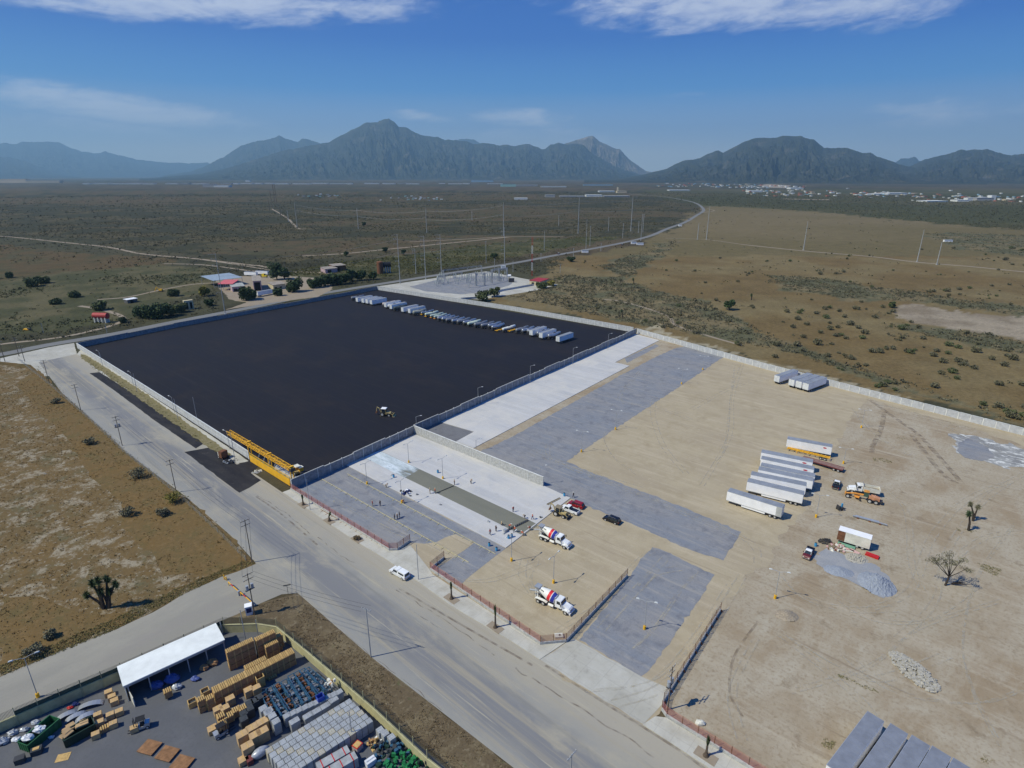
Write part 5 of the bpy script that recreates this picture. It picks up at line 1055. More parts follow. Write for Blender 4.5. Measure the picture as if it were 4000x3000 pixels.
def grader():
    t = thing('road_grader', 'dirty orange road grader standing in front of the white dump truck', 'grader')
    MB().path([(4.3, 0, 1.0), (2.2, 0, 1.55), (-.6, 0, 1.7)], [.2, .26, .3], 8).build('frame', 'orange_paint', t)
    for x, s in ((3.7, 1), (3.7, -1), (-1.9, 1), (-1.9, -1), (-3.5, 1), (-3.5, -1)): wheel(t, x, s * 1.0, .66, .38, s)
    MB().box((3.7, 0, .75), (.35, 2.0, .3)).build('axle', 'orange_paint', t)
    MB().box((1.4, 0, .85), (1.2, 2.2, .12)).tube((1.4, 0, .7), (1.4, 0, .95), .8, n=16).build('circle', 'orange_paint', t)
    MB().box((1.2, 0, .42), (.25, 3.5, .55), .5).build('blade', 'dark_metal', t)
    MB().box((-.75, 0, 2.3), (1.2, 1.35, 1.5), top=.9).build('cab', 'cab_green', t); MB().box((-.75, 0, 3.08), (1.4, 1.5, .1)).build('cab_roof', 'orange_paint', t)
    MB().prism([(-1.5, 1.1), (-1.5, 2.15), (-3.6, 2.0), (-4.3, 1.8), (-4.3, 1.0)], -.75, .75).build('engine_hood', 'faded_orange', t)
    MB().box((-4.7, 0, .9), (.7, 1.6, .5)).tube((-4.9, -.6, .9), (-5.2, -.6, .35), .08, n=5).tube((-4.9, .6, .9), (-5.2, .6, .35), .08, n=5).build('ripper', 'dark_metal', t)
    MB().box((4.5, 0, 1.0), (.3, 1.2, .6)).build('front_block', 'orange_paint', t)
    return t
M('cab_green', (.05, .09, .07), .4); M('faded_orange', (.50, .24, .13), .7, var=.3, scale=1.5)
t = grader(); pose(t, E7(1945, 918), E7(1625, 838), 1.0, -.1)
def backhoe(label, body='yellow', roofm='faded_olive', group=None, arm=0.0, load=False):
    t = thing('backhoe_loader', label, 'backhoe', group=group)
    for x, r_ in ((-.9, .78), (1.45, .5)):
        for s in (-1, 1): wheel(t, x, s * (.92 if x < 0 else .85), r_, .42, s)
    MB().prism([(-1.3, .7), (-1.3, 1.2), (.35, 1.25), (.4, 1.5), (1.9, 1.4), (2.0, .8), (1.6, .65)], -.45, .45).build('hull', body, t)
    m = MB()
    for x in (-1.2, .2):
        for s in (-1, 1): m.box((x, s * .7, 1.95), (.1, .1, 1.5))
    m.build('cab_frame', body, t); MB().box((-.5, 0, 2.75), (1.9, 1.7, .12), top=.9).build('cab_roof', roofm, t)
    MB().box((-.5, 0, 1.95), (1.2, 1.2, 1.2)).build('cab_glass', 'glass_dark', t); 
    for s in (-1, 1): MB().path([(.4, s * .6, 1.3), (1.9, s * .6, 1.15), (2.8, s * .6, .45)], .1, 6).build('loader_arm', body, t)
    MB().prism([(2.6, .1), (2.7, .85), (2.85, .9), (2.8, .25), (3.4, .08), (3.35, .02)], -1.1, 1.1).build('loader_bucket', 'dark_metal' if load else body, t)
    MB().path([(-1.5, 0, .9), (-2.2, 0, 2.6), (-3.0, 0, 3.0)], .16, 6).build('boom', body, t)
    MB().path([(-2.9, 0, 3.1), (-3.3, 0, 1.5)], .13, 6).build('dipper_arm', body, t)
    MB().prism([(-3.6, .8), (-3.4, 1.5), (-3.0, 1.4), (-3.0, 1.0), (-3.3, .75)], -.35, .35).build('backhoe_bucket', 'rust', t)
    for s in (-1, 1): MB().box((-1.6, s * .9, .6), (.2, .15, 1.1)).build('stabiliser', body, t)
    return t
M('faded_olive', (.24, .20, .14), .8); M('dusty_yellow', (.42, .33, .15), .7, var=.25, scale=1.5)
t = backhoe('dusty orange-yellow backhoe loader working at the slab edge beside the white pickup', 'dusty_yellow', load=True); pose(t, CD(880, 382), CD(985, 418), .9)
MB_ = MB().path([(-.0, 0, 0), (4.4, 0, 0)], .18, 6)
CJ = lambda x, y: (1000 + x / 2.212, 1350 + y / 2.212)
t = backhoe('small tan backhoe loader with white roof, alone on the black asphalt', 'dusty_yellow', 'white_paint'); p, q = g(*CJ(1098, 603)), g(*CJ(1147, 606)); t.location = (p + q) / 2; t.rotation_euler = (0, 0, head(p, q)); t.scale = (1.15,) * 3
pl = tag(MB().box((0, 0, 0), (5.2, .5, .16)).box((0, .26, .0), (5.2, .06, .4)).build('timber_form', 'faded_olive'), 'long timber form carried in the raised bucket of the slab backhoe', 'timber'); pl.location = g(*CD(860, 155), 2.6); pl.rotation_euler = (0, 0, head(g(*CD(780, 190), 2.6), g(*CD(940, 110), 2.6)))
def roller(label, px):
    t = thing('paving_machine', label, 'paver')
    MB().box((0, 0, .9), (3.4, 1.9, .9)).box((1.2, 0, 1.6), (1.1, 1.9, .8), top=1.2).build('hull', 'dusty_yellow', t)
    MB().box((-.2, 0, 1.75), (.9, 1.6, .8)).build('engine_box', 'yellow', t)
    for x in (-1.1, 1.0):
        for s in (-1, 1): wheel(t, x, s * .95, .6, .4, s)
    MB().tube((-.9, 0, 1.3), (-.9, 0, 3.0), .06, n=6).build('canopy_post', 'dusty_yellow', t); MB().box((-.9, 0, 3.05), (2.1, 1.7, .12), top=.85).build('canopy', 'cream_paint', t)
    t.location = g(*px); t.rotation_euler = (0, 0, 2.4); return t
C3 = lambda x, y: (800 + x * .20343, 1650 + y * .20343)
roller('tractor-like paver with a cream canopy behind the right end of the yellow gate', C3(1760, 975))
t = thing('site_compactor', 'yellow-orange machine with boxy cab by the stepped wall, behind the gate', 'compactor', g(*C3(1850, 985)), 2.4); MB().box((0, 0, 1.6), (1.4, 1.3, 1.6)).build('cab', 'yellow', t); MB().box((0, 0, 2.45), (1.6, 1.5, .14)).build('cab_roof', 'cream_paint', t); MB().box((1.2, 0, .9), (1.6, 1.3, .8)).build('hood', 'yellow', t); MB().tube((-1.0, -.8, .6), (-1.0, .8, .6), .6, n=16).build('drum', 'dark_metal', t)
for s in (-1, 1): wheel(t, 1.4, s * .8, .5, .35, s)
# broken down tipper with an engine heap beside it
t = thing('broken_truck', 'small truck with raised rusty brown box on the asphalt patch outside the yard', 'truck', g(*C3(385, 690)), SA + .2)
MB().box((.2, 0, 1.5), (.25, 2.3, 2.4), 0).box((-.6, 0, 1.6), (1.6, 2.3, 2.2)).build('box', 'rust', t); MB().box((-1.9, .2, 1.2), (.9, 2.0, 1.6)).build('cab', 'cream_paint', t); MB().box((-2.36, .2, 1.5), (.04, 1.6, .6)).build('windscreen', 'glass_dark', t)
for x in (-1.8, .2):
    for s in (-1, 1): wheel(t, x, s * .9, .4, .3, s)
def junk(name, label, cat, px, n, size, r, mats, seed, hmax=.6):
    rn = random.Random(seed); t = thing(name, label, cat, g(*px), 0)
    ms = {}
    for i in range(n):
        m = ms.setdefault(rn.choice(mats), MB()); a = rn.random() * 6.28; d = r * math.sqrt(rn.random()); s = [size * rn.uniform(.4, 1.6) for _ in range(3)]
        m.box((d * math.cos(a) * (1.0), d * math.sin(a) * .7, rn.uniform(.05, hmax * (1 - d / r * .7)) + s[2] * .2), (s[0], s[1], s[2] * .7), rn.random() * 3, top=rn.uniform(.4, 1))
    for k, m in ms.items(): m.build('piece', k, t)
    return t
junk('scrap_heap', 'dark heap of engine scrap lying next to the broken truck', 'scrap heap', C3(460, 770), 40, .5, 2.0, ['dark_metal', 'grey_metal', 'black'], 3)
junk('rubble_heap', 'small pale rubble heap in front of the yellow gate', 'rubble', C3(1000, 950), 26, .45, 1.6, ['cream_paint', 'concrete_grey'], 4, .3)
t = thing('work_platform', 'small dark utility cart with a blue post between the trailers and the grader', 'cart', g(*E7(1520, 985)), .2)
MB().box((0, 0, .6), (1.8, 1.3, .5)).box((-.7, 0, 1.1), (.3, 1.2, .8)).build('body', 'dark_metal', t); MB().box((.6, .2, 1.2), (.35, .35, 1.3)).build('post', 'blue_plastic', t)
for x in (-.6, .6):
    for s in (-1, 1): wheel(t, x, s * .6, .3, .2, s)
a, b = g(*E7(1675, 1075)), g(*E7(2100, 1190)); th = head(a, b); L_ = (b - a).length
t = thing('steel_beam', 'long pale steel beam lying on blocks below the grader', 'beam', a, th); MB().box((L_ / 2, 0, .55), (L_, .35, .1)).box((L_ / 2, 0, .4), (L_, .1, .3)).box((L_ * .42, .5, .5), (L_ * .7, .7, .08)).build('beam', 'galv', t)
for k in (.15, .5, .8): MB().box((L_ * k, .2, .15), (.5, 1.0, .3)).build('block', 'rust', t)
# container office on wheels
a, b = g(*CE(1855, 497), .8), g(*CE(1425, 365), .8); L_ = (b - a).length; d = (b - a).normalized(); n = Vector((-d.y, d.x, 0)); n = n if n.y > 0 else -n
t = thing('storage_trailer', 'weathered white storage trailer with rusty nose, above the scrap timber', 'trailer', (a + n * 1.25) * 1, head(a, b)); t.location.z = 0
MB().box((L_ / 2, 0, 2.2), (L_, 2.5, 2.8)).build('body', 'cream_paint', t); MB().box((L_ / 2, 0, 3.63), (L_ + .05, 2.55, .08)).build('roof', 'white_paint', t); MB().box((L_ - .8, 0, 2.2), (1.7, 2.54, 2.7)).build('nose_panel', 'rust', t)
MB().box((L_ / 2, 0, .72), (L_, 1.2, .2)).build('frame', 'dark_metal', t); MB().box((-.04, 0, 2.2), (.06, 2.3, 2.6)).build('rear_door', 'pale_pink', t)
for x in (1.5, 2.7):
    for s in (-1, 1): wheel(t, x, s * 1.0, .48, .3, s)
M('pale_pink', (.42, .33, .32), .8)
t = MB().box((0, 0, .25), (3.0, 1.3, .5), top=.97).build('metal_tray', 'red'); tag(t, 'bright red sheet-metal tray lying right of the storage trailer', 'metal tray'); t.location = g(*CE(1893, 590)); t.rotation_euler = (0, 0, head(g(*CE(1815, 560)), g(*CE(1965, 615))))
M('teal', (.16, .33, .24), .8)
for i, (x, y, ln, w_, an, mt_, l) in enumerate([(1550, 455, 4.0, 1.2, .0, 'teal', 'pale green board lying beside the storage trailer'), (1560, 525, 3.2, .25, .35, 'cream_paint', 'cream beam lying on the scrap timber pile'), (1530, 490, 4.2, .5, -.1, 'pale_red', 'reddish plank lying between the green board and the gravel'), (1400, 480, 2.2, .8, .5, 'faded_olive', 'tan plank heap at the left end of the green board'), (1660, 535, 2.4, .9, -.4, 'pale_red', 'reddish board pile left of the red tray')]):
    t = MB().box((0, 0, .18), (ln, w_, .3)).build('scrap_board', mt_); tag(t, l, 'board'); t.location = g(*CE(x, y)); t.rotation_euler = (0, 0, head(g(*CE(1425, 365)), g(*CE(1855, 497))) + an)
junk('scrap_heap', 'mixed heap of tan and red scrap at the nose of the storage trailer', 'scrap heap', CE(1430, 480), 50, .5, 2.6, ['faded_olive', 'cream_paint', 'rust', 'pale_red'], 6)
junk('brush_heap', 'dark round heap of brush left of the storage trailer', 'brush pile', CE(1270, 400), 90, .35, 1.7, ['dark_metal', 'brush'], 7, .9) if M('brush', (.10, .085, .07), .95) else 0

# ------------------------------------------------------------------ heaps
def heap(name, label, cat, px, rx, ry, h, mat, seed, rz=0, rough=.25, n=48, kind=None):
    rn = np.random.RandomState(seed); N_ = n; xs = np.linspace(-1, 1, N_); X, Y = np.meshgrid(xs, xs); r = np.hypot(X, Y)
    no = fbm(X * 3 + seed, Y * 3, 1.0, 5, seed); Z = np.clip(1 - r * (1 + .5 * (no - .5)), 0, 1) ** .9 * h * (.75 + .5 * no) + (fbm(X * 14, Y * 14, 1., 3, seed + 3) - .5) * rough * h * np.clip((1 - r) * 3, 0, 1)
    V = np.stack([X * rx, Y * ry, Z - .03 * (r > 1)], -1).reshape(-1, 3)
    F = [(i * N_ + j, i * N_ + j + 1, (i + 1) * N_ + j + 1, (i + 1) * N_ + j) for i in range(N_ - 1) for j in range(N_ - 1) if r[i, j] < 1.05]
    me = bpy.data.meshes.new(name); me.from_pydata(V.tolist(), [], F); me.materials.append(MATS[mat]); o = bpy.data.objects.new(name, me); COL.objects.link(o); o.location = g(*px) + Vector((0, 0, .06)); o.rotation_euler = (0, 0, rz)
    return tag(o, label, cat, kind=kind)
M('gravel_heap', (.25, .275, .325), .95, var=.12, scale=3); M('rubble', (.36, .34, .30), .95, var=.25, scale=3)
sheet('gravel_spill', [CE(1090, 600), CE(1300, 480), CE(1500, 560), CE(1880, 680), CE(2120, 860), CE(2170, 1090), CE(2050, 1150), CE(1760, 1000), CE(1420, 850), CE(1150, 680)], .075, 'gravel_pale', jit=.6, step=1)
heap('gravel_heap', 'large double-topped blue-grey gravel heap, right of the small maroon pickup', 'gravel heap', CE(1945, 960), 3.9, 4.3, 2.3, 'gravel_heap', 5, -.3)
heap('gravel_heap', 'lower blue-grey gravel heap between the maroon pickup and the large heap', 'gravel heap', CE(1450, 790), 3.3, 2.2, 1.0, 'gravel_heap', 8, -.3)
heap('stone_heap', 'flat-topped grey heap of broken slabs below the scrap boards', 'rubble heap', CE(1680, 620), 2.6, 2.2, 1.1, 'rubble', 9, rough=.9)
heap('dirt_heap', 'small brown dirt heap below the lamp in the dirt yard', 'dirt heap', (3073, 2405), 2.4, 1.9, .9, 'dirt_pile2', 11) if M('dirt_pile2', (.30, .25, .19), .95, var=.2, scale=3) else 0
def rubble_pile():
    rn = random.Random(5); t = thing('rubble_pile', 'big pile of broken pale concrete chunks alone in the dirt yard', 'rubble pile', g(3570, 2625)); m = MB()
    for i in range(520):
        a = rn.random() * 6.28; d = math.sqrt(rn.random()); y = d * math.sin(a) * 5.0; x = d * math.cos(a) * 2.5 - y * .18; s = rn.uniform(.2, .8); z = max(0, (1 - d) * 1.1) * rn.uniform(.5, 1)
        mm = MB().box((0, 0, 0), (s, s * rn.uniform(.5, 1), s * rn.uniform(.25, .6)), 0, top=rn.uniform(.6, .95)); q = Matrix.Rotation(rn.uniform(-.7, .7), 3, 'X') @ Matrix.Rotation(rn.random() * 6, 3, 'Z')
        m.add([tuple(q @ Vector(v) + Vector((x, y, z + .15))) for v in mm.v], mm.f)
    m.build('chunk', 'rubble', t)['kind'] = 'stuff'
rubble_pile()
surf('lime', [(.12, (1, 1), (.22, .22, .22), .40, .55), (.3, (1, 1.8), (.60, .60, .58), .52, .60), (1.2, (1, 1), (.18, .18, .18), .56, .7)], (.34, .34, .33), .95)
sheet('spilled_lime', [H(1570, 760), H(1720, 775), H(1880, 800), H(2010, 850), H(2110, 850), H(2212, 900), H(2700, 950), H(2700, 1120), H(2212, 1055), H(2030, 1060), H(1880, 1000), H(1750, 985), H(1630, 930), H(1620, 850)], .07, 'lime', jit=1.1, step=1.3)
sheet('spilled_gravel', [H(1640, 840), H(1760, 790), H(1900, 880), H(1960, 960), H(1850, 1000), H(1700, 970), H(1630, 910)], .085, 'gravel', jit=.6)

# ------------------------------------------------------------------ drums, parking kerbs, small site things
def drum_(label, px, z=0):
    t = thing('plastic_drum', label, 'drum', g(*px, 0) + Vector((0, 0, z)), 0, 'blue plastic drums'); MB().lathe([(0, .28), (.05, .31), (.3, .31), (.32, .33), (.36, .33), (.38, .31), (.62, .31), (.64, .33), (.68, .33), (.7, .31), (.95, .31), (1.0, .27)], (0, 0, 0), (0, 0, 1), 14).build('barrel', 'blue_plastic', t)
    MB().tube((0, 0, .99), (0, 0, 1.02), .26, n=12).build('lid', 'black', t); return t
C1 = lambda x, y: (1350 + x * .36166, 1800 + y * .36166)
for x, y, l in [(997, 136, 'blue drum alone on the slab beside the lamp'), (520, 186, 'blue drum with bags beside it, at the left part of the slab'), (1760, 845, 'blue drum at the lower slab tip, left one of two'), (1795, 832, 'blue-grey drum at the lower slab tip, right one of two'), (1552, 922, 'blue drum on the gravel just below the slab, upper one'), (1630, 972, 'blue drum on the gravel just below the slab tip')]:
    drum_(l, C1(x, y), .22 if y < 900 else .05)
drum_('blue drum on the slab corner near the red SUV', (2204, 1940), .22); drum_('blue drum standing in the dirt above the small maroon pickup', CE(1140, 455), 0)
junk('site_bags', 'pile of dark tarps and white cement bags on the slab near a lamp', 'bags', C1(655, 350), 26, .5, 1.8, ['black', 'white_paint', 'navy'], 12, .7).location.z = .22
junk('site_bags', 'few scattered tools and white bags next to the blue drum on the slab', 'tools', C1(510, 165), 8, .3, .7, ['white_paint', 'grey_metal'], 13, .4).location.z = .22
for i, (x, y, l) in enumerate([(775, 372, 'small dark cart on the slab right of the tarps'), (698, 388, 'small dark bucket below the tarps on the slab'), (1032, 482, 'tiny dark tool heap in the middle of the lower slab strip'), (2110, 618, 'small grey tool lying at the slab end, by the backhoe'), (1720, 795, 'small dark machine with hose near the slab tip'), (1548, 664, 'small tool left on the slab above the lone workers')]):
    t = junk('site_tool', l, 'tool', C1(x, y), 5, .32, .35, ['dark_metal', 'grey_metal'], 30 + i, .3); t.location.z = .22
t = MB().box((0, 0, .0), (1, .22, .22)).build('screed_beam', 'dark_metal'); a, b = g(*C1(970, 350), .4), g(*C1(1168, 268), .4); tag(t, 'long dark screed beam across the wet strip at its middle', 'beam'); t.location = (a + b) / 2; t.scale = ((b - a).length, .6, .6); t.rotation_euler = (0, 0, head(a, b))
t = thing('screed', 'lattice finishing screed across the wet strip near the mixer', 'screed', g(*C1(1720, 765), .35), head(g(*C1(1720, 765)), g(*C1(1975, 640)))); L_ = (g(*C1(1720, 765)) - g(*C1(1975, 640))).length
m = MB()
for s in (-.2, .2): m.box((L_ / 2, s, 0), (L_, .1, .12))
m.box((L_ / 2, 0, .4), (L_, .07, .07)).build('beam', 'dark_metal', t); m = MB()
for k in range(24): m.tube((L_ * k / 24, (-.2) ** 1 * (1 if k % 2 else -1), .05), (L_ * (k + .5) / 24, 0, .4), .035, n=4)
m.build('lattice', 'grey_metal', t); MB().box((.2, 0, .3), (.8, .8, .7)).build('engine', 'grey_metal', t)
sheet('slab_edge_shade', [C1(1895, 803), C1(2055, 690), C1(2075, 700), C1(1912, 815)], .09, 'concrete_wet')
M('kerb_yellow', (.42, .38, .24), .9, var=.25, scale=2)
def kerb_row(label, a, b, sp=2.6, mat='kerb_yellow', w=.18):
    p, q = g(*a), g(*b); L_ = (q - p).length; t = thing('parking_kerb', label, 'kerb', p, head(p, q), 'parking kerbs in the gravel'); MB().box((L_ / 2, 0, .1), (L_, w, .14)).build('kerb', mat, t); m = MB()
    n = int(L_ / sp)
    for k in range(n): m.box((L_ * (k + .5) / n, -.45, .1), (.16, .9, .14))
    m.build('stub', mat, t)
kerb_row('dashed kerb row nearest the street in the gravel parking', CJ(560, 1150), C1(1330, 1100)); kerb_row('long dashed kerb row under the lamp posts beside the slab', CJ(790, 1110), C1(1620, 1010), 3.2)
kerb_row('low kerb along the fence side of the gravel parking', CJ(560, 1420), C1(460, 935), 2.2, 'rust')
for i, (a, b) in enumerate([((1396, 2108), (0, 0)), ((1185, 1974), 0), ((1287, 2037), 0), ((1764, 2341), 0), ((1935, 2453), 0), ((2757, 2955), 0)]):
    p = g(*a); o = MB().box((0, 0, .02), (3.6, 1.9, .06)).build('tree_pit', 'track', loc=(p.x, p.y, .14), rz=SA); tag(o, kind='structure')

# ------------------------------------------------------------------ plants
M('leaf_dark', (.030, .055, .022), .8, var=.35, scale=.8, c2=(.06, .09, .035)); M('leaf_olive', (.055, .075, .030), .85, var=.3, scale=.8, c2=(.10, .12, .05)); M('leaf_grey', (.12, .12, .07), .9, var=.25, scale=.8, c2=(.18, .165, .105)); M('leaf_brush', (.085, .088, .048), .9, var=.25, scale=.8, c2=(.13, .12, .07)); M('leaf_yellow', (.16, .14, .03), .85, var=.3, scale=.8, c2=(.24, .21, .05)); M('bark', (.10, .075, .055), .95, var=.3, scale=3); M('bark_dark', (.05, .038, .03), .95, var=.3, scale=3); M('frond', (.09, .11, .045), .8, var=.3, scale=2); M('dry_leaf', (.22, .16, .09), .9, var=.3, scale=2)
def leaves(m, c, r, n, s, rn, hollow=.35, flat=.0):
    for _ in range(n):
        while True:
            v = Vector((rn.uniform(-1, 1), rn.uniform(-1, 1), rn.uniform(-1, 1)))
            if hollow < v.length < 1: break
        p = Vector((c[0] + v.x * r[0], c[1] + v.y * r[1], c[2] + v.z * r[2]))
        if p.z < .05: p.z = .05 + rn.random() * .2
        a = Vector((rn.gauss(0, 1), rn.gauss(0, 1), rn.gauss(0, 1))).normalized(); b = a.orthogonal().normalized() * s * rn.uniform(.6, 1.4); a = a.cross(b).normalized() * s * rn.uniform(.4, 1.0)
        m.add([p - a - b * .6, p + a - b, p + a * .7 + b, p - a + b * .8], [(0, 1, 2, 3)])
def tree(name, label, px, h, w, leaf='leaf_dark', group=None, trunkh=.3, clumps=9, dens=110, ls=.38, cat='tree', rn=None, bark='bark_dark', flat=.6):
    rn = rn or random.Random(int(px[0] * 7 + px[1])); t = thing(name, label, cat, g(*px), 0, group); tr = MB(); cr = MB()
    tr.tube((0, 0, 0), (.1 * w * .1, 0, h * trunkh), w * .045, w * .03, 7)
    for k in range(clumps):
        a = 6.28 * k / clumps + rn.uniform(-.4, .4); d = rn.uniform(.15, .33) * w; zz = h * rn.uniform(trunkh + .22, .84); c = (d * math.cos(a), d * math.sin(a), zz if k else h * .78); q = w * rn.uniform(.17, .27)
        tr.tube((0, 0, h * trunkh * .9), c, w * .022, w * .008, 5); leaves(cr, c, (q, q, q * flat * 1.15), dens, ls * rn.uniform(.8, 1.2), rn)
    tr.build('trunk', bark, t); cr.build('crown', leaf, t)
    return t
CFm = lambda x, y: (800 + x * .31646, 1000 + y * .31646)
for i, (x, y, h_, w_, l) in enumerate([(515, 545, 8.5, 11, 'dark round tree by the road in front of the pink shed'), (590, 530, 6, 7, 'smaller dark tree right against the round tree at the pink shed'), (890, 290, 15, 12, 'tall dark tree behind the farm sheds with two tops'), (985, 290, 10, 9, 'dark tree leaning on the tall farm tree at its right'), (1110, 440, 9, 13, 'broad dark tree between the parked trailer and the farm road'), (900, 490, 5, 6, 'thin grey-green tree beside the roadside trailer'),
     (1335, 395, 7, 8, 'leftmost tree of the dark roadside row past the farm'), (1410, 385, 7.5, 8, 'second tree of the dark roadside row past the farm'), (1490, 370, 9, 9, 'third tree of the dark roadside row past the farm'), (1575, 360, 9, 9, 'fourth tree of the dark roadside row past the farm'), (1660, 350, 8, 9, 'fifth tree of the dark roadside row past the farm'), (1745, 340, 8, 8, 'sixth tree of the dark roadside row past the farm'), (1815, 310, 9.5, 9, 'seventh, taller tree of the dark roadside row'), (1940, 300, 8.5, 9, 'eighth tree of the dark roadside row past the farm'), (2080, 290, 6.5, 7, 'last tree of the dark roadside row, nearest the yard corner')]):
    tree('dark_tree', l, CFm(x, y), h_, w_ * 1.1, group='dark trees around the farm', dens=150, ls=.6, trunkh=.12, clumps=13, flat=1.1)
A_ = lambda x, y: (x / 2.212, 700 + y / 2.212)
for x, y, h_, w_, lf, l in [(1230, 1195, 8, 11, 'leaf_dark', 'dark tree at the left end of the roadside thicket'), (1310, 1200, 9, 12, 'leaf_dark', 'second tree of the roadside thicket left of the farm'), (1390, 1195, 9, 12, 'leaf_dark', 'third tree of the roadside thicket left of the farm'), (1480, 1180, 7.5, 10, 'leaf_olive', 'fourth, olive tree of the roadside thicket'), (1560, 1150, 6, 8, 'leaf_olive', 'right end tree of the roadside thicket'), (870, 1130, 6, 9, 'leaf_olive', 'olive tree above the red water tank'), (1770, 1010, 8, 8, 'leaf_yellow', 'yellow-green tree left of the farm canopy'), (1500, 1010, 6, 8, 'leaf_olive', 'grey-green tree beside the farm ruin'), (280, 925, 7, 12, 'leaf_olive', 'large olive tree in the far left field'), (380, 900, 6, 9, 'leaf_olive', 'olive tree right of the large one in the far left field'), (85, 850, 5, 7, 'leaf_olive', 'small tree in the brown field at the far left'), (1065, 1240, 4, 4, 'leaf_olive', 'small spiky tree right of the red water tank'), (1810, 1095, 5, 6, 'leaf_dark', 'small dark tree by the farm hedge'), (650, 1020, 4, 8, 'leaf_olive', 'low green tree in the left pasture'), (480, 1080, 4, 7, 'leaf_olive', 'low tree left of the dirt path in the left pasture')]:
    tree('field_tree', l, A_(x, y), h_ * .9, w_ * 1.1, lf, 'trees in the fields on the left', dens=110, ls=.5, trunkh=.08, clumps=13, flat=.9)
for u, v, h_, w_, lf, l in [(1885, 1175, 8, 12, 'leaf_olive', 'bushy green tree at the substation wall, left part'), (1930, 1158, 8, 11, 'leaf_olive', 'bushy green tree at the substation wall, right part'), (2115, 1125, 4, 12, 'leaf_olive', 'low green bush in front of the red-roofed building'), (2150, 1115, 3.5, 8, 'leaf_yellow', 'low yellow-green bush right of the red-roofed building'), (2848, 1210, 7.5, 9, 'leaf_dark', 'round dark tree alone in the right-hand pasture'), (3484, 1202, 4.5, 5, 'leaf_olive', 'tree at the tip of the bare dirt patch on the right'), (678, 1962, 3.2, 4.6, 'leaf_yellow', 'yellow-green bush under the wooden pole at the street'), (500, 2012, 2.4, 4.2, 'leaf_grey', 'grey-green shrub casting a dark shadow in the rusty lot'), (637, 2012, 2.2, 3.6, 'leaf_grey', 'grey-green shrub right of the shadowed one in the rusty lot'), (540, 1865, 3, 6, 'leaf_grey', 'thin grey shrub by the wire fence in the lot'), (350, 1735, 2.4, 4, 'leaf_grey', 'grey shrub by the wire fence at mid lot'), (222, 1575, 2.2, 4, 'leaf_grey', 'grey shrub by the wire fence in the upper lot'), (130, 2560, 2.2, 4.5, 'leaf_grey', 'grey shrub at the lower left lot edge above the side street'), (200, 2490, 1.6, 2.6, 'leaf_grey', 'small pale shrub above the side street'), (2230, 1022, 5, 9, 'leaf_dark', 'dark roadside tree at the highway, first right of the substation'), (1930, 1010, 6, 9, 'leaf_dark', 'dark tree across the highway behind the substation'), (1505, 985, 6, 7, 'leaf_dark', 'dark tree left of the black tank in the scrub'), (1352, 1002, 6, 6, 'leaf_dark', 'dark narrow tree in the scrub behind the farm'), (1578, 997, 7, 6, 'leaf_dark', 'dark upright tree in the scrub behind the masts'), (1422, 885, 9, 9, 'leaf_dark', 'dark tree far out in the scrub plain beside a line pole')]:
    tree('lone_tree', l, (u, v), h_, w_, lf, 'single trees and bushes', dens=55 if v > 1500 else 90, ls=.16 if v > 1500 else .5, trunkh=.05 if h_ < 4 else .12, clumps=12)
def joshua(label, px, limbs, h, s=1.0):
    rn = random.Random(int(px[0])); t = thing('joshua_tree', label, 'yucca', g(*px), 0, 'joshua-like yuccas'); tr = MB(); cr = MB()
    for (dx, dy, z0, z1) in limbs:
        e = Vector((dx, dy, z1)); m_ = Vector((dx * .25, dy * .25, z0)); tr.path([(0, 0, 0), m_, e * .99], [.30 * s, .22 * s, .14 * s], 7)
        for _ in range(230):
            v = Vector((rn.gauss(0, 1), rn.gauss(0, 1), rn.gauss(.25, .8))).normalized(); c = e + Vector((0, 0, rn.uniform(-.9, .25) * s)); L2 = rn.uniform(.6, 1.0) * s; w = v.orthogonal().normalized() * .07 * s
            cr.add([c - w, c + w, c + v * L2], [(0, 1, 2)])
    tr.build('trunk', 'bark_dark', t); cr.build('crown', 'leaf_dark' if s > 1.1 else 'leaf_grey', t)
def jl(px, tops):
    b = g(*px); out = []
    for (u, v) in tops:
        # top position: choose depth equal to the foot
        d = ray(u, v); q = b.y / d.y; p = Vector((d.x * q, b.y, CAMH + d.z * q)); out.append((p.x - b.x, rnd.uniform(-.6, .6), p.z * .45, p.z))
    return out
joshua('tall branching yucca, left trunk of the pair in the rusty lot', (407, 2378), jl((407, 2378), [(358, 2275), (338, 2320), (385, 2262)]), 6, 1.25)
joshua('tall branching yucca, right trunk of the pair in the rusty lot', (427, 2375), jl((427, 2375), [(412, 2262), (447, 2280), (395, 2300), (425, 2305)]), 6, 1.25)
joshua('yucca with one dark head in the dirt yard, front one of two', (3783, 2072), jl((3783, 2072), [(3787, 2003)]), 5, 1.15)
joshua('forked yucca with pale heads in the dirt yard, rear one of two', (3800, 2035), jl((3800, 2035), [(3797, 1970), (3825, 1980)]), 5, 1.0)
joshua('small yucca standing in the scrub behind the perimeter wall', (2432, 1240), jl((2432, 1240), [(2428, 1212)]), 3, 1.3); joshua('small yucca in the pasture right of the scrub line', (2476, 1108), jl((2476, 1108), [(2474, 1090)]), 3, 1.5); joshua('small dark yucca left of the round dark tree in the pasture', (2935, 1172), jl((2935, 1172), [(2935, 1150)]), 3, 1.5)
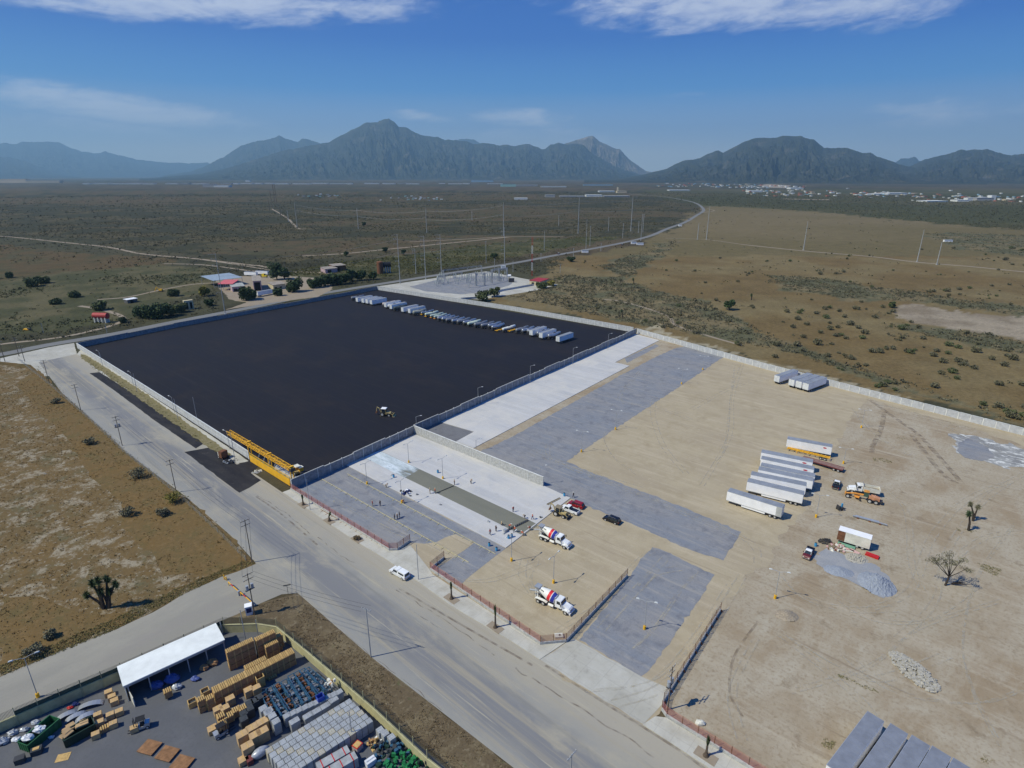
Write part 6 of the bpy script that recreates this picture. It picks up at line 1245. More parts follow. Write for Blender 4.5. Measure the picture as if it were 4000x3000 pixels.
# mesquite
def mesquite():
    rn = random.Random(11); b = g(3692, 2287); t = thing('mesquite_tree', 'open umbrella-shaped thorn tree in the dirt yard at the right', 'tree', b); tr = MB(); cr = MB()
    tops = jl((3692, 2287), [(3655, 2180), (3690, 2172), (3725, 2170), (3755, 2185), (3770, 2205), (3665, 2200), (3740, 2205), (3700, 2190)])
    tr.path([(0, 0, 0), (.3, .1, 1.5), (.5, .2, 2.6)], [.26, .2, .16], 7)
    for i, (dx, dy, z0, z1) in enumerate(tops):
        dy += rn.uniform(-1.8, 1.8); e = Vector((dx, dy, z1 * .93)); tr.path([(.4, .15, 2.3), (dx * .45 + .2, dy * .4, z1 * .62), e], [.12, .08, .04], 5)
        for _ in range(3):
            f = e + Vector((rn.uniform(-1, 1), rn.uniform(-1, 1), rn.uniform(-.2, .3))); tr.tube(e * .8 + Vector((.1, .05, .5)), f, .04, .015, 4); leaves(cr, f, (1.05, 1.05, .4), 42, .11, rn, .1)
            for _ in range(5): tr.tube(f, f + Vector((rn.uniform(-1, 1), rn.uniform(-1, 1), rn.uniform(-.1, .4))), .02, .008, 3)
    tr.build('trunk', 'bark_dark', t); cr.build('crown', 'leaf_grey', t)
    t2 = thing('fallen_branch', 'leafless crooked fallen branch lying right of the thorn tree', 'branch', b + Vector((1.5, .2, .1))); m = MB()
    for k in range(16): a = rn.uniform(-.5, .4); q = rn.uniform(.5, 4.5); m.path([(0, 0, .1), (q * .5, q * a * .4, .5), (q, q * a, .3 + rn.random() * .5)], [.09, .06, .02], 4)
    m.build('branch', 'bark_dark', t2)
mesquite()
def palm(label, px, h, lean=0):
    rn = random.Random(int(px[0])); t = thing('young_palm', label, 'palm', g(*px) + Vector((0, 0, .15)), 0, 'young palms along the pavement'); MB().lathe([(0, .55), (.25, .42), (.7, .24), (1.0, .2), (h * .5, .17), (h * .55, .1)], (0, 0, 0), (0, 0, 1), 9).build('trunk', 'bark', t); m = MB()
    for k in range(60):
        a = rn.random() * 6.28; q = rn.uniform(.1, .42); z = h * rn.uniform(.38, .6); v = Vector((math.cos(a) * q + lean, math.sin(a) * q, h * rn.uniform(.3, .5))); w = Vector((-math.sin(a), math.cos(a), 0)) * .09; p = Vector((0, 0, z)); m.add([p - w, p + w, p + v * .6 + w * 1.3, p + v, p + v * .6 - w * 1.3], [(0, 1, 2, 3, 4)])
    m.build('fronds', 'frond', t)
palm('upright young palm nearest the yellow gate, by the thin steel pole', (1185, 1974), 3.4); palm('leaning young palm, second from the yellow gate', (1287, 2037), 3.0, .5); palm('upright young palm opposite the gravel corner, right of the steel pole', (1764, 2341), 4.6); palm('tall slim young palm in front of the lower mixer truck', (1935, 2453), 6.0); palm('leafy young palm at the bottom right pavement', (2757, 2955), 4.4)
rn_ = random.Random(3); t = thing('dead_palm', 'collapsed dry brown palm in a tree pit, between the leaning palm and driveway', 'palm', g(1396, 2108) + Vector((0, 0, .2))); m = MB(); leaves(m, (0, 0, .4), (1.0, .8, .5), 160, .2, rn_); m.build('dry_fronds', 'dry_leaf', t); MB().tube((0, 0, 0), (.4, .1, .5), .25, .15, 7).build('trunk', 'bark', t)

# ------------------------------------------------------------------ storage yard
M('crate_wood', (.50, .33, .13), .8, var=.18, scale=2.5); M('crate_dark', (.34, .19, .09), .85, var=.2, scale=2.5); M('cardboard', (.46, .31, .16), .85, var=.12, scale=1.5); M('wrap_grey', (.33, .34, .345), .45, var=.22, scale=.7); M('wrap_tan', (.40, .36, .27), .6, var=.15, scale=2); M('crate_black', (.045, .05, .055), .6); M('rack_blue', (.03, .095, .17), .6); M('skip_green', (.02, .11, .045), .55, var=.2); M('skip_dark', (.012, .035, .025), .6)
M('bag_white', (.66, .67, .70), .35, var=.08); M('bag_clear', (.38, .40, .44), .3, .1, .2, 3); M('plate_rust', (.24, .125, .06), .9, var=.3, scale=1.2); M('basket_green', (.02, .17, .06), .5, var=.3, scale=3); M('tarp_blue', (.06, .09, .26), .5); M('silver', (.42, .44, .47), .35, .5, .1); M('door_white', (.62, .60, .53), .8)
C4 = lambda x, y: (550 + x * .36166, 2400 + y * .36166)
C5 = lambda x, y: (1050 + x * .29385, 2600 + y * .29385)
C6 = lambda x, y: (x * .27125, 2600 + y * .27125)
ROWZ = head(g(*C4(820, 790), 3), g(*C4(1620, 395), 3))
def crate(kind, label, pos, rz, s, h, group, z=0):
    if kind == 'slat':
        key = ('slat', s, h)
    t = thing('wooden_crate' if kind in ('slat', 'open') else 'cardboard_box' if kind == 'card' else 'wrapped_pallet', label, 'crate' if kind in ('slat', 'open') else 'box' if kind == 'card' else 'pallet', pos + Vector((0, 0, z)), rz, group)
    a, b = s
    if kind == 'slat':
        MB().box((0, 0, h / 2 - .1), (a - .06, b - .06, h - .2)).build('side_panel', 'crate_dark', t); m = MB(); n = 4
        for k in range(n): m.box((a * ((k + .5) / n - .5), 0, h - .03), (a / n * .58, b, .07))
        for sx_ in (-1, 1):
            for sy_ in (-1, 1): m.box((sx_ * (a / 2 - .04), sy_ * (b / 2 - .04), h / 2), (.1, .1, h - .05))
            m.box((sx_ * (a / 2 - .02), 0, h * .5), (.05, b, .12)); m.box((sx_ * (a / 2 - .02), 0, h * .9), (.05, b, .12))
        m.build('slats', 'crate_wood', t)
    elif kind == 'open':
        m = MB()
        for sx_ in (-1, 1): m.box((sx_ * (a / 2 - .05), 0, h / 2), (.1, b, h)); m.box((0, sx_ * (b / 2 - .05), h / 2), (a - .2, .1, h - .003))
        m.build('side_panel', 'crate_wood', t); MB().box((0, 0, h * .35), (a - .2, b - .2, h * .6)).build('contents', 'crate_black', t)
    elif kind == 'card':
        MB().box((0, 0, h / 2 + .07), (a, b, h - .14), top=.985).build('box', 'cardboard', t); MB().box((0, 0, h + .005), (a * .1, b * .98, .012)).build('tape', 'crate_wood', t); MB().box((0, 0, .06), (a, b, .12)).build('pallet', 'crate_dark', t)
    elif kind == 'dark':
        MB().box((0, 0, h / 2), (a, b, h), top=.97).box((0, 0, h), (a * .5, b * .6, .08)).build('body', 'crate_black', t)
    else:
        MB().box((0, 0, h / 2 + .06), (a, b, h - .12), top=.99).build('goods', 'wrap_tan' if kind == 'tan' else 'wrap_grey', t); m = MB()
        for k in (-1, 0): m.box((0, b * (k + .5) / 2, h + .01), (a * .96, .05, .03))
        m.box((-a * .17, 0, h + .01), (.05, b * .96, .032)).box((a * .17, 0, h + .01), (.05, b * .96, .032)).build('strap', 'galv', t); MB().box((0, 0, .06), (a, b, .12)).build('pallet', 'crate_black', t)
    return t
def at(px, h): p = g(*px, h); p.z = 0; return p
ra, rb = at(C4(815, 800), 3), at(C4(1610, 400), 3); n = 13
proto = {}
def crates(kind, plist, s, h, group, base, rz=None, lab=None):
    for i, (px, z) in enumerate(plist):
        p = px if isinstance(px, Vector) else at(px, h + z); key = (kind, s, h); l = (lab[i] if lab else base % (ORD[i] if '%s' in base else ()))
        if key not in proto: proto[key] = crate(kind, l, p, ROWZ if rz is None else rz, s, h, group, z)
        else: t = dup(proto[key], loc=p + Vector((0, 0, z)), rz=ROWZ if rz is None else rz, label=l, group=group)
gC = 'slatted wooden crates in the storage yard'
crates('slat', [(ra.lerp(rb, i / (n - 1)), z) for i in range(n) for z in (0, 1.5)], (1.25, 1.75), 1.48, gC, '', lab=['%s crate from the left in the long double slatted row, %s one' % (ORD[i], w) for i in range(n) for w in ('lower', 'upper')])
q = Vector((math.cos(ROWZ), math.sin(ROWZ), 0)); qn = Vector((-q.y, q.x, 0))
if qn.y < 0: qn = -qn
r2 = at(C4(955, 380), 4.5)
crates('slat', [(r2 + q * 1.25 * i, z) for i in range(4) for z in (0, 1.5, 3.0)], (1.25, 1.2), 1.48, gC, '', lab=['slatted crate in the tallest block next to the shed, %s column, %s' % (ORD[i], w) for i in range(4) for w in ('bottom', 'middle', 'top')])
r3 = at(C4(1270, 262), 4.2)
crates('slat', [(r3 + q * 1.25 * i + qn * 1.25 * j, z) for i in range(4) for j in (0,) for z in (0, 1.5, 2.9)][:11], (1.25, 1.2), 1.48, gC, '', lab=['slatted crate in the rear block under the lamp pole, %s column, %s' % (ORD[i], w) for i in range(4) for w in ('bottom', 'middle', 'top')][:11])
crates('slat', [(r3 + q * (1.2 + 1.25 * i) - qn * 1.3, z) for i in range(2) for z in (0, 1.5)] , (1.25, 1.2), 1.48, gC, '', lab=['slatted crate before the rear block, %s column, %s' % (ORD[i], w) for i in range(2) for w in ('bottom', 'top')])
crates('slat', [(ra.lerp(rb, k) + qn * 1.6, z) for k in (.45, .55, .65) for z in (0, 1.5)], (1.25, 1.2), 1.48, gC, '', lab=['slatted crate behind the middle of the long row, %s, %s' % (w2, w) for w2 in ('left', 'centre', 'right') for w in ('bottom', 'top')])
crates('slat', [(C4(*p), z) for p, z in [((1410, 340), 0), ((1480, 330), 0), ((1430, 385), .0)]], (1.3, 1.2), 1.1, gC, '', lab=['low pale crate at the olive wall, left of three', 'low pale crate at the olive wall, middle of three', 'low pale crate at the olive wall, nearest of three'])
crates('slat', [(C4(645, 905), 1.4), (at(C4(645, 905), 2.8), 0), (C4(738, 890), 1.2), (at(C4(738, 890), 2.6), 0), (C4(860, 1085), 1), (at(C4(860, 1085), 2.4), 0), (C4(885, 1160), .8), (C4(950, 1080), .6), (C4(1030, 1020), .6), (C4(1095, 1000), .6), (C4(285, 815), .4)], (1.25, 1.2), 1.38, gC, '',
       lab=['upper crate of the leftmost two-crate stack before the long row', 'lower crate of the leftmost two-crate stack before the long row', 'upper crate of the second stack before the long row', 'lower crate of the second stack before the long row', 'upper slatted crate right of the three cartons', 'lower slatted crate right of the three cartons', 'slatted crate just above the front forklift', 'left crate of the small row beside the dark crates', 'middle crate of the small row beside the dark crates', 'right crate of the small row beside the dark crates', 'slatted crate standing in front of the open shed'])
crates('slat', [(C4(1415, 660), 0)], (1.5, 1.2), .5, gC, '', lab=['flat stack of pale pallets behind the tall open crate'])
crates('open', [(C4(1280, 662), 0)], (1.4, 1.4), 2.3, gC, '', lab=['tall open-topped wooden crate above the blue racks']); crates('open', [(C4(552, 930), 0), (C4(690, 815), 0)], (1.4, 1.2), 1.2, gC, '', lab=['open crate at the left of the two-crate stacks', 'open crate at the left end of the long row'])
gB = 'cardboard boxes in the storage yard'
crates('card', [(C4(*p), 0) for p in [(830, 1010), (905, 1000), (962, 898), (1160, 805), (1245, 782)]], (1.45, 1.2), 1.6, gB, '', lab=['brown carton, left of three in front of the long crate row', 'brown carton, middle of three in front of the long crate row', 'brown carton, raised right one of the three before the crate row', 'tan carton left of the tall open crate', 'tan carton touching the tall open crate'])
crates('card', [(C4(*p), 0) for p in [(772, 1222), (1105, 1555)]], (1.5, 1.3), 1.0, gB, '', lab=['single low carton to the left of the front forklift', 'low carton at the bottom of the big carton group'])
crates('card', [(C4(*p), 0) for p in [(1095, 1285), (1200, 1215), (1310, 1150), (1235, 1292), (1312, 1252), (1150, 1410)]], (1.8, 1.4), 2.2, gB, '', lab=['big carton at the back left of the large carton group', 'big carton at the back centre of the large carton group', 'big carton at the back right of the large carton group', 'big carton at the middle left of the large group', 'big carton at the middle right of the large group', 'big pale carton at the front of the large group'])
crates('card', [(C6(*p), z) for p, z in [((1555, 365), 0), ((1605, 430), 0), ((1640, 490), 0), ((1710, 640), 0), ((1400, 690), 0), ((1430, 795), 0), ((1580, 690), 0), ((1625, 815), 0), ((1370, 970), 0), ((1925, 880), 0)]], (1.2, 1.0), 1.1, gB, '', rz=.6, lab=['topmost carton of the tall line of cartons left of the shed', 'second carton of the line left of the shed', 'third carton of the line left of the shed', 'battered carton at the bottom of the line left of the shed', 'carton at the back of the cluster right of the dark skip', 'carton in the middle of the cluster right of the dark skip', 'small carton between the line and the cluster', 'square carton at the right of the cluster', 'open-flapped carton at the front of the cluster', 'upright open carton beside the left forklift'])
crates('slat', [(C6(1500, 880), 0)], (1.3, 1.0), .9, gC, '', lab=['pinkish slatted crate among the cartons right of the dark skip'])
crates('dark', [(C4(*p), 0) for p in [(1110, 1120), (1110, 1060), (1175, 1010), (1175, 950), (1230, 925), (1275, 890)]], (1.25, 1.25), 1.9, 'black plastic crates in a stepped row', '', lab=['%s black plastic crate from the front of the stepped row' % ORD[i] for i in range(6)])
# grey wrapped pallets
gW = 'grey wrapped pallets'
o0, oA, oB = at(C5(1060, 480), 2.3), at(C5(10, 1120), 2.3), at(C5(1330, 735), 2.3)
na, nb = 14, 6
lst = [(o0 + (oA - o0) * (i / (na - 1)) + (oB - o0) * (j / (nb - 1)), 0) for i in range(na) for j in range(nb)]
WZ = head(oA, o0)
sA = (oA - o0).length / (na - 1) - .08; sB = (oB - o0).length / (nb - 1) - .10
names = ['%s row from the racks, %s from the olive wall' % (ORD[j], ORD[i]) for i in range(na) for j in range(nb)]
crates('wrap', [x for i, x in enumerate(lst) if (i * 7) % 5 != 1], (round(sA, 2), round(sB, 2)), 2.3, gW, '', rz=WZ, lab=['grey pallet in the big block, ' + names[i] for i in range(len(lst)) if (i * 7) % 5 != 1])
crates('tan', [x for i, x in enumerate(lst) if (i * 7) % 5 == 1], (round(sA, 2), round(sB, 2)), 2.3, gW, '', rz=WZ, lab=['tan-topped pallet in the big block, ' + names[i] for i in range(len(lst)) if (i * 7) % 5 == 1])
p, q2 = at(C5(240, 660), 2.1), at(C5(935, 345), 2.1)
crates('wrap', [(p.lerp(q2, i / 9), 0) for i in range(10)], (1.15, 1.05), 2.1, gW, '', rz=WZ, lab=['grey pallet in the single row under the blue racks, %s from the left' % ORD[i] for i in range(10)])
crates('wrap', [(C5(*v), 0) for v in [(340, 730), (520, 660), (630, 600), (750, 530), (860, 450)]], (1.6, 1.1), 2.0, gW, '', rz=WZ, lab=['large grey block in the broken second row, %s from the left' % ORD[i] for i in range(5)])
crates('wrap', [(C5(*v), 0) for v in [(0, 590), (45, 660), (95, 735)]] + [(C4(*v), 0) for v in [(1320, 1010), (1370, 1050)]], (1.2, 1.2), 2.6, gW, '', rz=WZ, lab=['tall grey pallet in the short column left of the racks, %s' % w for w in ('third', 'fourth', 'nearest', 'farthest', 'second')])
crates('wrap', [(C5(*v), 0) for v in [(1480, 850), (1545, 895), (1630, 945)]], (1.1, 1.1), 1.9, gW, '', rz=WZ, lab=['grey pallet by the olive wall below the big block, %s' % w for w in ('upper', 'middle', 'lower')])
# long wrapped goods with red bands
for i, (a, b) in enumerate([((1060, 1100), (640, 1340)), ((1160, 1180), (760, 1420))]):
    a, b = at(C5(*a), 2.0), at(C5(*b), 2.0); L_ = (b - a).length; t = thing('long_bale', ['upper', 'lower'][i] + ' long grey bale with red bands at the bottom of the storage yard', 'bale', a, head(a, b), 'long red-banded bales'); MB().box((L_ / 2, 0, 1.0), (L_, 1.5, 2.0)).build('body', 'wrap_grey', t); m = MB()
    for k in (.15, .5, .85): m.box((L_ * k, 0, 1.0), (.15, 1.54, 2.04))
    m.build('band', 'red', t)
# blue racks
for i, (a, b) in enumerate([((0, 290), (220, 640)), ((100, 235), (330, 570)), ((200, 195), (400, 520)), ((290, 120), (500, 470)), ((370, 80), (600, 410)), ((440, 50), (700, 340)), ((500, 40), (800, 300)), ((-70, 350), (120, 690))]):
    a, b = at(C5(*a), 1.7), at(C5(*b), 1.7); L_ = (b - a).length; t = thing('steel_rack', 'long blue steel rack full of rusty parts, %s' % ['third from the left in the rack field', 'fourth from the left in the rack field', 'fifth from the left in the rack field', 'sixth from the left in the rack field', 'seventh from the left in the rack field', 'eighth from the left in the rack field', 'rightmost in the rack field', 'leftmost in the rack field'][i], 'rack', a, head(a, b), 'blue steel racks')
    if i < 2: t['label'] = 'long blue steel rack full of rusty parts, %s from the left in the rack field' % ORD[i + 1]
    m = MB(); k2 = MB(); rn = random.Random(i)
    for s in (-.55, .55):
        for z in (.5, 1.1, 1.7): m.box((L_ / 2, s, z), (L_, .1, .1))
        for k in range(6): m.box((L_ * k / 5, s, .85), (.1, .1, 1.75))
    for k in range(6): m.box((L_ * k / 5, 0, 1.7), (.1, 1.1, .08))
    m.build('frame', 'rack_blue', t)
    for k in range(46): k2.box((L_ * rn.random(), rn.uniform(-.35, .35), rn.uniform(.4, 1.2)), (rn.uniform(.2, .6), rn.uniform(.2, .5), rn.uniform(.2, .5)), rn.random())
    k2.build('parts', 'rust' if i % 3 == 1 else 'steel_dull', t)
t = thing('blue_bin', 'open blue plastic bin standing on the wrapped pallets by the racks', 'bin', at(C5(680, 395), 3.0) + Vector((0, 0, 2.05)), WZ); m = MB()
for s in (-1, 1): m.box((s * .6, 0, .45), (.06, 1.0, .9)).box((0, s * .5, .45), (1.2, .06, .897))
m.box((0, 0, .1), (1.1, .9, .1)).build('bin', 'navy_bin', t) if M('navy_bin', (.04, .08, .38), .5) else 0
junk('orange_wrap', 'orange and cream sheets lying on pallets beside the olive wall', 'wrap', C5(830, 350), 12, .5, 1.0, ['orange_paint', 'cream_paint'], 40, .4).location.z = 2.1
t = junk('basket_heap', 'bright green plastic baskets heaped at the bottom right corner of the yard', 'baskets', C5(1780, 1310), 60, .6, 3.0, ['basket_green'], 41, 1.6); junk('basket_heap', 'dark blue-green mesh baskets heaped above the bright green ones', 'baskets', C5(1600, 1180), 70, .6, 3.4, ['crate_black', 'rack_blue', 'skip_dark'], 42, 1.5); junk('basket_heap', 'black mesh baskets at the very bottom beside the olive wall', 'baskets', C5(2060, 1380), 40, .6, 2.4, ['crate_black', 'skip_dark'], 46, 1.4)
junk('wood_scrap', 'broken wood and white sheeting between the pallets and the baskets', 'scrap wood', C5(1450, 1040), 40, .45, 1.8, ['crate_wood', 'bag_white', 'crate_dark'], 43, .9)
t = thing('pink_bin', 'open pinkish box with red rim beside the grey pole among pallets', 'bin', at(C5(1175, 1040), 1.2), WZ + .3); MB().box((0, 0, .5), (1.3, 1.2, 1.0)).build('box', 'pale_pink', t); MB().box((0, 0, 1.05), (1.35, 1.25, .1)).build('rim', 'red', t); MB().box((0, 0, 1.12), (1.1, 1.0, .06)).build('contents', 'crate_wood', t)
t = thing('white_crate', 'whitish crate at the left of the green baskets', 'crate', at(C5(1350, 1250), 1.0), WZ); MB().box((0, 0, .5), (1.7, 1.0, 1.0), top=.97).build('body', 'bag_white', t); MB().box((0, 0, 1.03), (1.4, .15, .06)).build('rail', 'galv', t)
t = thing('wrapped_roll', 'grey plastic-wrapped rolls in front of the big pale carton', 'roll', at(C4(1290, 1480), 1.0), WZ); MB().blob((0, 0, .8), (1.5, .8, .8), 14, 8, .12, flat=.1).build('wrap', 'bag_clear', t, smooth=True); MB().box((-1.8, 0, .5), (.9, 1.3, 1.0)).build('case', 'maroon', t)
# shed
rc = [g(461, 2605, 3.9), g(841, 2437.5, 3.9), g(890, 2488, 3.9), g(510, 2667, 3.9)]
c = rc[0].copy(); c.z = 0; th = head(rc[0], rc[1]); mi_ = Matrix.Rotation(-th, 4, 'Z'); L_ = (rc[1] - rc[0]).length; wd = -(mi_ @ (rc[3] - rc[0])).y
t = thing('open_shed', 'open-fronted shed with a long plain white roof in the storage yard', 'shed', c, th)
_r = MB().box((L_ / 2, -wd / 2, 3.9), (L_ + .3, wd + .3, .18))
_r.build('roof', 'shed_roof', t) if M('shed_roof', (.72, .74, .72), .6, var=.08, scale=.4) else 0
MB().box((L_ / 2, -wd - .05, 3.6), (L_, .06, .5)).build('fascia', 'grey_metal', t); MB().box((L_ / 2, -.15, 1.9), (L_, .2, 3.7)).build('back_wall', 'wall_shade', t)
MB().box((.1, -wd / 2, 1.9), (.15, wd - .4, 3.7)).build('end_wall', 'door_white', t)
for k in range(6): MB().box((L_ * (k + .1) / 5.2 + .2, -wd + .2, 1.9), (.18, .18, 3.8)).build('post', 'grey_metal', t)
a, b = g(480, 2672), g(529, 2763)
t = thing('screen_wall', 'free-standing pale partition panel in front of the left end of the shed', 'panel', a, head(a, b)); MB().box(((b - a).length / 2, 0, 1.1), ((b - a).length, .1, 2.2)).build('panel', 'door_white', t); MB().box(((b - a).length / 2, .12, 1.1), ((b - a).length, .1, .1)).build('brace', 'grey_metal', t)
for i, (x, y, mt_, s_, l) in enumerate([(180, 790, 'tarp_blue', 1.3, 'blue-wrapped bale under the left part of the shed'), (345, 720, 'tarp_blue', 1.5, 'second blue-wrapped bale under the shed'), (590, 710, 'tarp_blue', .8, 'flat blue bundle under the shed roof edge'), (690, 590, 'crate_dark', .9, 'brown sack heap under the middle of the shed'), (780, 540, 'crate_dark', 1.1, 'brown sack heap under the right part of the shed'), (400, 800, 'bag_clear', .9, 'silvery bag beside the crate before the shed')]):
    t = thing('wrapped_bale', l, 'bale', g(*C4(x, y))); MB().blob((0, 0, s_ * .5), (s_ * .9, s_ * .7, s_ * .55), 11, 7, .5, random.Random(i), flat=.25).build('wrap', mt_, t); MB().box((0, 0, .06), (s_ * 1.3, s_, .12)).build('pallet', 'crate_dark', t)
# skips
def skip_(label, a, b, w, mat, h=1.5):
    p, q_ = at(a, h), at(b, h); L_ = (q_ - p).length; t = thing('waste_skip', label, 'skip', p, head(p, q_)); m = MB()
    for s in (-1, 1):
        m.box((L_ / 2, s * w / 2, h / 2 + .1), (L_, .1, h))
        for k in range(7): m.box((L_ * (k + .5) / 7, s * (w / 2 + .08), h / 2 + .1), (.1, .1, h - .1))
    m.box((0, 0, h / 2 + .1), (.1, w, h - .004)).box((L_, 0, h / 2 + .1), (.1, w, h - .004)).box((L_ / 2, 0, .2), (L_, w, .1)).build('body', mat, t)
    mm = MB()
    for s in (-1, 1): mm.box((L_ / 2, s * w / 2, h + .13), (L_, .18, .1))
    for k in (.0, .25, .5, .75, 1): mm.box((-.06, w * (k - .5) * .9, h / 2 + .1), (.1, .1, h))
    mm.build('rim', mat, t); return t, p, q_
s1, p, q_ = skip_('bright green open skip holding two white bags', C6(330, 1130), C6(790, 745), 2.3, 'skip_green', 1.6)
s2, p2, q2_ = skip_('dark green skip filled with brown cardboard', C6(900, 1030), C6(1340, 790), 2.3, 'skip_dark', 1.6)
for i, (px, s_, mt_, l, z) in enumerate([(C6(400, 1070), 1.0, 'bag_white', 'white bag nearer the front end of the bright green skip', 1.0), (C6(565, 945), .95, 'bag_white', 'rounder white bag in the middle of the bright green skip', 1.0), (C6(510, 840), .7, 'bag_clear', 'clear bag behind the bright green skip, near the wall', 0), (C6(350, 940), .7, 'bag_clear', 'grey bag behind the bright green skip, second one', 0), (C6(190, 985), .8, 'bag_clear', 'pile of clear bags left behind the green skip', 0), (C6(240, 1080), .7, 'bag_white', 'shiny white bag leaning on the left of the green skip', 0), (C6(30, 1120), 1.1, 'bag_clear', 'grey bag heap at the left edge of the photo', 0), (C6(740, 1045), .45, 'bag_white', 'small white bag between the two skips', 0), (C6(1010, 620), .5, 'red', 'small red sack at the foot of the yard wall', 0), (C6(1090, 570), .6, 'navy', 'dark bag near the wall above the silver panels', 0)]):
    t = thing('refuse_bag', l, 'bag', g(*px, z)); MB().blob((0, 0, s_ * .45), (s_ * .95, s_ * .65, s_ * .5), 11, 7, .55, random.Random(50 + i), flat=.3).blob((s_ * .4, s_ * .2, s_ * .35), (s_ * .6, s_ * .6, s_ * .4), 9, 6, .6, random.Random(80 + i), flat=.3).build('bag', mt_, t); MB().tube((0, 0, s_ * .85), (.05, .02, s_ * 1.05), .08, .03, 6).build('knot', mt_, t)
for i, (px, l) in enumerate([(C6(1180, 840), 'flat brown cardboard sheet on top of the dark skip'), (C6(1000, 900), 'tilted brown cardboard in the dark skip, middle'), (C6(960, 980), 'brown cardboard at the near end of the dark skip')]):
    t = tag(MB().box((0, 0, 0), (1.9, 1.1, .25), top=.9).box((.3, .4, .15), (1.2, .8, .1)).build('cardboard_sheet', 'cardboard'), l, 'cardboard'); t.location = g(*px, 1.55); t.rotation_euler = (.15 * i, .1, ROWZ + .3 * i)
def arc_panel(label, px, rz, L_=3.2, w=1.1):
    t = thing('curved_panel', label, 'panel', g(*px), rz, 'silver curved sheets by the wall'); m = MB(); n = 9
    for k in range(n): a0, a1 = math.pi * k / n, math.pi * (k + 1) / n; m.add([(-math.cos(a0) * L_ / 2, -w / 2, math.sin(a0) * .8), (-math.cos(a0) * L_ / 2, w / 2, math.sin(a0) * .8), (-math.cos(a1) * L_ / 2, w / 2, math.sin(a1) * .8), (-math.cos(a1) * L_ / 2, -w / 2, math.sin(a1) * .8)], [(0, 3, 2, 1)])
    m.build('sheet', 'silver', t); MB().box((0, w / 2, .35), (.1, .1, .8)).build('stay', 'dark_metal', t)
arc_panel('leftmost silver curved sheet behind the dark skip', C6(970, 740), ROWZ); arc_panel('middle silver curved sheet behind the dark skip', C6(1100, 760), ROWZ); arc_panel('right silver curved sheet behind the dark skip', C6(1240, 760), ROWZ); arc_panel('dull long curved sheet lying at the yard wall', C6(1310, 590), ROWZ - .3, 4)
for i, (px, l) in enumerate([(C4(100, 1450), 'rusty steel plate on the yard floor, upper left of three'), (C4(290, 1520), 'rusty steel plate on the yard floor, middle of three'), (C4(450, 1620), 'rusty steel plate on the yard floor, cut by the bottom edge')]):
    t = thing('steel_plate', l, 'plate', g(*px), ROWZ - .95, 'rusty steel plates'); MB().box((0, 0, .35), (2.9, 2.4, .12)).build('plate', 'plate_rust', t); MB().box((0, -.9, .15), (2.6, .15, .28)).box((0, .9, .15), (2.6, .15, .28)).build('bearer', 'rust', t)
t = tag(MB().box((0, 0, .08), (1.9, 1.5, .05)).box((.2, .1, .12), (.9, .8, .03)).build('cardboard_sheet', 'crate_wood'), 'flat tan sheet on the yard floor below the skips', 'cardboard'); t.location = g(*C6(910, 1325)); t.rotation_euler = (0, 0, .3)
t = thing('black_bin', 'open black bin left of the green skip front', 'bin', g(*C6(300, 1390)), .5); MB().box((0, 0, .5), (1.3, 1.0, 1.0)).build('box', 'crate_black', t); MB().box((0, 0, 1.02), (1.4, 1.1, .06)).build('rim', 'dark_metal', t)
t = thing('black_bin', 'black bin with tan scrap at the right front of the green skip', 'bin', g(*C6(540, 1260)), .5); MB().box((0, 0, .5), (1.5, 1.1, 1.0)).build('box', 'crate_black', t); MB().box((0, 0, 1.02), (.9, .6, .12)).build('contents', 'crate_wood', t)
def forklift(label, px, rz):
    t = thing('forklift', label, 'forklift', g(*px), rz, 'forklifts in the storage yard')
    MB().prism([(-1.2, .3), (-1.25, 1.15), (-.5, 1.2), (-.4, .7), (.5, .65), (.9, .8), (.9, .25)], -.55, .55).build('body', 'silver', t); m = MB()
    for x in (-.55, .6):
        for s in (-1, 1): m.box((x, s * .5, 1.5), (.08, .08, 1.4))
    m.box((0, 0, 2.2), (1.4, 1.15, .08)).build('guard', 'black', t); MB().box((-.1, 0, .95), (.6, .6, .5)).build('seat', 'black', t)
    MB().box((1.0, -.35, 1.3), (.1, .1, 2.3)).box((1.0, .35, 1.3), (.1, .1, 2.3)).box((1.0, 0, 2.4), (.1, .8, .1)).box((1.6, -.3, .15), (1.1, .12, .06)).box((1.6, .3, .15), (1.1, .12, .06)).build('mast', 'dark_metal', t)
    for x in (-.85, .65):
        for s in (-1, 1): wheel(t, x, s * .5, .3, .2, s)
forklift('silver-grey forklift beside the single low carton, right of the plates', C4(880, 1300), ROWZ + .1); forklift('dark forklift with a wrapped roll left of the plates', C6(2050, 900), ROWZ + 2.9)
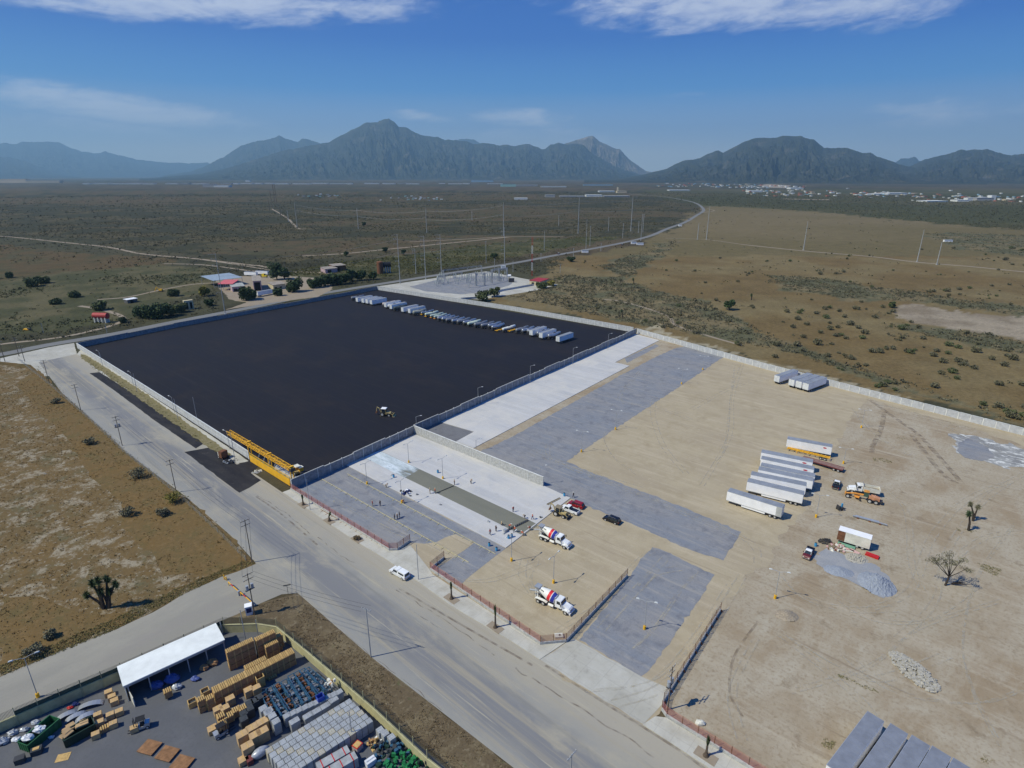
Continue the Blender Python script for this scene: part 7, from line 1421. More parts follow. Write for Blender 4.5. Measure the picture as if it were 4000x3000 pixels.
# barrier gates on the side street
C8 = lambda x, y: (850 + x * .18083, 2180 + y * .18083)
for i, (a, b, l) in enumerate([((230, 520), (450, 720), 'yellow and red boom barrier, far one across the side street'), ((490, 740), (740, 960), 'yellow and red boom barrier, near one across the side street')]):
    p, q_ = g(*C8(*a), 1.0), g(*C8(*b), 1.0); L_ = (q_ - p).length; t = thing('boom_barrier', l, 'barrier', Vector((p.x, p.y, 0)), head(p, q_), 'boom barriers on the side street'); m = MB()
    for k in range(8): m.box((L_ * (k + .5) / 8, 0, 1.05), (L_ / 8, .14, .22), mi=1 if k in (2, 3) else 0)
    m.build('boom', ['yellow', 'red'], t); MB().box((L_ + .1, 0, .6), (.5, .5, 1.2)).build('cabinet', 'grey_metal', t); MB().box((0, 0, .5), (.12, .12, 1.0)).build('rest', 'yellow', t)
t = thing('barrier_post', 'yellow forked post at the upper end of the boom barriers', 'post', g(*C8(150, 465))); MB().box((0, 0, .6), (.2, .2, 1.4)).box((.6, -.3, .5), (.2, .2, 1.1)).build('post', 'yellow', t); MB().box((.3, -.15, .7), (.9, .1, .1), -.46).build('rail', 'yellow', t)
t = thing('guard_booth', 'small white and blue guard booth beside the dark utility pole', 'booth', g(*C8(690, 1200)), .4); MB().box((0, 0, 1.1), (1.3, 1.2, 2.2)).build('wall', 'white_paint', t); MB().box((.05, -.62, 1.3), (1.0, .04, 1.1)).build('window', 'navy', t); MB().box((0, 0, 2.25), (1.5, 1.4, .1)).build('roof', 'white_paint', t)
t = thing('street_sign', 'small street sign at the tip of the grass verge', 'sign', g(*C8(1525, 780))); h_ = hgt(C8(1525, 780), C8(0, 585)[1]); MB().tube((0, 0, 0), (0, 0, h_), .05, n=6).build('post', 'dark_metal', t); MB().box((0, 0, h_), (1.6, .06, .3), .3).build('plate', 'faded_olive', t)
t = thing('meter_box', 'pale concrete box with a dark triangle at the mesh fence corner', 'utility box', g(2183, 2488), .1); MB().box((0, 0, .25), (1.7, 1.1, .5)).build('box', 'cream_paint', t); MB().add([(-.1, -.2, .51), (.5, -.15, .51), (.15, .35, .51)], [(0, 1, 2)]).build('mark', 'black', t)
t = thing('stone', 'pale boulder behind the bottom right mesh fence', 'stone', g(2733, 2828)); MB().blob((0, 0, .25), (.9, .6, .5), 9, 6, .3, flat=.3).build('stone', 'cream_paint', t)

# ------------------------------------------------------------------ people
def skin(name, pts, edges, rad, mat, root=0, sub=1):
    me = bpy.data.meshes.new('tmp'); me.from_pydata(pts, edges, []); o = bpy.data.objects.new('tmp', me); COL.objects.link(o)
    sm = o.modifiers.new('s', 'SKIN'); su = o.modifiers.new('u', 'SUBSURF'); su.levels = sub; su.render_levels = sub
    for v, r_ in zip(me.skin_vertices[0].data, rad): v.radius = r_ if hasattr(r_, '__len__') else (r_, r_)
    me.skin_vertices[0].data[root].use_root = True
    dg = bpy.context.evaluated_depsgraph_get(); r = bpy.data.meshes.new_from_object(o.evaluated_get(dg)); r.name = name
    r.materials.clear(); r.materials.append(MATS[mat] if isinstance(mat, str) else mat); bpy.data.objects.remove(o); return r
M('skin', (.30, .16, .10), .7, var=.05); M('vest_orange', (.70, .12, .04), .7); M('vest_red', (.50, .05, .04), .7); M('shirt_dark', (.03, .035, .05), .8); M('shirt_tan', (.36, .28, .2), .8); M('jeans', (.035, .05, .09), .8); M('hat_tan', (.55, .45, .28), .8); M('hair', (.02, .015, .012), .8); M('helmet', (.72, .70, .62), .4)
def pose_pts(kind):
    # pelvis, chest, neck, head, shoulders, elbows, hands, hips, knees, feet
    if kind == 'stand': return dict(pel=(0, 0, .93), che=(0, 0, 1.3), nec=(.01, 0, 1.48), hea=(.02, 0, 1.63), elb=[(-.03, .26, 1.12), (.03, -.26, 1.12)], han=[(.12, .24, .88), (.10, -.25, .87)], kne=[(.02, .1, .5), (.02, -.1, .5)], foo=[(0, .12, .05), (0, -.12, .05)])
    if kind == 'walk': return dict(pel=(0, 0, .91), che=(.04, 0, 1.29), nec=(.07, 0, 1.47), hea=(.1, 0, 1.62), elb=[(.16, .25, 1.12), (-.16, -.25, 1.12)], han=[(.32, .2, .98), (-.2, -.24, .88)], kne=[(-.08, .09, .49), (.2, -.09, .52)], foo=[(-.34, .1, .08), (.3, -.1, .05)])
    if kind == 'bend': return dict(pel=(-.12, 0, .86), che=(.22, 0, 1.08), nec=(.38, 0, 1.14), hea=(.52, 0, 1.17), elb=[(.36, .24, .82), (.38, -.24, .82)], han=[(.5, .16, .58), (.52, -.14, .58)], kne=[(.08, .13, .47), (.02, -.13, .46)], foo=[(-.02, .16, .05), (-.12, -.16, .05)])
    return dict(pel=(0, 0, .42), che=(.06, 0, .78), nec=(.1, 0, .95), hea=(.13, 0, 1.09), elb=[(.16, .26, .66), (.18, -.26, .66)], han=[(.36, .14, .55), (.38, -.12, .55)], kne=[(.42, .14, .5), (.42, -.14, .5)], foo=[(.5, .14, .05), (.48, -.14, .05)])
PB = {}
def person_mesh(kind):
    if kind in PB: return PB[kind]
    q = pose_pts(kind); sh = [(q['nec'][0] * .8 + q['che'][0] * .2, s * .19, q['nec'][2] - .05) for s in (1, -1)]; hp = [(q['pel'][0], s * .1, q['pel'][2] - .06) for s in (1, -1)]
    P = [q['pel'], q['che'], q['nec'], q['hea'], sh[0], q['elb'][0], q['han'][0], sh[1], q['elb'][1], q['han'][1], hp[0], q['kne'][0], q['foo'][0], hp[1], q['kne'][1], q['foo'][1], (q['foo'][0][0] + .17, q['foo'][0][1], .04), (q['foo'][1][0] + .17, q['foo'][1][1], .04)]
    Ed = [(0, 1), (1, 2), (2, 3), (1, 4), (4, 5), (5, 6), (1, 7), (7, 8), (8, 9), (0, 10), (10, 11), (11, 12), (0, 13), (13, 14), (14, 15), (12, 16), (15, 17)]
    Rd = [(.15, .11), (.17, .12), .055, .10, .065, .045, .038, .065, .045, .038, .09, .06, .05, .09, .06, .05, .045, .045]
    body = skin('body', P, Ed, Rd, 'skin'); hd = Vector(q['hea']); out = [body]
    for mt_ in ('shirt', 'trousers'):
        if mt_ == 'shirt': me = skin('shirt', [P[i] for i in (0, 1, 4, 5, 7, 8)], [(0, 1), (1, 2), (2, 3), (1, 4), (4, 5)], [(.17, .13), (.19, .14), .085, .062, .085, .062], 'vest_orange', 0)
        else: me = skin('trousers', [P[i] for i in (0, 10, 11, 12, 13, 14, 15)], [(0, 1), (1, 2), (2, 3), (0, 4), (4, 5), (5, 6)], [(.165, .125), .105, .078, .066, .105, .078, .066], 'jeans', 0)
        out.append(me)
    m = MB().blob((hd.x - .01, 0, hd.z + .06), (.125, .115, .10), 10, 6).tube((hd.x, 0, hd.z + .05), (hd.x, 0, hd.z + .065), .16, n=12); o = m.build('hat', 'helmet'); hat = o.data; bpy.data.objects.remove(o); out.append(hat)
    o = MB().blob((hd.x - .02, 0, hd.z + .03), (.11, .105, .12), 10, 6).build('hair', 'hair'); out.append(o.data); bpy.data.objects.remove(o); PB[kind] = out
    return out
def person(label, px, kind, rz, shirt, trousers='jeans', hat='helmet', z=0.0, s=1.06):
    b_, sh, tr, ht, hr = person_mesh(kind); p = g(*px) ; o = bpy.data.objects.new('person', b_); COL.objects.link(o); o.location = (p.x, p.y, z); o.rotation_euler = (0, 0, rz); o.scale = (s,) * 3; tag(o, label, 'person', 'people working on the site')
    for nm, me, mt_ in (('shirt', sh, shirt), ('trousers', tr, trousers), ('hat' if hat else 'hair', ht if hat else hr, hat or 'hair')):
        me2 = me.copy(); me2.materials.clear(); me2.materials.append(MATS[mt_]); c = bpy.data.objects.new(nm, me2); COL.objects.link(c); c.parent = o
z1 = .23
for a in [('worker in red vest standing on the gravel parking, left of a dark-clothed one', C1(292, 490), 'stand', .5, 'vest_red', 'shirt_tan', 'hat_tan', .06), ('dark-clothed person standing on the gravel parking, right of the red-vested one', C1(375, 490), 'stand', 2.5, 'shirt_dark', 'jeans', None, .06), ('left, dark-clothed person of the group of three on the gravel', C1(530, 638), 'stand', 0, 'shirt_dark', 'shirt_dark', None, .06), ('middle person in pale shirt of the group of three on the gravel', C1(560, 628), 'stand', .6, 'shirt_tan', 'jeans', 'helmet', .06), ('right, dark-jacketed person of the group of three on the gravel', C1(583, 614), 'stand', 3.2, 'shirt_dark', 'jeans', None, .06),
          ('worker in red seated at the yellow base of a lamp post', C1(620, 458), 'sit', -.6, 'vest_red', 'shirt_tan', 'hat_tan', .1), ('worker standing on the slab at the strip edge, pale clothes, left one', C1(912, 360), 'stand', 0, 'shirt_tan', 'shirt_tan', 'hat_tan', z1), ('worker in orange vest holding the screed beam, right one', C1(967, 360), 'stand', .6, 'vest_orange', 'jeans', 'hat_tan', z1), ('worker at the far end of the screed beam across the strip', C1(1177, 264), 'stand', 3.6, 'shirt_tan', 'shirt_dark', 'hat_tan', z1), ('crouching figure beside a dark bucket on the right half of the slab', C1(1355, 252), 'bend', 1.2, 'shirt_tan', 'shirt_dark', 'hat_tan', z1),
          ('worker in red standing alone on the slab right of the wet strip', C1(1810, 558), 'stand', 2.0, 'vest_red', 'jeans', 'helmet', z1), ('worker with a long pole standing at the lower end of the slab', C1(2020, 640), 'walk', 3.4, 'vest_orange', 'navy', 'helmet', z1), ('worker bending at the right end of the lattice screed', C1(1935, 628), 'bend', -2.6, 'shirt_tan', 'shirt_dark', 'hat_tan', z1), ('worker bending over the wet concrete nearest the mixer truck', C1(1990, 750), 'bend', 3.6, 'vest_orange', 'shirt_dark', 'helmet', .1), ('worker in orange bending at the edge below the wet strip', C1(1915, 812), 'bend', 2.4, 'vest_orange', 'shirt_tan', 'helmet', .1),
          ('worker in orange vest standing at the slab tip by the screed', C1(1824, 778), 'walk', .9, 'vest_orange', 'jeans', 'helmet', z1), ('worker in orange bending over the left end of the screed', C1(1768, 738), 'bend', .4, 'vest_orange', 'jeans', 'helmet', z1), ('worker with wide straw hat crouching at the strip edge', C1(1682, 706), 'sit', .3, 'hat_tan', 'shirt_dark', 'hat_tan', z1), ('dark-clothed man standing on the lower slab, above the walking one', C1(1625, 770), 'stand', 1.0, 'shirt_dark', 'shirt_dark', None, z1), ('worker in orange shirt striding across the lower slab tip', C1(1562, 808), 'walk', 2.6, 'vest_red', 'jeans', None, z1),
          ('man in dark clothes and white helmet walking on the gravel lane', (2240, 1944), 'walk', 3.0, 'shirt_dark', 'jeans', 'helmet', .07), ('small figure beside the white bags at the slab edge', C1(440, 290), 'bend', .2, 'shirt_tan', 'shirt_dark', None, .1)]:
    person(*a)

# ------------------------------------------------------------------ farm, tanks
M('roof_bluegrey', (.30, .36, .42), .5, .1); M('roof_red', (.55, .13, .14), .6); M('roof_darkred', (.30, .03, .04), .7); M('wall_pink', (.42, .31, .33), .9, var=.15, scale=.4); M('wall_cream', (.52, .45, .30), .85); M('roof_sheet', (.34, .35, .33), .7, var=.2, scale=.6); M('dark_gap', (.012, .012, .014), .9); M('tank_red', (.38, .045, .045), .6, var=.1); M('roof_tan', (.30, .26, .22), .9, var=.25, scale=.5)
def house(name, label, cat, a, b, depth, h, wall, roof, slope=.3, gaps=(), over=.4, openf=False, group=None):
    p, q_ = g(*a), g(*b); L_ = (q_ - p).length; t = thing(name, label, cat, p, head(p, q_), group)
    if openf:
        for k in range(4):
            for y in (0, depth): MB().box((L_ * k / 3, y, h / 2), (.25, .25, h)).build('post', 'grey_metal', t)
    else: MB().box((L_ / 2, depth / 2, h / 2), (L_, depth, h)).build('wall', wall, t)
    MB().add([(-over, -over, h + .05), (L_ + over, -over, h + .05), (L_ + over, depth + over, h + .05 + slope), (-over, depth + over, h + .05 + slope), (-over, -over, h + .2), (L_ + over, -over, h + .2), (L_ + over, depth + over, h + .2 + slope), (-over, depth + over, h + .2 + slope)], [(3, 2, 1, 0), (4, 5, 6, 7), (0, 1, 5, 4), (1, 2, 6, 5), (2, 3, 7, 6), (3, 0, 4, 7)]).build('roof', roof, t)
    for (x0, x1, z0, z1_, kind) in gaps: MB().box((L_ * (x0 + x1) / 2, -.03, (z0 + z1_) / 2), (L_ * (x1 - x0), .06, z1_ - z0)).build(kind, 'dark_gap', t)
    return t
house('farm_canopy', 'large open farm canopy with pale blue-grey roof', 'canopy', CFm(120, 395), CFm(470, 350), 26, 6, 'wall_pink', 'roof_bluegrey', 1, openf=True)
house('farm_canopy', 'open farm canopy with bright red roof in front of the blue-grey one', 'canopy', CFm(180, 425), CFm(350, 425), 12, 5.2, 'wall_pink', 'roof_red', 1.5, openf=True)
house('farm_shed', 'small farm shed with green-grey sheet roof, left of the tall pink shed', 'shed', CFm(345, 445), CFm(500, 430), 11, 4, 'wall_pink', 'roof_sheet', 1.0, [(.1, .4, 0, 2.6, 'door')])
house('farm_shed', 'tall dull pink shed with a huge dark open doorway', 'shed', CFm(610, 432), CFm(710, 425), 26, 8, 'wall_pink', 'roof_tan', .2, [(.1, .85, 0, 7, 'doorway')])
house('farm_shed', 'tan-roofed low shed behind the broad roadside tree', 'shed', CFm(850, 420), CFm(1000, 400), 10, 4, 'wall_cream', 'roof_tan', .8, [(.1, .3, 0, 2.2, 'door'), (.5, .7, 1, 2.2, 'window')])
house('farm_shed', 'farther low shed with brown roof by the farm track', 'shed', CFm(1490, 215), CFm(1640, 200), 12, 4, 'wall_pink', 'roof_tan', .6, [(.2, .5, 0, 3, 'doorway')])
house('farm_shed', 'second far brown-roofed shed with pale roof edge', 'shed', CFm(1600, 190), CFm(1745, 175), 12, 5, 'rust', 'roof_tan', .6, [(.2, .5, 0, 3, 'doorway')])
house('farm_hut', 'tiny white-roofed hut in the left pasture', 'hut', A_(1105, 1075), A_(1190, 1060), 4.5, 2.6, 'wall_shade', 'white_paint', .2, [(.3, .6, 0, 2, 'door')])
house('ruined_house', 'cream ruin with tall doorway frames behind the roadside thicket', 'ruin', A_(1600, 1130), A_(1680, 1120), 3, 6.2, 'wall_cream', 'wall_cream', .0, [(.15, .4, .5, 5, 'doorway'), (.6, .85, .5, 5, 'doorway')], 0)
house('substation_building', 'cream control building with red roof beside the lattice mast', 'building', (2068, 1112), (2110, 1117), 14, 3.6, 'wall_cream', 'roof_darkred', .5, [(.2, .45, .6, 2.4, 'window'), (.6, .85, 0, 2.6, 'door')])
def place_tr(label, a, b, z=0, **k):
    t = dup(TB, label=label, group='trailers at the farm'); p, q_ = g(*a), g(*b); t.location = p; t.rotation_euler = (0, 0, head(p, q_)); return t
place_tr('white trailer coupled to the yellow tractor unit at the farm', CFm(500, 245), CFm(690, 255)); place_tr('white trailer behind the coupled one at the farm', CFm(640, 232), CFm(800, 240)); place_tr('dusty trailer by the roadside in front of the pink shed', CFm(650, 505), CFm(840, 470))
t = thing('tractor_unit', 'yellow tractor unit coupled to a white trailer at the farm', 'truck', g(*CFm(735, 262)), head(g(*CFm(500, 245)), g(*CFm(690, 255)))); MB().box((-.5, 0, 2.0), (2.6, 2.4, 2.6)).prism([(.8, .9), (.8, 2.2), (2.6, 1.8), (3.0, 1.2), (3.0, .8)], -1, 1).build('cab', 'cab_yellow', t) if M('cab_yellow', (.70, .52, .03), .5) else 0
MB().add([(.84, -.95, 2.3), (.84, .95, 2.3), (.82, .9, 3.1), (.82, -.9, 3.1)], [(0, 1, 2, 3)]).build('windscreen', 'glass_dark', t)
for x in (2.2, -1.6, -2.8):
    for s in (-1, 1): wheel(t, x, s * 1.0, .5, .35, s)
def big_tank(label, a, b, r, mat, zc, wall=True):
    p, q_ = g(*a), g(*b); L_ = (q_ - p).length; t = thing('storage_tank', label, 'tank', p, head(p, q_)); MB().lathe([(0, r * .6), (.1, r * .95), (.2, r), (L_ - .2, r), (L_ - .1, r * .95), (L_, r * .6)], (0, 0, zc), (1, 0, 0), 22).build('tank', mat, t, smooth=False)
    for k in range(4): MB().box((L_ * (k + .5) / 4, 0, (zc - r * .6) / 2), (.7, r * 1.8, zc - r * .5)).build('pier', 'cream_paint' if mat == 'tank_red' else 'concrete_grey', t)
    return t
big_tank('red cylindrical tank on pale piers in the left field', A_(822, 1235), A_(945, 1238), 1.9, 'tank_red', 4.4); big_tank('long black tank on concrete stand left of the power masts', (1492, 1066), (1528, 1064), 2.6, 'black', 7.5)
t = thing('storage_tank', 'upright rust-brown tank next to the long black one', 'tank', g(1486, 1068)); MB().lathe([(0, 3.0), (11, 3.0), (11.6, 1.8)], (0, 0, 0), (0, 0, 1), 16).build('tank', 'rust', t); MB().tube((3.05, 0, 0), (3.05, 0, 11), .1, n=4).build('ladder', 'dark_metal', t)
t = thing('yellow_machine', 'small yellow farm implement lying in the far left field', 'implement', g(*A_(230, 1305))); MB().box((0, 0, .7), (3.5, 1.4, .8), top=.7).build('body', 'yellow', t); MB().box((1.8, 0, .8), (1.6, 1.2, .9)).build('engine', 'dark_metal', t)
t = thing('excavator', 'small yellow excavator on the farm track', 'excavator', g(*A_(1375, 970))); MB().box((1.6, 0, 1.2), (2.4, 2, 1.6)).build('cab', 'yellow', t); MB().path([(.5, 0, 1.5), (-1.5, 0, 3.6), (-3.4, 0, .4)], .25, 6).build('arm', 'yellow', t); MB().box((1.6, 0, .35), (3, 2.4, .6)).build('track', 'dark_metal', t)
# lattice mast, substation
def lattice_mast():
    b = g(2078, 1078); h = hgt((2078, 1078), 925); t = thing('lattice_mast', 'slim red and white lattice mast at the substation building', 'mast', b); n = 14
    for band in range(5):
        m = MB()
        for k in range(n * band // 5, n * (band + 1) // 5):
            z0, z1_ = h * k / n, h * (k + 1) / n; w = .55
            for s in (-1, 1):
                for q_ in (-1, 1): m.tube((s * w, q_ * w, z0), (s * w, q_ * w, z1_), .1, n=4)
            for s in (-1, 1): m.tube((s * w, -w, z0), (-s * w, -w, z1_), .07, n=4); m.tube((-w, s * w, z0), (-w, -s * w, z1_), .07, n=4)
        m.build('lattice', 'red' if band % 2 == 0 else 'white_paint', t)
lattice_mast()
C7 = lambda x, y: (1650 + x * .24864, 950 + y * .24864)
gc = [((725, 700), 480), ((845, 672), 470), ((975, 660), 462), ((1090, 630), 410), ((1205, 600), 400), ((1330, 588), 400)]
def gantry_(label, a, b, va):
    p, q_ = g(*C7(*a)), g(*C7(*b)); L_ = (q_ - p).length; h = hgt(C7(*a), C7(0, va)[1]); t = thing('substation_gantry', label, 'gantry', p, head(p, q_), 'steel gantries of the substation'); m = MB()
    for x in (0, L_):
        for s in (-.7, .7): m.box((x, s, h / 2), (.3, .3, h))
        for k in range(4): m.tube((x, -.7, h * k / 4), (x, .7, h * (k + 1) / 4), .08, n=4)
    m.build('column', 'grey_metal', t); m = MB()
    for z in (h - .9, h): m.box((L_ / 2, 0, z), (L_, .25, .2))
    for k in range(10): m.tube((L_ * k / 10, 0, h - .9 if k % 2 else h), (L_ * (k + 1) / 10, 0, h if k % 2 else h - .9), .08, n=4)
    m.build('beam', 'grey_metal', t); m = MB()
    for k in range(4): m.tube((L_ * (k + .5) / 4, 0, h - 1), (L_ * (k + .5) / 4, 0, h - 2.3), .14, n=6)
    m.build('insulator', 'insulator', t)
for i in range(5): gantry_('grey lattice gantry of the substation, %s from the left' % ORD[i], gc[i][0], gc[i + 1][0], gc[i][1])
gantry_('long rear gantry along the highway side of the substation', (330, 560), (930, 480), 420); gantry_('rear right gantry of the substation by the white sign', (1100, 560), (1330, 520), 420); gantry_('left low gantry of the substation', (260, 640), (620, 560), 520)
rn = random.Random(9); pt = None
for i in range(96):
    x = rn.uniform(190, 1300); y = 640 - (x - 190) * .06 + rn.uniform(-95, 40) * (1 if x < 900 else .6)
    p = g(*C7(x, y)); h = rn.choice((3.2, 3.8, 4.6))
    if pt is None:
        pt = thing('insulator_post', 'grey equipment post with a ribbed insulator in the substation', 'insulator', p, 0, 'equipment posts of the substation'); MB().box((0, 0, 1.0), (.35, .35, 2.0)).box((0, 0, .15), (1, 1, .3)).build('stand', 'grey_metal', pt); MB().lathe([(0, .2), (.3, .34), (.5, .2), (.8, .34), (1.0, .2), (1.3, .34), (1.5, .2), (1.8, .34), (2.0, .15)], (0, 0, 2.0), (0, 0, 1), 8).build('insulator', 'insulator_green', pt) if M('insulator_green', (.33, .38, .37), .4) else 0
    else: dup(pt, loc=p, scale=h / 3.8)
t = thing('transformer_unit', 'power transformer with white tank on top, right side of the substation', 'transformer', g(*C7(1400, 610))); MB().box((0, 0, 1.8), (5, 3, 3)).build('body', 'dark_metal', t); MB().tube((-3.4, 0, 5.6), (-.4, 0, 5.6), 1.1, n=14).build('oil_tank', 'white_paint', t); MB().box((-2.2, 0, 3.2), (1.2, 1.6, 4)).build('stand', 'wall_cream', t)
t = thing('white_sign', 'small white sign with grey writing at the foot of the substation mast', 'sign', g(*C7(1270, 420))); MB().box((0, 0, 3.2), (5, .15, 3.2)).build('board', 'white_paint', t); MB().box((0, -.1, 3.5), (3.4, .06, .5)).box((0, -.1, 2.7), (2.8, .06, .4)).build('writing', 'grey_metal', t); MB().box((-1.8, 0, 1), (.2, .1, 2)).box((1.8, 0, 1), (.2, .1, 2)).build('post', 'grey_metal', t)
for i, (u, v, l) in enumerate([(2430, 958, 'small dark car on the highway, nearest one'), (2690, 857, 'small pale car on the highway below the bend'), (2730, 833, 'white truck on the highway just before the bend'), (2181, 993, 'tiny white car on the highway right of the substation')]):
    t = dup(c_ if i else c_, loc=g(u, v), rz=1.0 if i > 1 else .7, label=l, group='vehicles on the highway')
    t['category'] = 'car'; t.name = 'highway_car'
for i, (u, v, w, l) in enumerate([(2475, 953, 7, 'white roadside hut by the highway, left of two'), (2500, 957, 9, 'white roadside hut by the highway, right of two'), (2657, 884, 6, 'small white billboard at the highway'), (2285, 987, 8, 'white roadside sign at the foot of a line pole'), (3702, 945, 12, 'small white hut among the far right bushes')]):
    t = thing('roadside_hut', l, 'hut', g(u, v)); MB().box((0, 0, 1.6), (w, 3, 3.0)).build('wall', 'white_paint', t); MB().box((0, 0, 3.2), (w + .5, 3.5, .2)).build('roof', 'roof_sheet', t)

# ------------------------------------------------------------------ far buildings
M('far_white', (.62, .63, .62), .7); M('far_blue', (.25, .38, .48), .7); M('far_grey', (.33, .33, .33), .8); M('far_tan', (.50, .42, .30), .8); M('far_teal', (.30, .48, .43), .7); M('far_red', (.35, .13, .09), .8)
fb = {}
def far_b(u0, u1, vb, hp, mat, label, group, cat='building', name='far_building'):
    p, q_ = g(u0, vb), g(u1, vb); D = p.length; h = hp * D / F_PX; key = mat
    if key not in fb:
        t = MB().box((0, 0, .5), (1, 1, 1)).box((0, 0, 1.02), (1.03, 1.03, .05)).build(name, mat); fb[key] = t
    else: t = fb[key].copy(); COL.objects.link(t)
    t.name = name; t.location = (p + q_) / 2; t.scale = ((q_ - p).length, min(60, (q_ - p).length * .7 + 8), h); tag(t, label, cat, group)
rn = random.Random(21)
u = 330
k = 0
while u < 1950:
    w = rn.uniform(18, 70)
    if rn.random() < .82: far_b(u, u + w, 719 + rn.uniform(-.5, .7), rn.uniform(1.8, 3.4), 'far_white' if rn.random() < .8 else 'far_grey', 'low white building in the long thin line across the far plain', 'white line of far buildings')
    u += w + rn.uniform(1, 16); k += 1
for (a, b, v, h, m_, l) in [(1841, 1927, 711, 6, 'far_blue', 'long blue-roofed hall far out below the main mountain'), (1955, 2015, 729, 8, 'far_teal', 'green-white hall far out, left part of the central cluster'), (2015, 2100, 727, 5, 'far_grey', 'grey long hall beside the green-white one'), (2113, 2211, 731, 3, 'far_white', 'low white hall right of the grey one far out'), (2278, 2392, 725, 4, 'far_blue', 'long blue roofed hall far right of centre'), (2338, 2398, 750, 4, 'far_white', 'white flat hall of the plant beside the highway plain'), (2408, 2446, 754, 7, 'far_tan', 'tan block of the plant with a chimney'), (2129, 2167, 770, 8, 'far_grey', 'grey cubic hall left of the plant'), (2186, 2280, 769, 3, 'far_grey', 'low grey hall row of the plant, left part'), (2287, 2350, 768, 6, 'far_white', 'bright white hall in the middle of the plant'), (2356, 2455, 769, 4, 'far_grey', 'low grey hall row of the plant, right part'), (2410, 2416, 750, 16, 'far_tan', 'slim chimney tower of the plant'),
                            (2610, 2690, 745, 3.5, 'far_white', 'long white greenhouse-like hall left of the town'), (2009, 2060, 779, 5, 'far_white', 'white house pair in the brown plain below the plant'), (800, 842, 731, 9, 'far_grey', 'grey-green plant cluster far left, tall part'), (842, 900, 731, 6, 'far_white', 'white plant cluster far left, low part'), (962, 978, 710, 5, 'far_white', 'small white block on the far left horizon line'), (780, 802, 692, 4, 'far_white', 'white block near the foot of the pale mountains'), (1315, 1345, 698, 4, 'far_white', 'white block at the foot of the main mountain'), (2298, 2316, 690, 5, 'far_white', 'white block under the rocky peak'), (0, 110, 713, 9, 'far_tan', 'tan terraced buildings at the far left edge'), (110, 240, 714, 6, 'far_tan', 'lower tan terraced buildings at the far left'),
                            (3770, 3790, 785, 9, 'far_white', 'white silo cluster at the right, left silo'), (3795, 3860, 783, 8, 'far_grey', 'grey silo block at the right of the town'), (3862, 3880, 783, 14, 'far_white', 'tall white silo at the right of the town'), (3725, 3770, 787, 5, 'far_white', 'long white hall left of the silos'), (3460, 3530, 759, 5, 'far_white', 'bright hall in the middle of the town'), (3400, 3460, 760, 3, 'far_white', 'bright flat hall left of the town centre'), (3600, 3680, 788, 3.5, 'far_white', 'white hall row right of the town centre'), (2920, 2970, 750, 5, 'far_white', 'white hall row at the left of the town'), (3080, 3130, 739, 5, 'far_white', 'bright sheds at the end of the pale quarry')]:
    far_b(a, b, v, h, m_, l, 'far halls and plants')
sheet('quarry', [(2955, 724), (3000, 719), (3090, 724), (3070, 735), (3000, 733)], .1, 'track'); sheet('quarry', [(3400, 755), (3440, 751), (3590, 754), (3560, 758)], .1, 'track'); sheet('quarry', [(3060, 776), (3240, 779), (3240, 782), (3060, 778)], .1, 'track'); sheet('quarry', [(0, 704), (120, 706), (240, 711), (240, 714), (0, 714)], .1, 'track')
for i in range(262):
    r_ = rn.random()
    if r_ < .28: u = rn.uniform(2560, 3140); v = rn.uniform(716, 731) + (u - 2560) * .012
    elif r_ < .55: u = rn.uniform(2900, 3260); v = rn.uniform(742, 768)
    else: u = rn.uniform(3240, 4020); v = 756 + (u - 3240) * .028 + rn.gauss(0, 7)
    w = rn.uniform(3, 9) if rn.random() < .85 else rn.uniform(10, 18)
    far_b(u, u + w, v, rn.uniform(1.5, 3.6), (m_ := rn.choice(['far_white', 'far_white', 'far_grey', 'far_tan', 'far_white', 'far_blue', 'far_red'])), 'tiny %s house in the distant town below the right-hand mountains' % {'far_white': 'white', 'far_grey': 'grey', 'far_tan': 'tan', 'far_blue': 'blue-roofed', 'far_red': 'red-roofed'}[m_], 'houses of the distant town', 'house', 'town_house')
for i in range(38):
    u = rn.gauss(1610, 60) if i < 26 else rn.uniform(1160, 1320); v = rn.gauss(776, 4) if i < 26 else rn.gauss(766, 2); far_b(u, u + rn.uniform(3, 9), v, rn.uniform(2, 3.5), rn.choice(['far_white', 'far_white', 'far_grey', 'far_teal']), 'tiny house of the hamlet in the far scrub plain', 'houses of the far hamlet', 'house', 'hamlet_house')

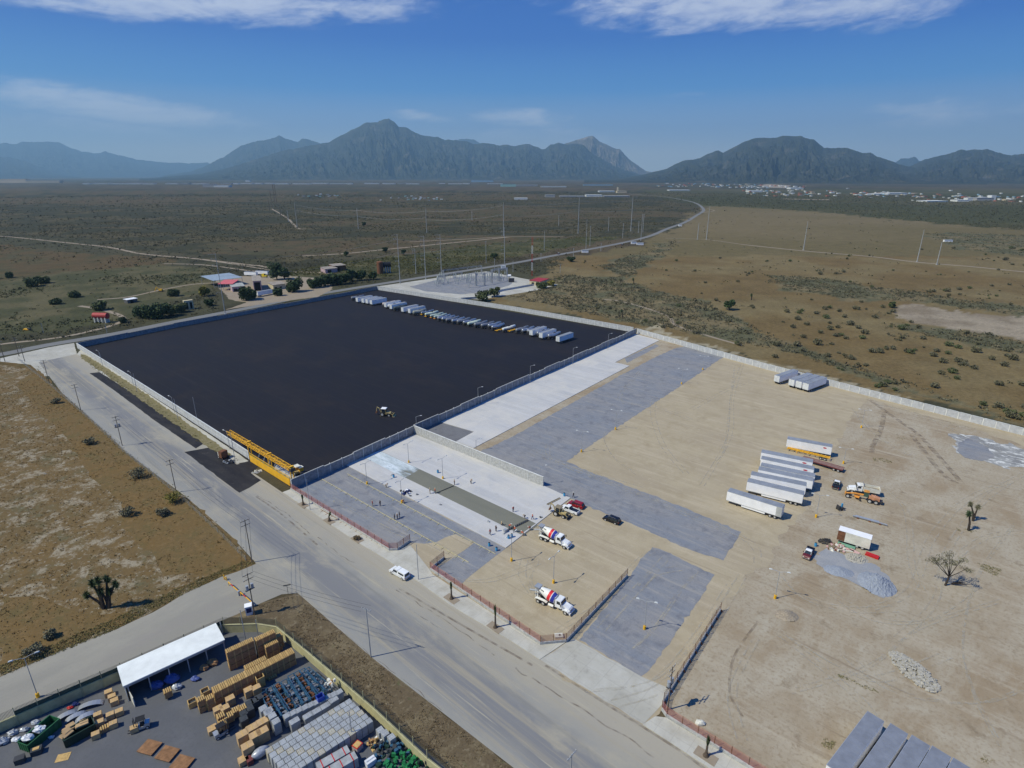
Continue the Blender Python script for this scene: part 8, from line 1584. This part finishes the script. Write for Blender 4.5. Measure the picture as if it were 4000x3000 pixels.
# ------------------------------------------------------------------ scrub and shrubs
def bush_cloud(P, S, name, seed, nl=14, tint=None, kind='stuff', label=None, lf=.33):
    """P: n x 2 positions, S: sizes (crown radius); one mesh of small leaf faces"""
    rs = np.random.RandomState(seed); n = len(P); k = nl
    d = rs.normal(size=(n, k, 3)); d /= np.linalg.norm(d, axis=2, keepdims=True); rad = rs.uniform(.35, 1, (n, k, 1)) ** .5
    c = d * rad * S[:, None, None]; c[:, :, 2] = np.abs(c[:, :, 2]) * .8 + .05 * S[:, None]
    c[:, :, 0] += P[:, None, 0]; c[:, :, 1] += P[:, None, 1]
    a = rs.normal(size=(n, k, 3)); a /= np.linalg.norm(a, axis=2, keepdims=True); b = np.cross(a, rs.normal(size=(n, k, 3))); b /= np.linalg.norm(b, axis=2, keepdims=True)
    s = (S[:, None, None] * lf * rs.uniform(.6, 1.3, (n, k, 1)))
    V = np.stack([c - a * s, c + b * s, c + a * s, c - b * s * .8], 2).reshape(-1, 3); V[:, 2] = np.maximum(V[:, 2], .02)
    nf = n * k; me = bpy.data.meshes.new(name); me.vertices.add(nf * 4); me.vertices.foreach_set('co', V.ravel().astype(np.float32)); me.loops.add(nf * 4); me.loops.foreach_set('vertex_index', np.arange(nf * 4, dtype=np.int32)); me.polygons.add(nf); me.polygons.foreach_set('loop_start', (np.arange(nf) * 4).astype(np.int32)); me.polygons.foreach_set('loop_total', np.full(nf, 4, np.int32)); me.update(calc_edges=True)
    if tint is not None:
        at_ = me.color_attributes.new('Col', 'FLOAT_COLOR', 'POINT'); col = np.repeat(tint, k * 4, 0) * rs.uniform(.75, 1.25, (nf, 1)).repeat(4, 0); at_.data.foreach_set('color', np.concatenate([col, np.ones((nf * 4, 1))], 1).ravel().astype(np.float32)); me.materials.append(MATS['scrub_leaf'])
    o = bpy.data.objects.new(name, me); COL.objects.link(o); return tag(o, label, kind=kind)
m = bpy.data.materials.new('scrub_leaf'); m.use_nodes = True; b = m.node_tree.nodes['Principled BSDF']; b.inputs['Roughness'].default_value = .9; b.inputs['Specular IOR Level'].default_value = .1
at_ = m.node_tree.nodes.new('ShaderNodeAttribute'); at_.attribute_name = 'Col'; m.node_tree.links.new(at_.outputs['Color'], b.inputs['Base Color']); MATS['scrub_leaf'] = m
rs = np.random.RandomState(4)
PROP = [(260, 1330), (1472, 1100), (2500, 1270), (3000, 1410), (4000, 1660), (5600, 2060), (5600, 4000), (-3000, 4000), (-3000, 1400)]
NOGO = [[(840, 1080), (1300, 1075), (1320, 1140), (1240, 1165), (860, 1215)], [(1470, 1120), (1740, 1075), (1960, 1045), (2200, 1112), (1880, 1180), (1780, 1172)]]
HWP = np.array([[g(*p).x, g(*p).y] for p in HW])
def near_line(x, y, pts, d):
    r = np.zeros(len(x), bool)
    for a, b in zip(pts[:-1], pts[1:]):
        ab = b - a; t = np.clip(((x - a[0]) * ab[0] + (y - a[1]) * ab[1]) / (ab @ ab), 0, 1); r |= np.hypot(x - a[0] - t * ab[0], y - a[1] - t * ab[1]) < d
    return r
def cand(n, r0, r1):
    r = np.sqrt(rs.uniform(r0 * r0, r1 * r1, n)); a = np.radians(rs.uniform(-47, 47, n)); return r * np.sin(a), r * np.cos(a)
def regions(x, y):
    amp = np.clip(np.hypot(x, y) * .02, 1, 30); xj = x + (fbm(x, y, 25, 3, 11) - .5) * amp * 2; yj = y + (fbm(x, y, 25, 3, 12) - .5) * amp * 2
    u, v = nproj(xj, yj); d = np.full(len(x), .30); cls = np.zeros(len(x), int)
    def put(pl, dv, c):
        m_ = inpoly(u, v, pl); d[m_] = dv[m_] if hasattr(dv, '__len__') else dv; cls[m_] = c
    n1 = fbm(x, y, 60, 5, 1); n3 = fbm(x * .35, y, 260, 5, 3); n2 = fbm(x, y, 14, 4, 2)
    put(LEFTSCRUB, np.clip((n1 - .36) * 3.2, .05, 1) * np.where(n3 > .52, .35, 1), 1); put(BROWNL, np.clip((n1 - .46) * 3, .02, .55), 1); put(GREENL, np.clip((n1 - .5) * 3, .02, .4), 2); put(MIDSCRUB, np.clip((n1 - .28) * 3, .2, 1), 3)
    put(RIGHTF, np.clip((n2 - .60) * 1.8, 0, .14) * np.clip((n1 - .38) * 5, .1, 1.2), 4); put(FARSCRUB_R, .8, 1)
    for pl in (SCRUB_BAND, SCRUB2, SCRUB3, SCRUB4, SCRUB5): put(pl, np.clip((n2 - .26) * 3.5, .15, 1), 5)
    put(BAREP, 0, 0); put(BARESTRIP, .03, 5)
    for pl in [PROP] + NOGO:
        u0, v0 = nproj(x, y); d[inpoly(u0, v0, pl)] = 0
    d[near_line(x, y, HWP, 9)] = 0
    return d, cls
TINT = {0: ((0.068, 0.068, 0.036), (0.096, 0.084, 0.048)), 1: ((0.056, 0.058, 0.032), (0.092, 0.084, 0.050)), 2: ((0.052, 0.062, 0.028), (0.080, 0.080, 0.040)), 3: ((0.060, 0.064, 0.024), (0.128, 0.116, 0.036)), 4: ((0.088, 0.084, 0.052), (0.120, 0.108, 0.068)), 5: ((0.088, 0.088, 0.056), (0.132, 0.120, 0.080))}
def tints(cls, n):
    a = np.array([TINT[c][0] for c in cls]); b = np.array([TINT[c][1] for c in cls]); t = rs.uniform(0, 1, (n, 1)); return a * (1 - t) + b * t
# near band: dense small bushes; mid and far: sparser, larger
allP = []; 
for (r0, r1, N_, s0, s1, nl) in ((150, 700, 100000, .45, 1.3, 8), (700, 1500, 60000, .8, 2.0, 5), (1500, 3400, 60000, 1.6, 3.6, 3)):
    x, y = cand(N_, r0, r1); d, cls = regions(x, y); keep = rs.uniform(0, 1, N_) < d; x, y, cls = x[keep], y[keep], cls[keep]; S = rs.uniform(s0, s1, len(x)) * np.where(cls == 4, 1.15, 1) * np.where(rs.uniform(0, 1, len(x)) > .9, 1.5, 1)
    bush_cloud(np.stack([x, y], 1), S, 'scrub', int(r0), nl, tints(cls, len(x)))
# the shrubs one can tell apart in the right-hand pasture and by the walls
SH = []; M('leaf_pasture', (.09, .095, .058), .9, var=.25, scale=.8, c2=(.13, .12, .075))
for i in range(3):
    rn2 = random.Random(60 + i); m = MB(); leaves(m, (0, 0, .75), (1.0, 1.0, .7), 150, .16, rn2, .2); t = thing('pasture_shrub', '', 'shrub', (0, 0, 0)); m.build('foliage', ['leaf_pasture', 'leaf_brush', 'leaf_olive'][i], t); st = MB()
    for k in range(5): st.tube((0, 0, 0), (rn2.uniform(-.5, .5), rn2.uniform(-.5, .5), .8), .05, .02, 4)
    st.build('stem', 'bark', t); SH.append(t)
used = set(); cnt = 0
E_ = lambda x, y: (3000 + x / 2.212, 700 + y / 2.212)
KNOWN = [(490, 1125, 2), (160, 1150, 2), (270, 1160, 2), (255, 1215, 2.2), (415, 1165, 2), (500, 1200, 2.6), (215, 1285, 1.8), (615, 1145, 1.8), (660, 1195, 1.8), (760, 1125, 2.4), (835, 1335, 2.6), (710, 1260, 2.4), (805, 1065, 1.6), (990, 1110, 2), (1080, 1150, 2), (925, 1200, 2.2), (1150, 1300, 2.4), (1300, 1285, 2), (335, 1260, 2), (600, 1285, 1.8), (895, 1495, 2), (1075, 1470, 1.6), (1230, 1505, 1.8), (1560, 1440, 2.4), (1640, 1460, 2), (1790, 1495, 2.6), (1425, 1530, 1.8), (1510, 1585, 2.2), (1640, 1580, 2), (1780, 1640, 1.8), (1930, 1560, 1.6), (2110, 1560, 2.4), (2040, 1615, 2), (2060, 1530, 1.5), (1455, 1490, 1.6), (425, 1430, 2.6), (70, 1440, 2.4), (250, 1440, 2.2), (450, 1330, 1.8), (630, 1350, 1.6), (670, 1380, 1.8), (535, 1300, 2), (780, 1290, 1.8), (895, 935, 1.8), (675, 915, 1.2), (1080, 790, 1.4), (650, 805, 2), (450, 825, 2.4), (590, 820, 1.8), (1650, 955, 2), (1740, 945, 2), (1550, 970, 2.4), (1430, 975, 2), (1930, 925, 1.6), (1655, 1000, 1.5), (2085, 915, 1.8), (2095, 1090, 1.6), (1365, 800, 1.2), (500, 650, 1.2), (550, 645, 1.2), (875, 665, 1.6), (2050, 700, 3), (1880, 655, 1.6), (1330, 610, 1.8), (1600, 600, 2.4), (2100, 600, 2.6), (2190, 620, 2.4), (200, 625, 1.2), (1000, 850, .8)]
PL2 = [(E_(x, y), s) for x, y, s in KNOWN]
tries = 0; rn = random.Random(77)
while len(PL2) < 280 and tries < 6000:
    tries += 1; u = rn.uniform(2150, 4150); v = rn.uniform(960, 1640)
    x, y = g(u, v).x, g(u, v).y
    d, cls = regions(np.array([x]), np.array([y]))
    if d[0] > 0 and cls[0] == 4 and rn.random() < min(1, ((v - 900) / 500) ** .8): PL2.append(((u, v), rn.uniform(.8, 2.0)))
    elif d[0] > .5 and cls[0] == 5 and rn.random() < .18: PL2.append(((u, v), rn.uniform(.8, 1.8)))
LB = ['grey-green shrub standing in the brown pasture beyond the perimeter wall', 'olive shrub standing in the brown pasture beyond the perimeter wall', 'dark green shrub standing in the brown pasture beyond the perimeter wall']
first = [True] * 3
for i, ((u, v), s) in enumerate(PL2):
    k = rn.choice((0, 0, 1, 1, 2)); p = g(u, v)
    if first[k]: t = SH[k]; first[k] = False; t.location = p; t.scale = (s, s, s * .85)
    else: t = dup(SH[k], loc=p, rz=rn.random() * 6, scale=(s, s * rn.uniform(.8, 1.2), s * rn.uniform(.7, 1)))
    t['label'] = LB[k]; t['group'] = 'shrubs of the right-hand pasture'
# grass tufts and weeds: rusty lot, verge, median, weedy strips
def tufts(polys, N_, s0, s1, cols, name, seed, gate=None, nl=6):
    global rs
    P = []; 
    for pl in polys:
        w = [g(*p) for p in pl]; xs = [p.x for p in w]; ys = [p.y for p in w]; x = rs.uniform(min(xs), max(xs), N_); y = rs.uniform(min(ys), max(ys), N_); u, v = nproj(x, y); k = inpoly(u, v, pl)
        if gate is not None: k &= gate(x, y)
        P.append(np.stack([x[k], y[k]], 1))
    P = np.concatenate(P); S = rs.uniform(s0, s1, len(P)); t = rs.uniform(0, 1, (len(P), 1)); c = np.array(cols[0]) * (1 - t) + np.array(cols[1]) * t
    bush_cloud(P, S, name, seed, nl, c)
FNEAR = [(-500, 1390), (140, 1440), (242, 1540), (389, 1672), (588, 1845), (723, 1946), (900, 2098), (995, 2200), (868, 2250), (705, 2325), (456, 2452), (0, 2638), (-500, 2830)]
tufts([FNEAR], 60000, .12, .42, ((.19, .115, .04), (.13, .095, .04)), 'dry_grass', 1, lambda x, y: fbm(x, y, 3.2, 5, 21) * .75 + fbm(x, y, 26, 3, 22) * .6 < .74, 5)
tufts([[(130, 1432), (165, 1430), (250, 1535), (395, 1666), (595, 1838), (735, 1938), (905, 2091), (1000, 2195), (960, 2190), (850, 2085), (690, 1945), (480, 1770), (350, 1655), (190, 1512)], [(1000, 2203), (868, 2252), (705, 2328), (456, 2458), (0, 2645), (0, 2600), (440, 2420), (700, 2295), (960, 2190)]], 26000, .10, .34, ((.17, .155, .06), (.22, .175, .075)), 'verge_grass', 2, None, 6)
tufts([[(1000, 2365), (1163, 2325), (1449, 2574), (2000, 3003), (1800, 3060), (1667, 2930), (1461, 2745), (1217, 2540), (1076, 2425)]], 24000, .08, .28, ((.13, .095, .05), (.22, .165, .10)), 'dry_grass', 3, lambda x, y: fbm(x, y, 4, 4, 31) < .56, 5)
tufts([[(320, 1385), (560, 1545), (760, 1690), (940, 1800), (900, 1800), (740, 1705), (540, 1560), (360, 1440)]], 16000, .15, .4, ((.13, .13, .04), (.20, .16, .06)), 'verge_grass', 4, None, 6)
tufts([[H(860, 470), H(790, 560), H(720, 700), H(640, 850), H(590, 900), H(640, 880), H(760, 740), H(850, 560)], [H(950, 740), H(1100, 760), H(1270, 820), H(1250, 850), H(1100, 810), H(950, 790)], [H(1250, 600), H(1700, 690), H(2000, 790), H(1980, 800), H(1650, 720), H(1250, 620)], [H(900, 970), H(1100, 980), H(1110, 1020), H(920, 1000)], [H(1610, 1570), H(1800, 1600), H(1700, 1640)], [G(1510, 180), G(1680, 230), G(1650, 280), G(1530, 230)], [G(1330, 1430), G(1500, 1480), G(1650, 1600), G(1560, 1640), G(1350, 1520)], [G(380, 1430), G(500, 1470), G(430, 1540), G(370, 1500)], [G(500, 980), G(800, 1110), G(790, 1125), G(500, 1000)]], 420, .08, .3, ((.16, .16, .08), (.25, .21, .12)), 'weeds', 5, lambda x, y: fbm(x, y, 3, 3, 8) > .56, 5)

# ------------------------------------------------------------------ air
def haze():
    x0, x1, y0, y1, z0, z1 = -45000, 45000, -43500, 43500, -1.5, 2700
    mb = MB().box(((x0 + x1) / 2, (y0 + y1) / 2, (z0 + z1) / 2), (x1 - x0, y1 - y0, z1 - z0))
    m = bpy.data.materials.new('haze'); m.use_nodes = True; t = m.node_tree; t.nodes.clear()
    v = t.nodes.new('ShaderNodeVolumePrincipled'); v.inputs['Color'].default_value = (.43, .74, 1.0, 1); v.inputs['Density'].default_value = 4.4e-5
    v.inputs['Anisotropy'].default_value = .1
    o = t.nodes.new('ShaderNodeOutputMaterial'); t.links.new(v.outputs[0], o.inputs['Volume'])
    MATS['haze'] = m; ob = mb.build('haze', 'haze'); tag(ob, kind='stuff')
haze()
